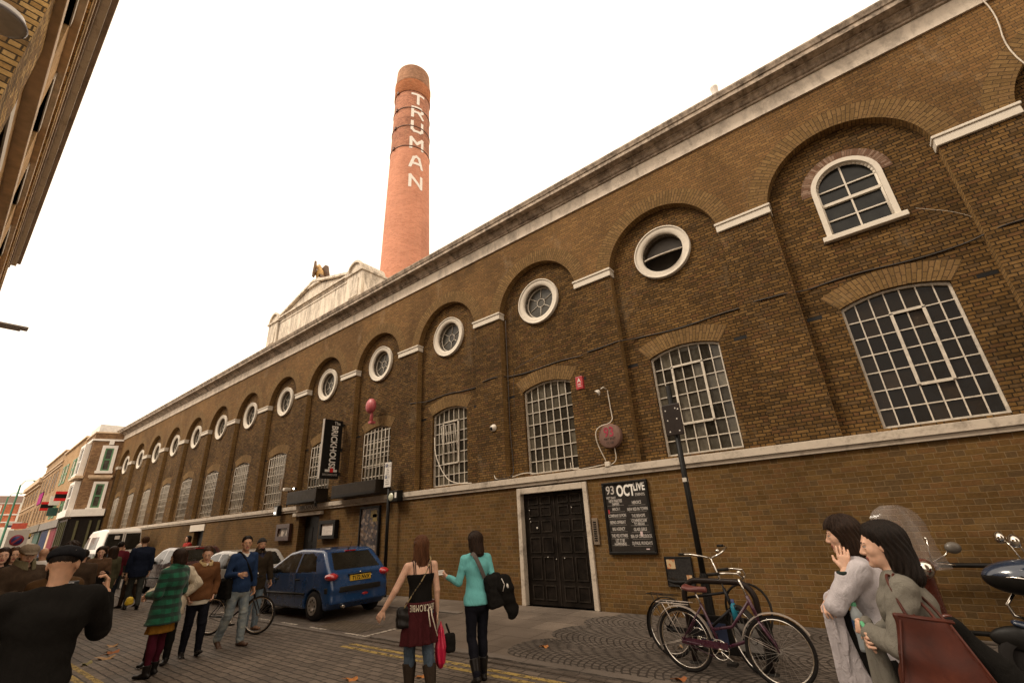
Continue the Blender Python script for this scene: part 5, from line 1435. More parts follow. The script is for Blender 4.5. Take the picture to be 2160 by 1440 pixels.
# ------------------------------------------------------------------ bicycles
def bicycle(loc, rz, label, frame_m, guard_m, steer=0, lean=0, step=True, saddle_m=None, guards=True, rack=False, bars='upright', rise=.17):
    t = empty('bicycle', loc, rz, label, 'bicycle')
    t.rotation_euler = (lean, 0, rz)
    Rr, wb = .34, 1.07      # wheel radius, wheelbase; rear hub at x = 0
    def wheel_at(hub, M):
        def tr(p): return tuple(np.array(hub) + np.array(M @ Vector(p)))
        ring = lambda r: [tr((r * math.cos(a), 0, r * math.sin(a))) for a in np.linspace(0, 2 * math.pi, 41)[:-1]]
        b = MB(); b.tube(ring(Rr - .018), .018, 8, closed=True); w = b.build('wheel', M_TYRE, t)
        b = MB(); b.tube(ring(Rr - .042), .011, 6, closed=True); b.build('rim', M_CHROME, w)
        b = MB()
        for k in range(28):
            a = 2 * math.pi * k / 28; s = .03 * (1 if k % 2 else -1)
            b.tube([tr((.02 * math.cos(a + .8), s, .02 * math.sin(a + .8))), tr(((Rr - .05) * math.cos(a), 0, (Rr - .05) * math.sin(a)))], .0016, 3, caps=False)
        b.tube([tr((0, -.045, 0)), tr((0, .045, 0))], .02, 8); b.build('spokes', plain('spoke_steel', (.30, .27, .24), .35, .1, 5, 0, .6), w)
        return tr
    I3 = Matrix.Identity(3)
    wheel_at((0, 0, Rr), I3)
    HT, HB = np.array([.86, 0, .86]), np.array([.93, 0, .62])     # head tube
    axis = unit(HT - HB)
    S = Matrix.Rotation(steer, 3, Vector(axis))
    hub0 = np.array([wb, 0, Rr])
    hub = HB + np.array(S @ Vector(hub0 - HB))
    trf = wheel_at(hub, S)
    BB = np.array([.44, 0, .29]); ST = np.array([.29, 0, .74]); RH = np.array([0, 0, Rr])
    b = MB()
    b.tube([BB, ST], .016, 8)
    if step:
        b.tube([HT - axis * .05, (.62, 0, .53), BB + (ST - BB) * .42], .016, 8); b.tube([HB + axis * .03, (.74, 0, .40), BB], .018, 8)
    else:
        b.tube([HT - axis * .05, ST - (ST - BB) * .06], .016, 8); b.tube([HB + axis * .03, BB], .018, 8)
    b.tube([HT, HB], .021, 8)
    for s in (-1, 1):
        b.tube([BB + (0, s * .03, 0), RH + (0, s * .06, 0)], .010, 6); b.tube([ST + (0, s * .015, -.03), RH + (0, s * .06, 0)], .008, 6)
    b.build('frame', frame_m, t)
    b = MB()
    for s in (-1, 1):
        p = [HB, HB + (hub0 - HB) * .35 + axis * 0, hub0 + (-.03, 0, .08), hub0]
        pts = [HB + np.array(S @ Vector(q - HB)) + np.array(S @ Vector((0, s * .05, 0))) for q in p]
        b.tube(pts, [.014, .013, .010, .009], 6)
    b.build('fork', frame_m, t)
    if guards:
        for (hb, M, a0, a1, nm) in ((RH, I3, R(8), R(205), 'mudguard'), (hub, S, R(28), R(165), 'mudguard')):
            b = MB(); n = 22
            for k in range(n):
                q = []
                for a in (a0 + (a1 - a0) * k / n, a0 + (a1 - a0) * (k + 1) / n):
                    for y, rr in ((-.03, .355), (0, .368), (.03, .355)):
                        q.append(tuple(np.array(hb) + np.array(M @ Vector((rr * math.cos(a), y, rr * math.sin(a))))))
                b.mesh(q, [(0, 1, 4, 3), (1, 2, 5, 4)], 0, True)
            for s in (-1, 1):
                b.tube([tuple(np.array(hb) + np.array(M @ Vector((0, s * .05, 0)))), tuple(np.array(hb) + np.array(M @ Vector((.355 * math.cos(a1 - .15), s * .03, .355 * math.sin(a1 - .15)))))], .003, 4)
            b.build(nm, guard_m, t)
    sm = saddle_m or M_BLACK
    SP = ST + unit(ST - BB) * .13
    b = MB(); b.tube([ST, SP], .012, 8); b.build('seat_post', M_CHROME, t)
    def sad(P):
        x = P[:, 0] - SP[0]
        w = np.interp(x, [-.14, -.06, .05, .16], [.085, .08, .035, .02])
        d = np.sqrt((P[:, 1] / w) ** 2 + ((P[:, 2] - SP[2] - .03 - .25 * np.maximum(0, -x - .05)) / .032) ** 2) - 1
        return np.maximum(d * .03, np.abs(x - .01) - .145)
    solid('saddle', sad, SP + (-.2, -.12, -.05), SP + (.22, .12, .14), .012, sm, t)
    b = MB(); ring = [BB + np.array([.10 * math.cos(a), -.045, .10 * math.sin(a)]) for a in np.linspace(0, 2 * math.pi, 25)[:-1]]
    b.tube(ring, .007, 5, closed=True)
    for k in range(5): a = 2 * math.pi * k / 5; b.tube([BB + (0, -.045, 0), BB + (.1 * math.cos(a), -.045, .1 * math.sin(a))], .006, 4)
    b.tube([BB + (0, -.06, 0), BB + (.14, -.065, -.10)], .010, 6); b.tube([BB + (0, .06, 0), BB + (-.14, .065, .10)], .010, 6); b.tube([BB + (0, -.07, 0), BB + (0, .07, 0)], .018, 8)
    b.build('crankset', M_CHROME, t)
    b = MB(); b.box(BB[0] + .09, BB[0] + .19, -.15, -.07, BB[2] - .115, BB[2] - .085); b.build('pedal', M_TRIM, t)
    b = MB(); b.box(BB[0] - .19, BB[0] - .09, .07, .15, BB[2] + .085, BB[2] + .115); b.build('pedal', M_TRIM, t)
    b = MB(); b.box(RH[0] - .02, BB[0] + .10, -.052, -.038, Rr - .035, Rr + .03) if guards else b.tube([RH + (0, -.045, .03), BB + (0, -.045, .09)], .004, 4)
    b.tube([RH + (0, -.045, -.03), BB + (0, -.045, -.095)], .004, 4)
    b.build('chain_guard' if guards else 'chain', frame_m if guards else M_TRIM, t)
    stem = HT + axis * rise
    def sr(q): return tuple(HT + np.array(S @ Vector(np.array(q) - HT)))
    b = MB(); b.tube([HT, sr(stem)], .012, 8)
    if bars == 'upright':
        for s in (-1, 1): b.tube([sr(stem + (.03, 0, 0)), sr(stem + (.07, s * .10, .03)), sr(stem + (.03, s * .24, .08)), sr(stem + (-.10, s * .29, .085)), sr(stem + (-.16, s * .29, .08))], .011, 8)
    else:
        b.tube([sr(stem + (0, -.29, .01)), sr(stem + (.02, -.1, 0)), sr(stem + (.02, .1, 0)), sr(stem + (0, .29, .01))], .012, 8)
    b.build('handlebar', M_CHROME, t)
    b = MB()
    for s in (-1, 1):
        if bars == 'upright': b.tube([sr(stem + (-.14, s * .29, .082)), sr(stem + (-.27, s * .29, .07))], .017, 8)
        else: b.tube([sr(stem + (.0, s * .20, .01)), sr(stem + (0, s * .31, .012))], .017, 8)
    b.build('grip', M_TRIM, t)
    b = MB(); b.ball(sr(stem + (.0, .12, .06)), (.028, .028, .022), 10); b.build('bell', M_CHROME, t)
    if rack:
        b = MB()
        for s in (-1, 1): b.tube([(.16, s * .06, .73), (-.28, s * .06, .73)], .006, 5); b.tube([(-.2, s * .06, .73), (0, s * .06, Rr)], .005, 5)
        b.tube([(-.28, -.06, .73), (-.28, .06, .73)], .006, 5); b.tube([(-.08, -.06, .73), (-.08, .06, .73)], .005, 5); b.build('luggage_rack', guard_m if rack != 'black' else M_TRIM, t)
    return t
M_PURP = plain('plum_frame_paint', (.055, .012, .03), .3, .2, 6, 0, 0, .5, .5)
M_ALU = plain('alloy_guard', (.55, .48, .42), .35, .15, 6, 0, .5)
# purple roadster in front (rear hub world -2.46,-2.95 heading +X), dark one behind
bicycle((-2.42, -2.98, .0), R(-8), 'plum coloured step-through bicycle with pale alloy mudguards locked to the black hoop', M_PURP, M_ALU, R(14), R(3), True, plain('oxblood_leather', (.12, .03, .025), .4), True, True)
bicycle((-2.80, -2.50, .0), R(-12), 'dark roadster bicycle with raised chrome handlebars behind the plum bicycle', plain('black_frame_paint', (.012, .011, .012), .35), M_TRIM, R(-34), R(-2), False, M_BLACK, True, 'black', rise=.36)
bicycle((-11.50, -4.92, -.03), R(28), 'dark bicycle with thin tyres wheeled by the man in the knitted hat', plain('black_frame_paint', (.012, .011, .012), .35), M_ALU, R(6), R(-3), False, M_BLACK, False, False, 'flat')
# bottles in the cage
t = empty('water_bottle', (-1.86, -2.72, .62), 0, 'turquoise drinks bottle clipped on the dark roadster bicycle', 'bottle')
b = MB(); b.lathe([(.001, -.09), (.033, -.09), (.035, .06), (.02, .09), (.015, .12), (.001, .12)], n=14); b.build('bottle', plain('turquoise_bottle', (.02, .22, .32), .2, .2), t)
b = MB(); b.lathe([(.02, .09), (.02, .13), (.001, .13)], n=12); b.build('cap', plain('blue_cap', (.03, .05, .16), .4), t)
# hoop stand and board
t = empty('cycle_stand', (-2.05, -2.62, 0), R(-6), 'black tubular hoop stand between the two parked bicycles', 'cycle stand')
b = MB(); r = .2; L_, H_ = .45, .93
pts = [(-L_, 0, -.05), (-L_, 0, H_ - r)] + [(-L_ + r - r * math.cos(a), 0, H_ - r + r * math.sin(a)) for a in np.linspace(0, math.pi / 2, 8)][1:] + [(L_ - r + r * math.sin(a), 0, H_ - r + r * math.cos(a)) for a in np.linspace(0, math.pi / 2, 8)] + [(L_, 0, -.05)]
b.tube(pts, .036, 10); b.build('hoop', plain('hoop_paint', (.018, .012, .010), .35, .3), t)
for s in (-1, 1): b = MB(); b.lathe([(.08, 0), (.08, .012), (.04, .02)], (s * L_, 0, 0), n=14); b.build('foot_plate', M_IRON, t)
b = MB(); b.tube([(.1 + .26 * math.cos(a), .05 * math.sin(2 * a), .60 + .30 * math.sin(a)) for a in np.linspace(0, 2 * math.pi, 25)[:-1]], .014, 6, closed=True)
o = b.build('bicycle_lock', M_TRIM); o.location = (-1.85, -2.5, 0); tag(o, 'thick black cable lock looped round the dark bicycle frame', 'lock')
t = empty('sign_board', (-2.0, -2.28, 0), R(-6), 'low black framed board with pale panels standing behind the bicycle stand', 'board')
b = MB(); b.box(-.62, .42, -.03, .03, .05, .48); b.build('frame', M_BLACK, t, bevel=.01)
b = MB(); b.box(-.02, .36, -.036, -.031, .12, .42); b.build('pale_panel', plain('board_grey', (.26, .24, .22), .6), t)
b = MB(); b.box(-.52, -.12, -.036, -.031, .12, .40); b.build('blue_panel', plain('board_blue', (.02, .03, .07), .5), t)
text('letter', 'O', .13, (.2, -.038, .24), FX, FZ, M_BLACK, t, .001, 1.0)

# ------------------------------------------------------------------ scooters at the right edge
M_NAVY = plain('navy_scooter_paint', (.012, .022, .045), .2, .1, 4, 0, 0, .5, .8)
M_SCR = plain('maroon_scooter_paint', (.10, .025, .015), .25, .1, 4, 0, 0, .5, .8)
def scooter(loc, rz, label, paint, screen, nose=False):
    t = empty('parked_scooter', loc, rz, label, 'scooter')          # local x forward
    for x in (0.0, 1.22): wheel(t, x, 0, .24, .11, -1)
    def bodyf(P):
        d = d_ell(P, (.12, 0, .62), (.52, .19, .24))
        d = smin(d, d_box(P, (.55, 0, .34), (.32, .17, .05), None, .03), .10)
        d = smin(d, d_ecap(P, (.88, 0, .40), (1.02, 0, .95), (0, 1, 0), (.22, .06), (.14, .06)), .08)
        d = smin(d, d_ecap(P, (1.08, 0, .50), (1.25, 0, .56), (0, 1, 0), (.08, .06), (.06, .03)), .06)
        return d
    solid('body', bodyf, (-.5, -.3, .2), (1.4, .3, 1.1), .022, paint, t)
    def seatf(P): return smin(d_ell(P, (.30, 0, .83), (.34, .15, .07)), d_ell(P, (-.14, 0, .88), (.26, .14, .08)), .08)
    solid('seat', seatf, (-.5, -.25, .7), (.75, .25, 1.05), .02, M_BLACK, t)
    def headf(P): return smin(d_ell(P, (1.06, 0, 1.02), (.17, .13, .12)), d_ecap(P, (1.0, -.18, 1.03), (1.0, .18, 1.03), (1, 0, 0), (.06, .05), (.06, .05)), .05)
    if nose:
        def headf(P): return smin(d_ell(P, (1.00, 0, .97), (.36, .20, .17)), d_ell(P, (.80, 0, 1.02), (.30, .22, .12)), .06)
        solid('headset', headf, (.4, -.35, .7), (1.5, .35, 1.25), .018, [paint, M_BLACK], t, lambda c: (c[:, 2] < 1.0).astype(int))
        b = MB()
        for s in (-1, 1): b.tube([(1.28, s * .10, .975), (1.15, s * .19, .99), (.95, s * .215, .96), (.7, s * .22, .93)], .008, 5)
        b.build('silver_stripe', M_CHROME, t)
        b = MB(); b.tube([(1.14, -.16, .80), (1.22, -.17, .70), (1.20, -.16, .60), (1.10, -.14, .56)], .018, 8); b.build('chrome_bar', M_CHROME, t)
        def skirtf(P): return smin(d_ecap(P, (.95, 0, .75), (1.15, 0, .30), (0, 1, 0), (.20, .12), (.10, .08)), d_ell(P, (1.2, 0, .42), (.28, .07, .12)), .06)
        solid('leg_shield', skirtf, (.6, -.35, .1), (1.6, .35, .95), .02, M_BLACK, t)
    else: solid('headset', headf, (.8, -.3, .85), (1.3, .3, 1.2), .018, paint, t)
    b = MB(); b.lathe([(.001, .05), (.06, .04), (.085, 0), (.085, -.03)], (1.18, 0, 1.02), (1, 0, -.1), 16); b.build('headlight', M_CHROME, t)
    b = MB(); b.tube([(.98, -.34, 1.05), (1.0, -.12, 1.04), (1.0, .12, 1.04), (.98, .34, 1.05)], .014, 8); b.build('handlebar', M_CHROME, t)
    for s in (-1, 1):
        b = MB(); b.tube([(.98, s * .24, 1.05), (.96, s * .37, 1.05)], .02, 8); b.build('grip', M_TRIM, t)
        b = MB(); b.tube([(1.02, s * .2, 1.06), (1.05, s * .38, 1.04)], .007, 6); b.build('brake_lever', M_CHROME, t)
        mz = 1.22 if screen else 1.33; my = .42 if screen else .30
        b = MB(); b.tube([(.95, s * .2, 1.06), (1.0, s * (my - .08), mz - .08), (1.03, s * (my - .03), mz - .01)], .007, 6); b.build('mirror_stem', M_CHROME, t)
        b = MB(); b.ball((1.05, s * my, mz), (.05, .085, .065), 14); b.build('mirror', M_CHROME if not screen else plain('mirror_grey', (.10, .085, .07), .4), t)
    b = MB(); b.tube([(-.32, -.12, .78), (-.46, -.10, .74), (-.46, .10, .74), (-.32, .12, .78)], .014, 6); b.build('grab_rail', M_CHROME, t)
    b = MB(); b.tube([(.1, -.18, .24), (-.32, -.2, .28)], .05, 10); b.build('exhaust_pipe', M_IRON, t)
    if screen:
        b = MB(); n = 10; m = 12
        V = []
        for j in range(m + 1):
            v = j / m; w = .30 * math.sqrt(max(0, 1 - max(0, (v - .62) / .40) ** 2.4)) * (1.22 - .22 * min(1, v * 3.5)); 
            for i in range(n + 1):
                u = i / n * 2 - 1
                V.append((1.16 - .13 * u * u - .16 * v, u * w, 1.0 + .72 * v))
        F = [(j * (n + 1) + i, j * (n + 1) + i + 1, (j + 1) * (n + 1) + i + 1, (j + 1) * (n + 1) + i) for j in range(m) for i in range(n)]
        b.mesh(V, F, 0, True); b.build('windscreen', clear('clear_windscreen', (.80, .74, .70), .08, .10), t)
        for s in (-1, 1):
            b = MB(); b.tube([(1.02, s * .16, 1.04), (1.07, s * .17, 1.32)], .006, 5); b.ball((1.06, s * .17, 1.33), .016, 8); b.build('screen_stay', M_CHROME, t)
    return t
scooter((-.44, -.78, .0), R(297), 'maroon scooter with a tall clear windscreen behind the two women', M_SCR, True)
scooter((1.88, -1.95, .0), R(183), 'navy and black scooter with a round chrome mirror at the street edge', M_NAVY, False, True)
# ------------------------------------------------------------------ people
def skin(name, c):
    n = NT(name); v = n.coord('Object')
    n.col(n.ramp(n.noise(v, 30, 4), [(.3, [q * .88 for q in c]), (.7, [min(1, q * 1.1) for q in c])])); n.rough(.5)
    n.set(n.b, 'Subsurface Weight', .12); n.set(n.b, 'Subsurface Radius', (.012, .005, .003)); n.set(n.b, 'Subsurface Scale', .5); n.set(n.b, 'Specular IOR Level', .35)
    return n.mat
SK = {'fair': skin('skin_fair', (.60, .36, .25)), 'tan': skin('skin_tan', (.50, .28, .175)), 'mid': skin('skin_mid', (.54, .32, .21))}
M_LIP = plain('lip', (.30, .09, .075), .4)
M_EYEW = plain('eye_white', (.36, .32, .29), .2, .03); M_IRIS = plain('iris', (.02, .012, .008), .1)
@cached
def hairmat(name, c):
    n = NT(name); v = n.coord('Object', (70, 70, 5))
    f = n.noise(v, 1.6, 5, .7)
    n.col(n.ramp(f, [(.3, [q * .35 for q in c]), (.7, [min(1, q * 1.7) for q in c])])); n.rough(.5); n.set(n.b, 'Specular IOR Level', .12)
    n.bump(f, .7, .01)
    return n.mat
HR = {'black': hairmat('hair_black', (.012, .008, .006)), 'brown': hairmat('hair_brown', (.06, .028, .014)), 'auburn': hairmat('hair_auburn', (.10, .042, .020)), 'dark': hairmat('hair_dark', (.025, .014, .009)), 'grey': hairmat('hair_grey', (.42, .36, .29)), 'red': hairmat('hair_red', (.09, .016, .012))}
M_SHOE = plain('black_leather', (.012, .010, .009), .35, .3, 12)
M_SHOEB = plain('brown_leather', (.07, .035, .02), .45, .3, 12)

def rot_head(yaw, pitch, roll=0):
    return np.array(Matrix.Rotation(yaw, 3, 'Z') @ Matrix.Rotation(-pitch, 3, 'X') @ Matrix.Rotation(roll, 3, 'Y'))

def wob(P, a, s=1.0, ph=0.0):
    return a * (np.sin(P @ np.array([31., 9, 23]) * s + ph) * np.sin(P @ np.array([-13., 27, 17]) * s + 1.3 + ph) + .6 * np.sin(P @ np.array([9., -21, 46]) * s + 2 + ph))

def d_head(Q, male, detail):
    d = d_ell(Q, (0, -.014, .028), (.076, .096, .088))
    d = smin(d, d_ell(Q, (0, .026, -.028), (.060, .064, .084)), .03)
    d = smin(d, d_ell(Q, (0, .038, -.078), (.046 + .005 * male, .046, .036)), .03)
    if detail:
        for s in (-1, 1):
            d = smin(d, d_ell(Q, (s * .043, .056, -.022), (.020, .022, .024)), .02)
            d = smin(d, d_ell(Q, (s * .078, -.008, -.006), (.010, .022, .032)), .008)
        d = smin(d, d_cap(Q, (-.036, .079, .024), (.036, .079, .024), .009 + .003 * male, .009 + .003 * male), .018)
        for s in (-1, 1): d = smax(d, -d_ell(Q, (s * .031, .096, .006), (.019, .016, .012)), .014)
        d = smin(d, d_cap(Q, (0, .086, .012), (0, .106, -.028), .0075, .0125), .012)
        d = smin(d, d_ell(Q, (0, .096, -.034), (.018, .013, .009)), .008)
        d = smin(d, d_ell(Q, (0, .0885, -.0585), (.022, .010, .006)), .006)
        d = smin(d, d_ell(Q, (0, .086, -.0705), (.019, .011, .007)), .006)
        d = smin(d, d_ell(Q, (0, .077, -.098), (.021, .017, .016)), .018)
        for s in (-1, 1):
            d = smin(d, d_ell(Q, (s * .031, .0835, .0135), (.0165, .0085, .0052)), .003); d = smin(d, d_ell(Q, (s * .031, .0825, -.0035), (.0155, .0075, .0042)), .003)
    return d

HAIRCUT = {
    'short': dict(r=(.083, .1025, .096), cut=.058, low=-.055, L=0),
    'crop': dict(r=(.0785, .0985, .0905), cut=.050, low=-.03, L=0),
    'bob': dict(r=(.092, .112, .102), cut=.056, low=-.5, L=.16, w=.098, dep=.062),
    'shortbob': dict(r=(.096, .114, .104), cut=.056, low=-.5, L=.075, w=.096, dep=.07),
    'full': dict(r=(.096, .120, .104), cut=.048, low=-.5, L=.165, w=.112, dep=.085),
    'long': dict(r=(.088, .108, .100), cut=.055, low=-.6, L=.36, w=.082, dep=.045),
    'curly': dict(r=(.120, .135, .125), cut=.07, low=-.09, L=0),
    'fringe': dict(r=(.092, .114, .102), cut=.105, low=-.5, L=.13, w=.094, dep=.06),
    'tied': dict(r=(.082, .103, .094), cut=.05, low=-.06, L=0),
}
def d_hair(Q, style):
    st = HAIRCUT[style]
    d = d_ell(Q, (0, -.015, .036), st['r'])
    c = st['cut']
    cp = ((Q[:, 1] - c) + (c * .85 - Q[:, 2]) * .75) * .8
    d = smax(d + (.34 * np.maximum(0, cp + .045) if style != 'fringe' else 0), cp, .012)
    d = np.maximum(d, st['low'] - Q[:, 2])
    if st['L']:
        w, dep, L = st['w'], st['dep'], st['L']
        e = d_ecap(Q, (0, -.045, .03), (0, -.062, -L), (1, 0, 0), (w, dep + .02), (w * (.86 if style != 'full' else 1.04), dep))
        for s in (-1, 1): e = smin(e, d_ecap(Q, (s * .066, .0, .03), (s * .07, -.012 + .03 * (style == 'full'), -L * .92), (1, 0, 0), (.026, .05), (.024, .04)), .03)
        e = smax(e, Q[:, 1] - {'fringe': .040, 'full': .002}.get(style, .030), .02)
        d = smin(d, e, .03)
    if style == 'tied': d = smin(d, d_ell(Q, (0, -.12, .0), (.035, .04, .045)), .02)
    az = np.arctan2(Q[:, 0], -Q[:, 1])
    amp = {'curly': .009, 'crop': .0006}.get(style, .0035)
    d = d + amp * np.sin(az * (26 if style != 'curly' else 13) + 4 * np.sin(Q[:, 2] * 22)) + (.008 * np.sin(Q[:, 2] * 90 + az * 9) if style == 'curly' else 0)
    return d

def stride(a, kneeF=.15, kneeB=.5):
    """left leg forward by a, right leg trailing"""
    return dict(thL=(-.02, a, -1), shL=(0, a * .55 - kneeF * .2, -1), thR=(.02, -a * .5, -1), shR=(0, -a * .5 - kneeB, -1))

class Person:
    def __init__(s, label, loc, face, h=1.7, male=False, skin='fair', pose=None, lean=(0, 0, 1), head=(0, 0, 0), hands=True, shw=None, bulk=1.0, detail=1, group=None, lift=0.0, twist=0.0):
        s.k = k = h / 1.75; s.male = male; s.detail = detail; s.skin = SK[skin]; s.bulk = bulk
        rz = math.atan2(-face[0], face[1])
        s.root = empty('person', loc, rz, label, 'person', group); s.rz = rz
        p = dict(thL=(-.03, 0, -1), shL=(0, 0, -1), thR=(.03, 0, -1), shR=(0, 0, -1), uaL=(-.14, -.02, -1), faL=(-.04, .2, -1), uaR=(.14, -.02, -1), faR=(.04, .2, -1), ftL=None, ftR=None, hnL=None, hnR=None, curl=.5)
        p.update(pose or {}); s.p = p
        J = {}
        H = np.array([0, 0, .93 * k]); sp = unit(lean)
        J['hip'] = H
        J['waist'] = H + sp * .14 * k; J['chest'] = H + sp * .38 * k; J['neck'] = H + sp * .545 * k
        tw = Matrix.Rotation(twist, 3, 'Z'); rt = np.array(tw @ Vector((1, 0, 0))); s.right = rt
        sw = (shw or (.195 if male else .168)) * k
        for sd, q in (('L', -1), ('R', 1)):
            J['sh' + sd] = J['neck'] - sp * .068 * k + rt * q * sw
            J['el' + sd] = J['sh' + sd] + unit(p['ua' + sd]) * .285 * k
            J['wr' + sd] = J['el' + sd] + unit(p['fa' + sd]) * .245 * k
            J['hp' + sd] = H + np.array([q * .088 * k, 0, -.02 * k])
            J['kn' + sd] = J['hp' + sd] + unit(p['th' + sd]) * .425 * k
            J['an' + sd] = J['kn' + sd] + unit(p['sh' + sd]) * .41 * k
            f = p['ft' + sd]
            if f is None:
                sh = unit(p['sh' + sd]); f = (q * .12, 1, min(.0, sh[1] * 1.1) if sh[1] < -.15 else 0.0)
            J['ft' + sd] = unit(f)
        low = min((J['an' + sd] + J['ft' + sd] * .14 * k)[2] - .035 * k for sd in 'LR')
        low = min(low, min(J['an' + sd][2] - .085 * k for sd in 'LR'))
        for a in J:
            if not a.startswith('ft'): J[a] = J[a] + np.array([0, 0, -low + lift])
        s.J = J; s.sp = sp
        yaw, pitch, roll = head
        s.HM = rot_head(yaw, pitch, roll)
        s.hc = J['neck'] + sp * .05 * k + np.array([0, .012 * k, .105 * k]) + s.HM @ np.array([0, .012, .0]) * k
        s.fr = rt
    # ---- pieces
    def torso(s, P, e):
        J, k, b = s.J, s.k, s.bulk
        hw, ww, cw = (.155, .138, .170) if s.male else (.160, .122, .148)
        f = lambda a, c: ((a * b * k + e), (c * b * k + e))
        d = d_ecap(P, J['hip'] - s.sp * .03 * k, J['waist'], s.fr, f(hw, .115), f(ww, .098))
        d = smin(d, d_ecap(P, J['waist'], J['chest'], s.fr, f(ww, .098), f(cw, .118)), .04)
        d = smin(d, d_ecap(P, J['chest'], J['neck'] - s.sp * .06 * k, s.fr, f(cw, .115), f(cw * .80, .070)), .05)
        if not s.male:
            for q in (-1, 1): d = smin(d, d_ell(P, J['chest'] + s.fr * q * .062 * k + np.cross(s.sp, s.fr) * .060 * k, np.array([.055, .048, .058]) * k + e), .05)
        for sd in 'LR': d = smin(d, d_cap(P, J['neck'] - s.sp * .040 * k, J['sh' + sd], .050 * k + e, .043 * k * b ** .5 + e), .035)
        return d
    def arm(s, P, sd, e, frac=1.0, w=1.0, cut=0.0):
        J, k = s.J, s.k
        m = (1.12 if s.male else 1.0) * w * s.bulk ** .5
        d = d_cap(P, J['sh' + sd], J['el' + sd], .046 * k * m + e, .039 * k * m + e)
        d2 = d_cap(P, J['el' + sd], J['wr' + sd], .038 * k * m + e, .027 * k * m + e)
        if cut > -1:
            ax = unit(J['wr' + sd] - J['el' + sd]); d2 = np.maximum(d2, (P - J['wr' + sd]) @ ax + cut)
        return smin(d, d2, .012)
    def leg(s, P, sd, e0, e1=None, w=1.0):
        J, k = s.J, s.k; e1 = e0 if e1 is None else e1
        d = d_cap(P, J['hp' + sd], J['kn' + sd], .086 * k * w + e0, .056 * k * w + e0)
        d2 = d_cap(P, J['kn' + sd], J['an' + sd], .055 * k * w + e0, .036 * k * w + e1)
        d3 = d_ell(P, J['kn' + sd] * .68 + J['an' + sd] * .32 + np.array([0, -.018 * k, 0]), np.array([.052, .054, .11]) * k * w + e0)
        return smin(smin(d, d2, .02), d3, .03)
    def bounds(s, pts, pad):
        A = np.array(pts); return A.min(0) - pad, A.max(0) + pad
    def hand(s, sd):
        J, k = s.J, s.k; w = unit(s.p['hn' + sd] if s.p['hn' + sd] is not None else s.p['fa' + sd])
        q = 1 if sd == 'R' else -1
        nrm = s.p.get('pn' + sd); nrm = np.array(nrm if nrm is not None else (-q, 0, 0.0), float)
        nrm = unit(nrm - w * np.dot(nrm, w)); side = unit(np.cross(nrm, w)) * q        # towards the thumb
        W = J['wr' + sd]; c = s.p.get('curl' + sd, s.p['curl'])
        def fn(P):
            d = d_ecap(P, W - w * .01 * k, W + w * .080 * k, side, (.026 * k, .019 * k), (.038 * k, .013 * k))
            for i, (o, L) in enumerate(((.030, .070), (.010, .078), (-.011, .073), (-.030, .057))):
                a0 = W + (w * .086 + side * o) * k; cc = c * (1 + .12 * i)
                d1 = w * math.cos(cc * .55) + nrm * math.sin(cc * .55); d2 = w * math.cos(cc * 1.6) + nrm * math.sin(cc * 1.6)
                d1 = unit(d1 + side * (o * 2.0)); a1 = a0 + d1 * L * .52 * k; a2 = a1 + unit(d2) * L * .48 * k
                d = smin(d, np.minimum(d_cap(P, a0 - d1 * .01, a1, .0092 * k, .0085 * k), d_cap(P, a1, a2, .0085 * k, .0068 * k)), .003)
            t0 = W + (w * .022 + side * .026) * k; td = unit(side * .62 + w * .75 + nrm * .25); t1 = t0 + td * .045 * k; t2 = t1 + unit(w * .9 + side * .2 + nrm * (.2 + c * .4)) * .032 * k
            d = smin(d, smin(d_cap(P, t0, t1, .013 * k, .010 * k), d_cap(P, t1, t2, .010 * k, .0078 * k), .004), .008)
            return d
        lo, hi = s.bounds([W, W + w * .2 * k, W + side * .06, W + nrm * .08], .06)
        return surfnet(fn, lo, hi, .0060 if s.detail else .008)
    def body(s, bare_arms=False, bare_legs=False, hands='LR'):
        k, J = s.k, s.J
        b = MB()
        def trunk(P):
            d = s.torso(P, -.004)
            for sd in 'LR':
                d = smin(d, s.arm(P, sd, -.0, cut=-2), .02); d = smin(d, s.leg(P, sd, -.006), .02)
            nk = s.hc + s.HM @ np.array([0, -.022, -.05]) * k
            return smin(d, d_cap(P, J['neck'] - s.sp * .03, nk, .056 * k, .050 * k), .03)
        lo, hi = s.bounds([J[a] for a in J if not a.startswith('ft')] + [s.hc], .17)
        V, F = surfnet(trunk, lo, hi, (.012 if bare_arms else .017) if s.detail else .026)
        b.mesh(V, F)
        lo, hi = s.bounds([s.hc], .19 * k)
        def headf(P):
            Q = (P - s.hc) @ s.HM / k
            nk = np.array([0, -.024, -.05])
            d = d_head(Q, s.male, s.detail) * k
            return smin(d, d_cap(P, J['neck'] + s.sp * .02, s.hc + s.HM @ nk * k, .053 * k, .049 * k), .025)
        V, F = surfnet(headf, lo, hi, {0: .013, 1: .0075, 2: .0045}[s.detail])
        Q = (V[F].mean(1) - s.hc) @ s.HM / k
        lips = (np.abs(Q[:, 0]) < .023) & (Q[:, 2] < -.053) & (Q[:, 2] > -.077) & (Q[:, 1] > .078) if s.detail else np.zeros(len(F), bool)
        b.mesh(V, F, lips.astype(int))
        for sd in hands:
            V, F = s.hand(sd); b.mesh(V, F)
        b.build('body', [s.skin, M_LIP], s.root)
        if s.detail:
            for q in (-1, 1):
                c = s.hc + s.HM @ np.array([q * .031, .0795, .005]) * k
                e = MB(); e.ball(c, .0110 * k, 12)
                ic = s.hc + s.HM @ np.array([q * .031 + .0, .0865, .005]) * k; e.ball(ic, .0056 * k, 10, 1)
                e.build('eye', [M_EYEW, M_IRIS], s.root)
            s.brow = True
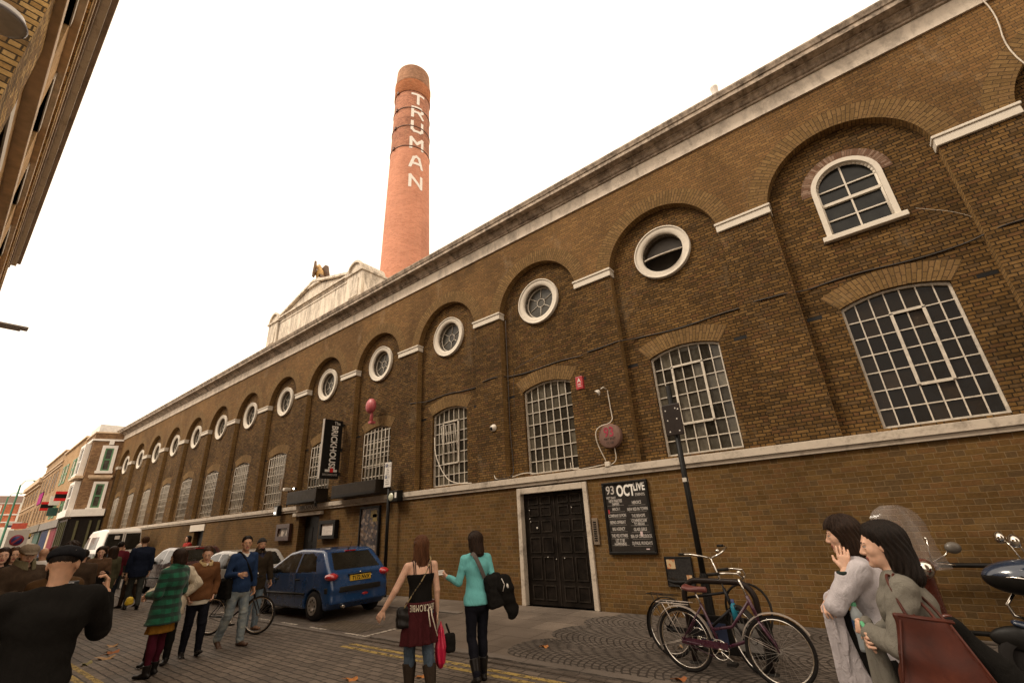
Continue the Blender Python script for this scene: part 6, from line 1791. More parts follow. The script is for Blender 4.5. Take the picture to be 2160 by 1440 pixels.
    def head_part(s, name, fn, mat, h=None, rad=.24, low=None):
        k = s.k
        lo, hi = s.bounds([s.hc], rad * k)
        if low: lo[2] -= low; lo[:2] -= .04
        return solid(name, lambda P: fn((P - s.hc) @ s.HM / k) * k, lo, hi, h or {0: .015, 1: .0095, 2: .0065}[s.detail], mat, s.root)
    def strands(s, style, colr, count):
        st = HAIRCUT[style]; L = st['L']; rx, ry, rz_ = [q + .002 for q in st['r']]; b = MB(); rg = random.Random(len(style) * 7 + count)
        for _ in range(count):
            az = rg.uniform(-math.pi, math.pi)
            front = math.cos(az)                       # 1 = over the face
            if front > (.55 if style != 'full' else .1) and style != 'fringe': continue
            el0 = rg.uniform(.15, .9) * math.pi / 2; pts = []
            stop = rg.uniform(-.28, .15) if L == 0 else 0.0
            for el in np.linspace(el0, stop, 6):
                sh_ = 1.0 if L else (1.0 + .05 * rg.random() * (style == 'short')) + .015 - .05 * max(0, (el0 - el) / max(el0 - stop, .1))
                pts.append(sh_ * np.array([rx * math.cos(el) * math.sin(az), -.015 + ry * math.cos(el) * math.cos(az), .036 + rz_ * math.sin(el)]))
            if L:
                e = pts[-1]; ln = L * rg.uniform(.75, 1.12); dx, dy = rg.uniform(-.03, .03), rg.uniform(-.02, .025)
                if front > .1: ln *= .9
                for f in (.25, .5, .75, 1.0):
                    q = e * np.array([1 - .12 * f, 1 - .30 * f if e[1] < 0 else 1, 1]) + np.array([dx * f * f, dy * f * f - .01 * f, -ln * f - .0])
                    pts.append(q + np.array([.006 * math.sin(f * 7 + az * 5), 0, 0]))
            if style == 'fringe' and front > .55: pts = [q * np.array([1, 1, 1]) for q in pts[:4]] + [np.array([pts[4][0], pts[4][1] + .002, .052])]
            b.tube([s.hc + s.HM @ q * s.k for q in pts], [.0030 * s.k] * (len(pts) - 1) + [.0006], 4, caps=False)
        if b.f: b.build('hair_locks', HR[colr], s.root)
    def hair(s, style, colr):
        if s.detail and style != 'crop': s.strands(style, colr, 260 if s.detail == 2 else 150)
        s.head_part('hair', lambda Q: d_hair(Q, style), HR[colr], low=HAIRCUT[style]['L'] + .02)
        if s.detail:
            b = MB()
            for q in (-1, 1):
                P = [s.hc + s.HM @ np.array([q * x, y, z]) * s.k for x, y, z in ((.014, .0905, .024), (.032, .0885, .030), (.048, .076, .023))]
                b.tube(P, [.0036 * s.k, .0036 * s.k, .002 * s.k], 6)
            b.build('eyebrows', HR[colr], s.root)
    def beanie(s, mat):
        def fn(Q): return np.maximum(np.maximum(d_ell(Q, (0, -.012, .038), (.090, .110, .105)), .030 - Q[:, 2] - .35 * (.0 - Q[:, 1])), -d_ell(Q, (0, -.012, .028), (.078, .098, .090)))
        s.head_part('knitted_hat', fn, mat)
    def flatcap(s, mat, emblem=None):
        def fn(Q):
            d = d_ell(Q, (0, -.005, .052), (.102, .125, .072)); d = np.maximum(d, .022 - Q[:, 2] - .12 * Q[:, 1])
            pk = d_ell(Q, (0, .105, .030), (.075, .060, .012)); return smin(d, pk, .02)
        s.head_part('flat_cap', fn, mat)
    def jacket(s, mat, name='jacket', hem=-.10, sleeve=1.0, puff=.018, sl=None, fold=.004, h=None, classify=None, neckdrop=.0, flare=0.0, armw=1.0, vneck=0.0):
        k, J = s.k, s.J; sl = puff if sl is None else sl
        top = J['neck'] + s.sp * (.022 - neckdrop) * k; fw = np.cross(s.sp, s.fr)
        def fn(P):
            d = s.torso(P, puff)
            if hem < -.03:
                d = smin(d, d_ecap(P, J['hip'], J['hip'] + np.array([0, 0, hem * k]), s.fr, ((.158 * s.bulk) * k + puff, .118 * s.bulk * k + puff), ((.160 * s.bulk + flare) * k + puff, (.125 * s.bulk + flare) * k + puff)), .05)
            d = np.maximum(d, (J['hip'][2] + hem * k) - P[:, 2])
            if sleeve > 0:
                for sd in 'LR':
                    a = s.arm(P, sd, sl, 1.0, armw, .245 * k * 2 * (1 - sleeve))
                    d = smin(d, d_cap(P, J['sh' + sd], J['sh' + sd] * .6 + J['el' + sd] * .4, .045 * k * armw + sl, .044 * k * armw + sl), .035)
                    d = smin(d, a, .008)
            d = d + wob(P, fold * .7, 1.0 / k)
            if s.detail:
                A = fold * (.75 if s.detail == 2 else .5); warp = 1.6 * np.sin(P @ np.array([7., 11, 5])) + 1.1 * np.sin(P @ np.array([-9., 6, 13]) + 1)
                d = d + A * (.5 - np.abs(np.sin(P @ np.array([16., 9, 30]) + warp))) * np.clip(.5 + np.sin(P @ np.array([5., -8, 7]) + .5), 0, 1)
                for sd in 'LR':
                    q = P - J['el' + sd]; r_ = np.linalg.norm(q, axis=1); ax = unit(J['wr' + sd] - J['sh' + sd])
                    d = d + A * 1.4 * np.exp(-(r_ / .10) ** 2) * (.5 - np.abs(np.sin((q @ ax) * 62 + warp)))
            nc = ((P - top) @ s.sp) + ((P - top) @ fw) * .45
            nc = nc - .9 * np.maximum(0, np.abs((P - top) @ s.fr) - .05)
            if vneck: nc = np.maximum(nc, np.where((P - top) @ fw > 0, vneck * k - np.abs((P - top) @ s.fr) * 1.0 + ((P - top) @ s.sp), -1))
            d = np.maximum(d, nc * .8)
            return d
        pts = [J[a] for a in J if a[:2] in ('sh', 'el', 'wr', 'ne', 'ch', 'hi')] + [J['hip'] + np.array([0, 0, hem * k])]
        lo, hi = s.bounds(pts, .20 * max(1, s.bulk))
        lo[2] = max(lo[2], J['hip'][2] + hem * k - .05) if sleeve == 0 else lo[2]
        return solid(name, fn, lo, hi, h or {0: .026, 1: .0145, 2: .0085}[s.detail], mat, s.root, classify)
    def trousers(s, mat, e0=.014, e1=.018, fold=.004, hem=0.0, name='trousers', w=1.0):
        k, J = s.k, s.J
        def fn(P):
            d = np.minimum(s.leg(P, 'L', e0, e1, w), s.leg(P, 'R', e0, e1, w))
            g = d_ecap(P, J['hip'] + s.sp * .06 * k, J['hip'] - np.array([0, 0, .07 * k]), s.fr, (.140 * s.bulk * k + e0, .108 * s.bulk * k + e0), (.150 * s.bulk * k + e0, .118 * s.bulk * k + e0))
            d = smin(d, g, .035); d = d + wob(P, fold * .5, 1.3 / k, 2)
            if s.detail:
                for sd in 'LR':
                    for jt, zz in (('kn', .0), ('an', .07)):
                        q = P - J[jt + sd]; d = d + fold * .9 * np.exp(-((q[:, 2] - zz) / .09) ** 2) * (.5 - np.abs(np.sin(q @ np.array([9., 14, 52]))))
            d = np.maximum(d, (P - J['hip'] - s.sp * .08 * k) @ s.sp)
            return d
        pts = [J['hip'], J['waist']] + [J[a + sd] for a in ('kn', 'an', 'hp') for sd in 'LR']
        lo, hi = s.bounds(pts, .17 * s.bulk)
        lo[2] = max(lo[2], .0)
        return solid(name, fn, lo, hi, {0: .024, 1: .0155, 2: .013}[s.detail], mat, s.root)
    def skirt(s, mat, hem, top=.05, r1=.22, name='skirt', fold=.006, e=.02, r1y=None):
        k, J = s.k, s.J
        def fn(P):
            a, b = J['hip'] + s.sp * top * k, J['hip'] + np.array([0, 0, hem * k])
            mid = (J['knL'] + J['knR']) / 2; b = b + np.array([0, (mid - J['hip'])[1] * .5, 0])
            d = d_ecap(P, a, b, s.fr, (.142 * k + e, .108 * k + e), (r1 * k, (r1y or r1 * .85) * k))
            az = np.arctan2(P[:, 0] - J['hip'][0], P[:, 1] - J['hip'][1])
            d = d + fold * np.sin(az * 9) * np.clip((a[2] - P[:, 2]) * 3, 0, 1) + wob(P, .002)
            d = np.maximum(np.maximum(d, P[:, 2] - a[2]), b[2] - P[:, 2])
            return d
        lo, hi = s.bounds([J['waist'], J['hip'] + np.array([0, 0, hem * k])], r1 * k + .12)
        return solid(name, fn, lo, hi, .015, mat, s.root)
    def shoes(s, mat, boot=0.0, r=1.0):
        k, J = s.k, s.J
        for sd in 'LR':
            an, f = J['an' + sd], J['ft' + sd]
            heel = an + np.array([0, 0, -.055 * k]) - f * .045 * k; toe = an + np.array([0, 0, -.055 * k]) + f * .165 * k
            sd_ = unit(np.cross(f, (0, 0, 1)))
            def fn(P):
                d = d_ecap(P, heel, toe, sd_, (.036 * k * r, .032 * k), (.042 * k * r, .026 * k))
                d = smin(d, d_ecap(P, an + np.array([0, 0, -.03 * k]), an + f * .07 * k + np.array([0, 0, -.045 * k]), sd_, (.040 * k * r, .040 * k), (.038 * k, .034 * k)), .02)
                top = an + unit(J['kn' + sd] - an) * (.02 + boot) * k
                d = smin(d, np.maximum(d_cap(P, an - np.array([0, 0, .02]), top, .045 * k, (.054 + .11 * boot) * k), (P - top) @ unit(J['kn' + sd] - an)), .015)
                up = unit(np.cross(sd_, f)); up = up if up[2] > 0 else -up
                return np.maximum(d, -((P - heel) @ up) - .030 * k)
            lo, hi = s.bounds([heel, toe, an, an + unit(J['kn' + sd] - an) * (.05 + boot) * k], .09)
            solid('shoe', fn, lo, hi, .011 if s.detail else .018, mat, s.root)
    def collar(s, mat, name='collar', r=.075, hgt=.05, drop=0.0):
        k, J = s.k, s.J; c = J['neck'] + s.sp * (.035 - drop) * k; fw = np.cross(s.sp, s.fr)
        def fn(P):
            q = P - c; z = q @ s.sp; rr = np.hypot((q @ s.fr), (q @ fw) * .95)
            d = np.maximum(np.abs(rr - (r - z * .25) * k) - .012, np.abs(z - .008 * k + .3 * (q @ fw) * (np.abs(q @ fw) < .2)) - hgt * k)
            return np.maximum(d, np.where(q @ fw > 0, .018 - np.abs(q @ s.fr) - (q @ fw) * .0, -1) * .7)
        lo, hi = s.bounds([c], .18)
        return solid(name, fn, lo, hi, .011, mat, s.root)
    def world(s, q):
        c, sn = math.cos(s.rz), math.sin(s.rz); l = np.array(s.root.location)
        return np.array([q[0] * c - q[1] * sn, q[0] * sn + q[1] * c, q[2]]) + l
    def tube_part(s, name, pts, r, mat, n=8):
        b = MB(); b.tube(pts, r, n); return b.build(name, mat, s.root)
# ------------------------------------------------------------------ the people in the street
K_BLACK = cloth('black_jersey', (.011, .010, .009)); K_DENIM = cloth('blue_denim', (.055, .075, .10), .35, .5, 12); K_DKDENIM = cloth('dark_denim', (.018, .022, .030), .35)
K_FADED = None
def faded():
    n = NT('faded_denim'); v = n.coord('Object'); a = n.noise(v, 7, 5, .6, .5); f = n.noise(v, 150, 2)
    c = n.ramp(a, [(.3, (.10, .14, .18)), (.55, (.24, .27, .27)), (.75, (.38, .37, .31))])
    n.col(n.mix(.2, c, n.ramp(f, [(.3, .5), (.7, 1.3)]), 'MULTIPLY')); n.rough(.9); n.bump(a, .4, .03); return n.mat
K_FADED = faded()
def plaid(name, c, d, sc=9.0):
    n = NT(name); v = n.coord('Object'); w = n.noise(v, 6, 2)
    sx = n.n('ShaderNodeSeparateXYZ'); n.set(sx, 0, v)
    def band(src, s, th): return n.ramp(n.math('FRACT', n.math('ADD', n.math('MULTIPLY', src, s), n.math('MULTIPLY', w, .25))), [(th - .04, 0.0), (th + .04, 1.0)])
    bx_ = band(sx.outputs[0], sc, .55); bz = band(sx.outputs[2], sc, .55)
    base = n.mix(n.math('MULTIPLY', bz, .85), c, d); base = n.mix(n.math('MULTIPLY', bx_, .45), base, d)
    n.col(n.mix(.5, base, n.ramp(n.noise(v, 120, 3), [(.3, .55), (.7, 1.35)]), 'MULTIPLY')); n.rough(.95); n.set(n.b, 'Sheen Weight', .2); n.bump(n.noise(v, 11, 4), .4, .03)
    return n.mat
K_GREENP = plaid('green_plaid', (.005, .105, .052), (.005, .018, .013), 8.5)

def strap(label, pts, r, mat, name='bag_strap', cat='strap'):
    P = [np.array(q, float) for q in pts]
    for _ in range(2):
        Q = [P[0]]
        for a, c in zip(P[:-1], P[1:]): Q += [a * .75 + c * .25, a * .25 + c * .75]
        P = Q + [P[-1]]
    return P

def bag(name, label, cat, loc, rz, size, mat, bulge=.25, taper=0.0, h=.012, rot=None):
    t = empty(name, loc, rz, label, cat)
    if rot: t.rotation_euler = rot
    def fn(P):
        z = P[:, 2] / size[2]; w = 1 + taper * (-z)
        Q = P.copy(); Q[:, 0] /= w; Q[:, 1] /= (1 + bulge * (-z))
        return d_box(Q, (0, 0, 0), size, None, min(size) * .7) + wob(P, .004, 1.5)
    m = np.array(size) * (1.25 + abs(taper) + bulge * .5) + .04
    solid('bag_body', fn, -m, m, h, mat, t)
    return t

# --- woman with the sweater tied round her waist
p = Person('woman with long brown hair in a black strappy top, maroon sweater tied round her waist', (-4.72, -5.22, -.03), (-.90, .44), 1.70, pose=dict(
    uaL=(-.50, .06, -.92), faL=(-.48, .30, -.83), uaR=(.12, -.10, -1), faR=(.05, .12, -1), thL=(0, .30, -1), shL=(0, -.10, -1), thR=(.03, -.05, -1), shR=(.02, -.42, -1), curl=.45, pnL=(.3, .6, -.2)), head=(R(14), R(2), 0), detail=1, lean=(0, .02, 1))
p.body(True); p.hair('long', 'auburn')
def topcut(m, nm, z0, z1):
    def fn(P):
        d = p.torso(P, .008) + wob(P, .0015)
        zt = p.J['chest'][2] + z1 * p.k
        return np.maximum(np.maximum(d, P[:, 2] - zt), p.J['hip'][2] + z0 - P[:, 2])
    lo, hi = p.bounds([p.J['hip'], p.J['neck']], .24); return solid(nm, fn, lo, hi, .012, m, p.root)
topcut(K_BLACK, 'strappy_top', -.02, .01)
k = p.k; fw = np.array([0, 1, 0])
for q in (-1, 1):
    for o in (.0, .022):
        top = p.J['chest'] + np.array([q * (.085 + o), -.105, .0]) * 1; b_ = p.J['neck'] + np.array([q * (.085 + o * 1.1), -.045, -.012]); f_ = p.J['chest'] + np.array([q * .09, .10, .02])
        p.tube_part('shoulder_strap', [top, (top + b_) / 2 + np.array([0, -.008, 0]), b_, b_ + np.array([0, .05, .012]), f_ + np.array([0, -.01, .06]), f_], .0055, K_BLACK, 6)
K_MAR = cloth('maroon_fleece', (.055, .010, .012), .25, .7)
p.trousers(K_DENIM, .010, .012); p.shoes(cloth('brown_suede', (.035, .025, .018)), .26, 1.1)
p.skirt(K_MAR, -.36, .085, .225, 'tied_sweater', .014, .034, .17)
J = p.J
b = MB()
for q, dx in ((0, .05), (1, .085)):
    pts = [J['hip'] + np.array([dx + .0, -.175, .02]), J['hip'] + np.array([dx + .005, -.190, -.05]), J['hip'] + np.array([dx + .02 + .05 * q, -.205, -.16 - .1 * q])]
    b.tube(pts, .0065, 6)
b.tube([J['hip'] + np.array([.05, -.175, .02]), J['hip'] + np.array([.067, -.178, .032]), J['hip'] + np.array([.085, -.175, .02])], .0065, 6)
b.build('drawstring', plain('cream_cord', (.60, .52, .42), .8), p.root)
def bendw(x, y, z):
    a = -x / .155 - .10; r_x, r_y = .165, .150
    return (r_x * math.sin(-a) * 1.0, -(r_y + z + .012) * math.cos(a), J['hip'][2] + .035 + y)
text('sweater_lettering', 'ABERCROMBIE', .10, (0, 0, 0), (1, 0, 0), (0, 0, 1), plain('cream_letter', (.62, .55, .42), .8), p.root, .003, -.50, .0, spacing=1.12, bend=lambda x, y, z: bendw(x, -y, z))
# her small black shoulder bag on a chain, red carrier bag, black pouch
c = p.world(J['hip'] + np.array([-.20, -.02, -.06]))
t = bag('shoulder_bag', 'small black shoulder bag hanging on a chain at the hip of the sweater-tied woman', 'bag', c, p.rz, (.085, .05, .11), plain('black_bag_leather', (.012, .010, .009), .35, .3, 10))
b = MB(); q0 = Vector((0, 0, .10)); 
pts = strap('', [(-.02 + .02, -.03, .10), (.10, -.12, .28), (.20, -.165, .42), (.285, -.115, .585), (.30, -.03, .625)], .006, None)
b.tube(pts, .0065, 6); b.build('chain', mottled('brass_chain', [(.3, (.02, .016, .012)), (.6, (.35, .26, .12))], 60), t)
wr = p.world(J['wrR'] + np.array([.045, -.01, -.12]))
t = empty('carrier_bag', wr, p.rz, 'bright red plastic carrier bag hanging from the sweater-tied woman', 'bag')
M_REDP = NT('red_polythene'); M_REDP.col((.48, .012, .05)); M_REDP.rough(.3); M_REDP.bump(M_REDP.noise(M_REDP.coord('Object', (22, 22, 4)), 1.0, 5), .9, .03); M_REDP = M_REDP.mat
def cb(P):
    z = -P[:, 2]; w = np.interp(z, [0, .08, .25, .40, .46], [.012, .05, .085, .075, .03])
    return (np.sqrt((P[:, 0] / (w * .65)) ** 2 + (P[:, 1] / w) ** 2) - 1 + .22 * np.sin(np.arctan2(P[:, 0], P[:, 1]) * 7 + z * 9)) * w * .5
solid('bag_body', lambda P: np.maximum(cb(P), np.abs(P[:, 2] + .22) - .24), (-.16, -.16, -.5), (.16, .16, .05), .010, M_REDP, t)
t = bag('pouch', 'small black cloth pouch hanging beside the red carrier bag', 'bag', (wr[0] + .05, wr[1] + .10, wr[2] - .22), p.rz, (.065, .06, .10), K_BLACK, .1)
b = MB(); b.tube([(0, 0, .09), (-.03, .0, .16), (-.05, -.02, .2)], .012, 6); b.build('cord', K_BLACK, t)

# --- woman in the turquoise cardigan
p = Person('woman in a turquoise cardigan with dark jeans, black bag and a folded paper in hand', (-4.55, -4.41, -.03), (-.92, .40), 1.69, pose=dict(
    uaL=(-.30, .10, -1), faL=(-.34, .95, .28), uaR=(.20, -.22, -1), faR=(-.05, .62, -.75), thL=(0, .02, -1), shL=(0, -.42, -1), thR=(.0, .13, -1), shR=(0, -.02, -1), curl=.7), head=(R(16), R(8), 0), lean=(0, .03, 1))
p.body(); p.hair('bob', 'dark')
K_TURQ = cloth('turquoise_knit', (.15, .46, .46), .12, .5)
p.jacket(K_TURQ, 'cardigan', -.07, .97, .012, .010, .003)
K_BJ = cloth('black_jeans', (.010, .010, .014), .3)
p.trousers(K_BJ, .006, .012); p.shoes(M_SHOE, .16, 1.08)
wl = p.world(p.J['wrL'] + unit(p.p['faL']) * .12)
o = None
t = empty('folded_paper', tuple(wl), p.rz, 'folded white paper in the left hand of the turquoise cardigan woman', 'paper')
b = MB(); b.obox((0, .03, .01), (.01, .085, .02), (.055, 0, .0), (0, -.002, .004)); b.build('sheet', plain('white_paper', (.66, .62, .57), .6), t)
b = MB(); b.obox((.004, .03, .0155), (.007, .06, .015), (.040, 0, 0), (0, -.0005, .0015)); b.build('print', M_GREYINK, t)
J = p.J
c = p.world(J['hip'] + np.array([.20, -.12, .08]))
t = bag('rucksack', 'black slouchy shoulder bag with a black coat bundled through it, on the turquoise cardigan woman', 'bag', tuple(c), p.rz, (.13, .09, .20), cloth('black_nylon', (.013, .012, .011), .3, .9), .15, .1, rot=(0, R(-14), p.rz))
b = MB()
P0 = [(-.10, .0, .19), (-.13, -.03, .30), (-.155, -.03, .42), (-.17, .0, .50), (-.17, .08, .51)]
P0 = strap('', P0, 0, None)
for a, d in zip(P0[:-1], P0[1:]):
    a, d = np.array(a), np.array(d); b.obox((a + d) / 2, (d - a) / 2 * 1.05, np.array([.024, 0, .01]), unit(np.cross(d - a, (.024, 0, .01))) * .004)
b.build('webbing_strap', cloth('grey_webbing', (.12, .10, .09)), t)
def sleeve_f(P): return smin(d_ecap(P, (.10, -.05, .03), (.16, -.05, -.34), (1, 0, 0), (.10, .07), (.085, .045)), d_ell(P, (.12, -.05, .0), (.12, .08, .16)), .05) + wob(P, .008)
solid('bundled_coat', sleeve_f, (-.1, -.2, -.5), (.35, .15, .25), .014, K_BLACK, t)
b = MB(); b.ball((.13, -.135, .02), (.016, .006, .028), 10); b.tube([(.07, -.135, .13), (.09, -.14, .05), (.05, -.13, -.02)], .005, 5); b.build('pale_toggle', M_INK, t)

# --- man in the blue sweater
p = Person('man in a blue sweater and faded jeans with a strap across his chest', (-9.9, -5.12, -.03), (.985, .17), 1.80, True, 'tan', pose=dict(
    uaR=(.22, -.02, -1), faR=(-.28, .95, .02), uaL=(-.10, .10, -1), faL=(-.05, .12, -1), thL=(-.02, .16, -1), shL=(-.02, .0, -1), thR=(.06, -.05, -1), shR=(.05, -.52, -1), curl=.8, pnR=(-1, 0, -.2)), head=(R(-22), R(2), 0), detail=1)
p.body(); p.hair('short', 'black')
K_BLUE = cloth('blue_lambswool', (.017, .036, .090), .2, .5)
p.jacket(K_BLUE, 'sweater', -.10, .98, .014, .012, .005, vneck=.10); p.jacket(plain('white_tshirt', (.62, .60, .56), .8), 'tshirt', -.02, 0, .001, fold=0, neckdrop=-.008)
p.trousers(K_FADED, .014, .028, .006); p.shoes(M_SHOEB)
J = p.J; b = MB()
pts = strap('', [J['neck'] + np.array([.10, -.09, -.05]), J['neck'] + np.array([.115, .0, .035]), J['neck'] + np.array([.08, .085, -.04]), J['chest'] + np.array([.0, .145, -.03]), J['waist'] + np.array([-.11, .125, .04]), J['hip'] + np.array([-.19, .05, .06])], .02, None)
b.tube(pts, .018, 6); b.build('chest_strap', K_BLACK, p.root)
c = p.world(J['hip'] + np.array([-.235, -.03, -.06])); 
# his bag hangs on the far (his right, picture left) hip
c = p.world(J['hip'] + np.array([.24, -.06, -.02]))
bag('satchel', 'black satchel at the hip of the man in the blue sweater', 'bag', tuple(c), p.rz, (.06, .15, .17), K_BLACK, .05)

# --- woman in the brown jacket
p = Person('woman in a brown suede jacket with a cream fleece collar and black trousers', (-9.85, -5.78, -.03), (.97, -.05), 1.66, False, 'fair', pose=dict(
    uaL=(-.34, -.22, -1), faL=(.22, .42, -.8), uaR=(.34, -.22, -1), faR=(-.22, .42, -.8), thL=(0, .22, -1), shL=(0, .02, -1), thR=(.02, -.05, -1), shR=(.02, -.16, -1), ftL=(0, 1, .30), curl=1.0), head=(R(-20), R(20), 0), bulk=1.08)
p.body(); p.hair('tied', 'brown')
p.jacket(cloth('brown_suede_jacket', (.135, .058, .024), .22, .5, 7), 'suede_jacket', -.06, .99, .026, .020, .006, vneck=.07, armw=1.15)
p.jacket(plain('cream_tshirt', (.60, .54, .44), .8), 'tshirt', -.13, 0, .008, fold=.001, neckdrop=.0)
K_FLC = cloth('cream_fleece', (.56, .42, .22), .15, .9, 40)
p.collar(K_FLC, 'fleece_collar', .105, .030, .03)
p.trousers(K_BJ, .012, .016); p.shoes(M_SHOE)

# --- man in the knitted hat
p = Person('bearded man in a grey knitted hat and dark brown jacket wheeling a bicycle', (-11.15, -4.28, -.03), (.97, .10), 1.74, True, 'tan', pose=dict(
    uaL=(-.25, .05, -1), faL=(-.08, .25, -1), uaR=(.2, .18, -1), faR=(.12, .75, -.35), thL=(0, .05, -1), shL=(0, -.05, -1), thR=(.03, .02, -1), shR=(.02, -.05, -1), curl=.7), head=(R(-6), R(3), 0))
p.body(); p.hair('crop', 'black'); p.beanie(cloth('grey_rib_knit', (.045, .042, .040), .2, .8, 40))
def beard(Q):
    d = smin(d_ell(Q, (0, .045, -.085), (.055, .053, .045)), d_ell(Q, (0, .084, -.047), (.030, .014, .007)), .01)
    d = np.maximum(d, -d_ell(Q, (0, .09, -.063), (.021, .02, .009))); return np.maximum(d, Q[:, 2] + .040 - .35 * np.abs(Q[:, 0]) * 4)
p.head_part('beard', beard, HR['black'])
p.jacket(cloth('dark_brown_canvas', (.038, .028, .018), .25), 'canvas_jacket', -.18, .97, .030, .022, .006, vneck=.14, armw=1.15)
p.jacket(cloth('check_shirt', (.03, .03, .05)), 'shirt', -.05, 0, .014, fold=0); p.collar(cloth('dark_brown_canvas', (.038, .028, .018), .25), 'collar', .088, .035)
p.trousers(cloth('pale_denim', (.16, .21, .25), .25), .016, .024); p.shoes(plain('tan_suede_shoe', (.22, .12, .07), .7))

# --- woman in the green check coat and her companion
p = Person('woman in a green check coat, mustard skirt and maroon tights seen from behind', (-9.0, -6.52, -.03), (-.86, -.48), 1.66, False, 'mid', pose=dict(
    uaL=(-.16, .10, -1), faL=(.20, .85, -.1), uaR=(.20, .04, -1), faR=(-.15, .80, -.15), thL=(-.02, .06, -1), shL=(0, -.02, -1), thR=(.02, .16, -1), shR=(.02, .06, -1), curl=.8), head=(R(14), R(6), 0), lean=(0, -.10, 1), bulk=1.12)
p.body(); p.hair('shortbob', 'dark')
p.jacket(K_GREENP, 'check_coat', -.24, .98, .034, .024, .006, flare=.04, armw=1.15)
p.collar(K_GREENP, 'coat_collar', .085, .035)
p.skirt(cloth('mustard_skirt', (.26, .125, .018), .2), -.36, -.02, .20, 'skirt', .008, .02)
K_TIGHT = cloth('maroon_tights', (.065, .008, .018), .2, .2)
p.trousers(K_TIGHT, .004, .004, .0, 0, 'tights'); p.shoes(M_SHOE, .07, 1.05)

p = Person('dark red haired woman in a cream quilted coat behind the green check coat', (-9.75, -6.22, -.03), (.75, -.62), 1.62, False, 'mid', pose=dict(
    uaR=(.25, .15, -1), faR=(.2, .7, -.2), uaL=(-.62, -.22, -.8), faL=(.55, .28, -.62), thL=(0, .02, -1), shL=(0, 0, -1), thR=(.16, .10, -1), shR=(.10, .0, -1), curl=.9), head=(R(-16), R(8), 0), bulk=1.1)
p.body(); p.hair('fringe', 'red')
p.jacket(cloth('cream_quilting', (.58, .50, .38), .12, .9, 22), 'quilted_coat', -.22, .98, .034, .028, .008, armw=1.15)
p.trousers(K_BLACK, .012, .014); p.shoes(M_SHOE)
c = p.world(p.J['hip'] + np.array([-.2, .0, .0]))

# --- man with the flat cap, back to us
p = Person('man in a black jumper and black flat cap photographing the street, back towards us', (-4.55, -8.55, .02), (-.985, .10), 1.735, True, 'tan', pose=dict(
    uaR=(.26, .42, -.62), faR=(-.02, .32, 1), uaL=(-.32, .30, -.85), faL=(.50, .55, .68), thL=(-.04, .02, -1), thR=(.04, .02, -1), curl=.9, pnR=(-1, .2, 0), pnL=(1, .2, 0)), head=(R(-16), R(14), 0), bulk=1.04, detail=1, shw=.205)
p.body(); p.hair('crop', 'black'); p.flatcap(cloth('black_cap_wool', (.013, .013, .015), .2))
b = MB()
E0 = p.hc + p.HM @ np.array([.045, -.108, .062]) * p.k
ax_, up_ = p.HM @ np.array([.9, .35, 0]), p.HM @ np.array([0, .1, 1])
b.face([E0 + ax_ * x + up_ * z for x, z in ((-.016, -.008), (.016, -.006), (.020, .012), (.008, .002), (-.004, .010))]); b.build('cap_emblem', plain('grey_stitching', (.14, .13, .12), .7), p.root)
p.jacket(K_BLACK, 'jumper', -.14, .97, .022, .020, .005, armw=1.15)
p.trousers(K_BLACK, .014, .016); p.shoes(M_SHOE)
hr_, hl_ = p.world(p.J['wrR'] + unit(p.p['faR']) * .10), p.world(p.J['wrL'] + unit(p.p['faL']) * .10)
mid = (hr_ + hl_) / 2
t = empty('camera', tuple(mid + np.array([-.06, .0, .02])), p.rz, 'small dark compact camera held up by the man in the flat cap', 'camera')
b = MB(); b.box(-.06, .06, -.018, .018, -.035, .035); b.build('camera_body', plain('camera_black', (.02, .02, .02), .4), t, bevel=.006)
b = MB(); b.lathe([(.025, .018), (.025, .04), (.015, .042)], (0, 0, 0), (0, 1, 0), 16); b.build('lens', M_CHROME, t)
b = MB(); b.box(-.045, .03, -.0195, -.018, -.028, .028); b.build('screen', plain('screen_pale', (.45, .43, .42), .2), t)

# --- the two women close on the right
p = Person('dark haired woman in a white blouse holding her cheek, nearest the scooter', (-.22, -5.20, 0), (-1, -.04), 1.68, False, 'fair', pose=dict(
    uaL=(-.04, .20, -.22), faL=(.03, -.115, .22), uaR=(-.05, .20, -.22), faR=(-.30, .04, .03), hnL=(.24, -.12, 1), pnL=(.95, .1, 0), curlL=.35, hnR=(-.85, .1, -.35), curlR=.9, pnR=(-.2, -.2, -1), thL=(0, .15, -1), shL=(0, 0, -1), thR=(.02, -.1, -1), shR=(.02, -.2, -1)), head=(R(2), R(8), 0), detail=2, lean=(0, .16, 1))
p.body(); p.hair('fringe', 'dark')
p.jacket(cloth('white_blouse', (.46, .425, .44), .10, .8, 8), 'blouse', -.14, .92, .010, .016, .005, armw=1.1)
p.tube_part('wrist_band', [p.J['wrL'] + unit(p.p['faL']) * (-.02) + np.array([.036 * math.cos(a), .036 * math.sin(a), 0]) for a in np.linspace(0, 2 * math.pi, 14)], .013, plain('black_band', (.012, .02, .016), .6), 8)
p.trousers(K_BLACK, .010, .014); p.shoes(M_SHOE)
c = p.J['elL'] * .5 + p.J['wrR'] * .5
def scarf(P):
    a = p.J['elL'] + np.array([.05, .03, -.02]); b0 = a + np.array([.03, -.02, -.40])
    q = P - a; d = d_ecap(P, a, b0, (0, 1, 0), (.05, .035), (.075, .03))
    return d + .010 * np.sin(np.arctan2(q[:, 0], q[:, 1]) * 5 + q[:, 2] * 6) + .004 * np.sin(P @ np.array([60., 40, 8]))
lo, hi = p.bounds([p.J['elL'], p.J['elL'] + np.array([0, 0, -.45])], .18)
solid('draped_shawl', scarf, lo, hi, .010, cloth('white_shawl', (.46, .42, .43), .12, .9, 14), p.root)
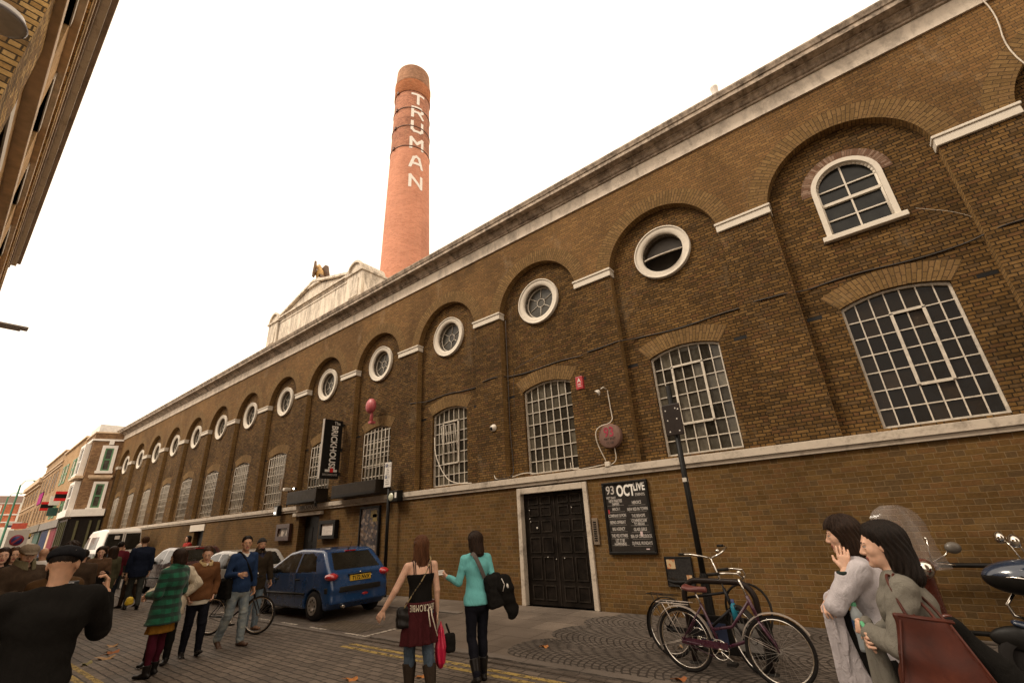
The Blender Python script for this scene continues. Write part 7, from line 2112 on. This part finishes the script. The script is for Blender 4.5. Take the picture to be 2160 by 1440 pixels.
def coatf(P):
    a = p.J['elL'] + np.array([.10, .0, -.02]); b0 = a + np.array([.02, -.06, -.42])
    return d_ecap(P, a, b0, (0, 1, 0), (.05, .03), (.09, .03)) + .006 * np.sin(P @ np.array([50., 40, 8]))
lo, hi = p.bounds([p.J['elL'] + np.array([.1, 0, 0]), p.J['elL'] + np.array([.1, 0, -.45])], .16)
solid('draped_coat', coatf, lo, hi, .012, K_BLACK, p.root)
t = empty('water_bottle', (-.37, -5.40, 1.04), 0, 'clear water bottle with a green and blue label in the white bloused woman\'s hand', 'bottle')
b = MB(); b.lathe([(.001, -.13), (.032, -.13), (.034, -.11), (.031, -.06), (.034, -.02), (.031, .02), (.034, .06), (.03, .08), (.014, .11), (.014, .13)], n=20); b.build('bottle', clear('bottle_plastic', (.55, .60, .62), .08, .45), t)
b = MB(); b.lathe([(.035, -.02), (.035, .04)], n=20); b.build('label', mottled('bottle_label', [(.3, (.02, .06, .16)), (.5, (.03, .14, .08)), (.8, (.20, .24, .22))], 24), t)
b = MB(); b.lathe([(.016, .115), (.016, .135), (.001, .136)], n=14); b.build('cap', plain('green_cap', (.04, .22, .10), .4), t)

p = Person('woman in a grey cardigan with black shoulder-length hair and a brown leather tote', (-.07, -5.79, 0), (-1, -.06), 1.64, False, 'fair', pose=dict(
    uaL=(-.05, .09, -.26), faL=(.20, .13, .03), uaR=(.05, .09, -.26), faR=(-.20, .10, .0), thL=(0, .2, -1), shL=(0, 0, -1), thR=(.02, -.1, -1), shR=(.02, -.3, -1), curl=1.1), head=(R(2), R(6), 0), detail=2, lean=(0, .05, 1), bulk=.98)
p.body(); p.hair('full', 'black')
K_GREY = cloth('grey_marl', (.165, .152, .126), .08, .7, 9)
p.jacket(K_GREY, 'cardigan', -.18, .97, .014, .018, .005, armw=1.15, neckdrop=-.03)
p.jacket(plain('blue_top', (.02, .035, .09), .8), 'blue_top', -.05, 0, .002, fold=0, neckdrop=-.014)
p.skirt(cloth('grey_dress', (.12, .115, .10), .15, .9), -.45, -.1, .22, 'dress', .012, .03)
p.trousers(K_BLACK, .004, .004, 0, 0, 'tights'); p.shoes(M_SHOE)
def scf(P):
    a = p.J['wrL'] + np.array([.02, -.01, .03]); b0 = a + np.array([.02, .0, -.42])
    return d_ecap(P, a, b0, (0, 1, 0), (.035, .04), (.07, .05)) + .007 * np.sin(P @ np.array([50., 70, 6]))
lo, hi = p.bounds([p.J['wrL'], p.J['wrL'] + np.array([0, 0, -.42])], .14); solid('hanging_scarf', scf, lo, hi, .011, K_GREY, p.root)
p.tube_part('green_cuff', [p.J['wrL'] + unit(p.p['faL']) * -.012 + np.array([.040 * math.cos(a), .02 * math.sin(a), .040 * math.sin(a)]) for a in np.linspace(0, 2 * math.pi, 14)], .011, plain('mint_cuff', (.10, .36, .18), .8), 8)
M_TOTE = NT('oxblood_tote'); v = M_TOTE.coord('Object'); f = M_TOTE.noise(v, 5, 6, .6, .3)
M_TOTE.col(M_TOTE.ramp(f, [(.3, (.030, .006, .003)), (.55, (.072, .015, .007)), (.8, (.14, .038, .018))])); M_TOTE.rough(M_TOTE.ramp(f, [(.3, .4), (.7, .6)])); M_TOTE.set(M_TOTE.b, 'Specular IOR Level', .25); M_TOTE.bump(M_TOTE.noise(v, 9, 5, .55, .3), .25, .012); M_TOTE = M_TOTE.mat
t = empty('tote_bag', (-.03, -6.05, 1.0), R(4), 'large brown leather tote bag hanging from the grey cardigan woman\'s shoulder', 'bag')
def tote(P):
    z = P[:, 2]; w = np.interp(z, [-.22, .20], [.23, .10]); th = np.interp(z, [-.22, .22], [.075, .018])
    d = np.maximum(np.maximum((np.abs(P[:, 0] - .10 * (-z)) - w), (np.abs(P[:, 1]) - th)), np.abs(z) - .22 + .10 * P[:, 0] * (z > 0))
    return d + wob(P, .005, .8)
solid('bag_body', tote, (-.36, -.12, -.28), (.36, .12, .28), .010, M_TOTE, t)
b = MB()
for y in (-.02, .02): b.tube([(-.105, y, .225), (0, y, .215), (.105, y, .205)], .006, 6)
b.tube([(-.10, -.03, .21), (-.16, -.075, -.02), (-.22, -.08, -.21)], .005, 6); b.tube([(.085, -.03, .20), (.17, -.075, -.02), (.255, -.08, -.21)], .005, 6)
b.build('piping', M_TOTE, t)
b = MB()
for y, dx in ((-.012, .0), (.02, .03)):
    pts = strap('', [(-.06 + dx, y, .19), (-.08 + dx, y + .04, .27), (-.10 + dx, y + .09, .37), (-.09 + dx, y + .15, .40), (-.05 + dx, y + .20, .34), (.02 + dx, y + .08, .26), (.05 + dx, y + .01, .19)], 0, None)
    b.tube(pts, .007, 6)
b.build('handles', M_TOTE, t)
t = empty('folded_coat', (.16, -5.93, 1.0), R(0), 'black coat draped behind the brown leather tote bag', 'coat')
def cf(P): return np.maximum(d_ecap(P, (-.12, 0, .16), (.20, 0, -.30), (.7, 0, .5), (.06, .035), (.12, .03)), -(P[:, 2] + .27 - .3 * P[:, 0])) + wob(P, .006)
solid('cloth', cf, (-.4, -.12, -.5), (.5, .12, .35), .012, K_BLACK, t)

# --- the crowd further down the street
def crowd(label, loc, face, h, male, sk, hair, hc, top, bot, detail=0, hem=-.12, pose=None, shoes=None, bulk=1.05, head=(0, 0, 0), nm='jacket'):
    p = Person(label, loc, face, h, male, sk, pose=pose or stride(.2 + .1 * rnd.random()), detail=detail, bulk=bulk, head=head, group='people in the crowd down the street')
    p.body()
    if hair: p.hair(hair, hc)
    p.jacket(top, nm, hem, .97, .026, .022, .005); p.trousers(bot, .014, .018); p.shoes(shoes or M_SHOE)
    return p
K_NAVY = cloth('navy_waxed', (.012, .016, .030), .25); K_GREYT = cloth('grey_cords', (.040, .042, .038), .25); K_BRN = cloth('brown_wool', (.05, .032, .020), .3)
arms_fwd = dict(uaL=(-.15, .2, -1), faL=(.3, .8, .1), uaR=(.15, .2, -1), faR=(-.3, .8, .1), thL=(-.02, .15, -1), shL=(0, 0, -1), thR=(.02, -.08, -1), shR=(.02, -.2, -1))
crowd('big man in a navy jacket and grey trousers walking away', (-18.4, -4.54, -.03), (-.95, .1), 1.97, True, 'mid', 'short', 'brown', K_NAVY, K_GREYT, 1, -.16, bulk=1.15)
q = crowd('long brown haired woman in a black dress and brown shawl with patterned tights', (-15.9, -6.05, -.03), (.95, -.1), 1.75, False, 'fair', 'full', 'dark', K_BLACK, mottled('patterned_tights', [(.3, (.05, .03, .02)), (.6, (.30, .18, .12)), (.9, (.42, .27, .19))], 26), 1, -.36, arms_fwd, M_SHOEB, head=(R(-10), R(10), 0), nm='black_dress')
q.jacket(cloth('brown_shawl', (.09, .05, .028), .3), 'shawl', .16, .6, .034, .036, .006)
crowd('man in a maroon sweater by the white van', (-19.99, -4.76, -.03), (-.8, .6), 1.87, True, 'mid', 'short', 'black', cloth('maroon_knit', (.10, .012, .020)), K_DKDENIM, 0, pose=arms_fwd)
q = crowd('white haired person in a cream hooded coat by the van', (-19.2, -4.45, -.03), (-.7, -.7), 1.76, False, 'fair', 'bob', 'grey', cloth('cream_coat', (.50, .43, .33)), K_BRN, 0, -.3)
crowd('bald man in a white shirt and dark jacket', (-22.2, -3.7, -.03), (.95, -.2), 1.80, True, 'fair', None, None, cloth('black_jersey', (.011, .010, .009)), K_BLACK, 1, pose=arms_fwd, head=(R(-15), 0, 0)).jacket(plain('white_shirt', (.66, .62, .58), .8), 'shirt', -.2, 0, .032, fold=0)
crowd('dark haired woman in red standing by the brewery wall', (-26.6, -.75, 0), (.2, -1), 2.0, False, 'mid', 'bob', 'black', cloth('bright_red', (.30, .03, .025)), K_BLACK, 0, pose={})
q = crowd('man in a beige flat cap and brown coat in the near crowd', (-9.43, -8.16, .02), (.8, .4), 1.80, True, 'fair', 'crop', 'grey', K_BRN, K_BLACK, 1, -.3, arms_fwd, bulk=1.2, head=(R(-20), R(14), 0))
q.flatcap(cloth('beige_tweed', (.22, .17, .12), .25, .8, 40)); q.collar(cloth('olive_scarf', (.14, .12, .07)), 'scarf', .10, .05)
q = crowd('man in a dark plaid shirt with an orange bag strap', (-12.93, -7.92, .02), (.95, .2), 1.78, True, 'mid', 'short', 'brown', plaid('purple_plaid', (.09, .04, .05), (.025, .018, .025), 12), K_DKDENIM, 1, head=(R(-8), R(4), 0))
q.tube_part('orange_strap', strap('', [q.J['neck'] + np.array([.12, .0, .02]), q.J['chest'] + np.array([.03, .15, .0]), q.J['hip'] + np.array([-.19, .08, .1])], 0, None), .022, plain('orange_webbing', (.55, .16, .02), .7), 6)
crowd('dark haired woman in black drinking from a cup at the far left', (-11.95, -8.15, .02), (.97, .1), 1.77, False, 'fair', 'bob', 'dark', K_BLACK, K_BLACK, 1, pose=dict(arms_fwd, uaR=(.25, .4, -.8), faR=(-.4, .45, .8)), head=(R(-5), 0, 0))
crowd('bald sunburnt man in a white top seen from behind', (-14.86, -7.25, -.03), (-.9, .1), 1.81, True, 'tan', None, None, plain('white_top', (.62, .58, .54), .8), K_DENIM, 0)
q = crowd('brown haired man with a bright yellow bag on his shoulder', (-16.82, -6.81, -.03), (-.9, .3), 1.84, True, 'mid', 'short', 'brown', K_GREYT, K_BLACK, 0)
q.tube_part('yellow_bag_strap', [q.J['neck'] + np.array([-.14, -.05, .05]), q.J['neck'] + np.array([-.17, -.1, -.25])], .06, plain('bright_yellow', (.60, .40, .02), .6), 8)
crowd('person with a big mop of dark curly hair beyond the flat cap man', (-13.81, -6.99, -.03), (-.95, .1), 1.88, True, 'mid', 'curly', 'dark', K_NAVY, K_BLACK, 0)
q = crowd('woman in a grey and white striped top cut off by the left edge', (-6.05, -8.78, .02), (.6, .7), 1.60, False, 'fair', 'bob', 'brown', mottled('striped_knit', [(.2, (.12, .11, .10)), (.5, (.40, .37, .33))], 30), K_BLACK, 0)
t = bag('patterned_bag', 'turquoise and black patterned cloth bag at the left edge', 'bag', (-5.6, -8.72, 1.27), R(20), (.16, .07, .10), mottled('turquoise_print', [(.25, (.01, .03, .04)), (.5, (.04, .30, .30)), (.8, (.20, .50, .48))], 38))
crowd('person in a brown suede coat passing just behind the flat cap man', (-7.30, -8.12, .02), (-.9, .3), 1.68, False, 'mid', 'bob', 'dark', cloth('brown_suede_coat', (.07, .036, .014), .3), K_BLACK, 0, -.3, bulk=1.2)
for (x, y, h, male, hs, hc, tc, lab) in ((-25.6, -4.6, 1.66, False, 'bob', 'brown', K_BRN, 'small woman in brown far down the street beside the van'), (-25.4, -4.9, 1.75, True, 'short', 'black', K_NAVY, 'man in navy far down the street beside the van'), (-29.7, -5.3, 1.72, True, 'short', 'dark', K_GREYT, 'distant man in grey behind the van'), (-21.9, -6.8, 1.75, False, 'long', 'dark', K_BLACK, 'long haired woman in black in the middle of the crowd'),
    (-23.2, -5.9, 1.74, True, 'short', 'brown', cloth('rust_coat', (.16, .06, .03)), 'man in a rust coloured coat in the crowd'), (-17.8, -7.5, 1.70, False, 'bob', 'auburn', cloth('teal_coat', (.02, .08, .09)), 'auburn haired woman in a teal coat in the crowd'), (-27.5, -6.6, 1.78, True, 'crop', 'black', K_BLACK, 'close cropped man in black far down the street'), (-33.0, -5.2, 1.74, False, 'bob', 'black', cloth('bright_red', (.30, .03, .025)), 'woman in red far down the street'), (-36, -6.2, 1.76, True, 'short', 'brown', K_DENIM, 'farthest man in denim in the street'), (-19.0, -6.2, 1.73, True, 'short', 'black', cloth('olive_coat', (.06, .055, .03)), 'man in an olive coat walking towards us'), (-31, -6.9, 1.73, False, 'long', 'brown', K_BLACK, 'brown haired woman in black far down the street')):
    q = crowd(lab, (x, y, -.03), (rnd.choice((-.95, .95)), rnd.uniform(-.3, .3)), h, male, 'mid', hs, hc, tc, rnd.choice((K_BLACK, K_DKDENIM, K_GREYT)), 0)

K_OL, K_CREAM, K_RUST, K_GB = cloth('olive_coat', (.06, .055, .03)), cloth('cream_coat', (.50, .43, .33)), cloth('rust_coat', (.16, .06, .03)), cloth('grey_blue_coat', (.07, .08, .10))
for (x, y, h, male, hs, hc, tc, fx, lab) in ((-14.9, -7.8, 1.71, False, 'long', 'brown', K_GB, 1, 'long haired woman in a grey blue coat near the left edge'), (-16.9, -7.36, 1.73, True, 'short', 'dark', K_OL, 1, 'man in an olive coat facing us near the left edge'), (-19.8, -6.8, 1.73, False, 'bob', 'grey', K_CREAM, -1, 'grey haired woman in a cream coat in the crowd'),
    (-22.8, -5.97, 1.74, True, 'crop', 'dark', K_RUST, 1, 'close cropped man in a rust coat further back'), (-24.7, -5.34, 1.80, True, 'short', 'brown', K_BRN, -1, 'tall man in a brown coat walking off past the van'), (-18.7, -5.94, 1.66, False, 'fringe', 'black', K_BLACK, 1, 'short black haired woman in black behind the shawl'), (-13.3, -6.85, 1.73, True, 'short', 'black', K_BRN, -1, 'man in brown just beyond the black flat cap'),
    (-23.5, -4.39, 1.75, False, 'bob', 'brown', K_GB, 1, 'woman in a grey blue coat near the dark estate car'), (-17.6, -5.44, 1.74, False, 'full', 'dark', K_OL, -1, 'woman with full dark hair and an olive coat walking off'), (-27.3, -3.0, 1.71, True, 'short', 'black', K_CREAM, 1, 'man in a cream coat far back by the parked cars'), (-18.9, -7.5, 1.68, False, 'bob', 'red', K_RUST, 1, 'red haired woman in a rust coat at the left edge'),
    (-22.3, -3.74, 1.70, True, 'short', 'dark', K_GREYT, -1, 'man in grey standing by the dark estate car'), (-18.3, -6.46, 1.70, False, 'long', 'auburn', K_NAVY, 1, 'auburn haired woman in navy in the middle of the crowd')):
    crowd(lab, (x, y, -.03 if y > -7.45 else .02), (fx * .95, rnd.uniform(-.3, .3)), h, male, rnd.choice(('mid', 'fair', 'tan')), hs, hc, tc, rnd.choice((K_BLACK, K_DKDENIM, K_GREYT)), 1 if x > -20 and fx > 0 else 0, rnd.choice((-.12, -.25)))

# yellow balloon-like bag on the road and fallen leaves
t = bag('yellow_bag', 'small bright yellow bag low in the crowd beside the navy jacketed man', 'bag', (-17.0, -4.95, .32), 0, (.10, .08, .10), plain('bright_yellow', (.60, .40, .02), .6))
def leaf(x, y, z, a, c, s, label):
    b = MB(); n = 14; pts = []
    for i in range(n):
        t_ = 2 * math.pi * i / n; rr = s * (.55 + .45 * abs(math.cos(2.5 * t_))) * (1 if math.cos(t_) > -.9 else 1.5)
        pts.append((rr * math.cos(t_), rr * .75 * math.sin(t_), .012 + .022 * math.sin(t_ * 2 + a) * s / .07))
    for i in range(n): b.face([(0, 0, .018), pts[i], pts[(i + 1) % n]], sm=True)
    b.tube([(-s * .8, 0, .01), (-s * 1.7, .01, .006)], .003, 4)
    o = b.build('fallen_leaf', plain('leaf_' + c[0], c[1], .7, .3, 20)); o.location = (x, y, z); o.rotation_euler = (0, 0, a)
    return tag(o, label, 'leaf', 'fallen leaves on the street')
LC = {'orange': ('orange', (.40, .15, .03)), 'tan': ('tan', (.34, .20, .09)), 'rust': ('rust', (.28, .09, .02)), 'olive': ('olive', (.20, .17, .06))}
for x, y, a, c, s, lab in ((-6.11, -5.15, .3, 'orange', .10, 'orange leaf on the setts in the bottom middle'), (-5.35, -4.62, 1.2, 'orange', .07, 'small orange leaf between the two walking women'), (-12.3, -6.25, .4, 'tan', .12, 'tan leaf on the road, farthest of the left four'),
    (-11.6, -6.39, 2.0, 'rust', .12, 'rust leaf, second of the left four on the road'), (-11.12, -6.58, .9, 'tan', .13, 'long tan leaf, third of the left four on the road'), (-11.0, -6.86, 2.7, 'olive', .10, 'olive leaf nearest the kerb left of the check coat'), (-4.66, -2.82, .2, 'orange', .06, 'orange leaf on the edge of the fan cobbles'), (-2.42, -3.33, .4, 'rust', .07, 'rust leaf under the rear wheel of the plum bicycle'), (-7.43, -.16, 1, 'rust', .07, 'rust leaf against the foot of the double doors'), (-2.9, -2.0, 1.6, 'tan', .05, 'small tan leaf on cobbles behind the bicycle wheel'), (-1.0, -1.7, .5, 'rust', .05, 'small rust leaf on cobbles near the maroon scooter')):
    leaf(x, y, -.027 if y < -3.7 else .006, a, LC[c], s, lab)
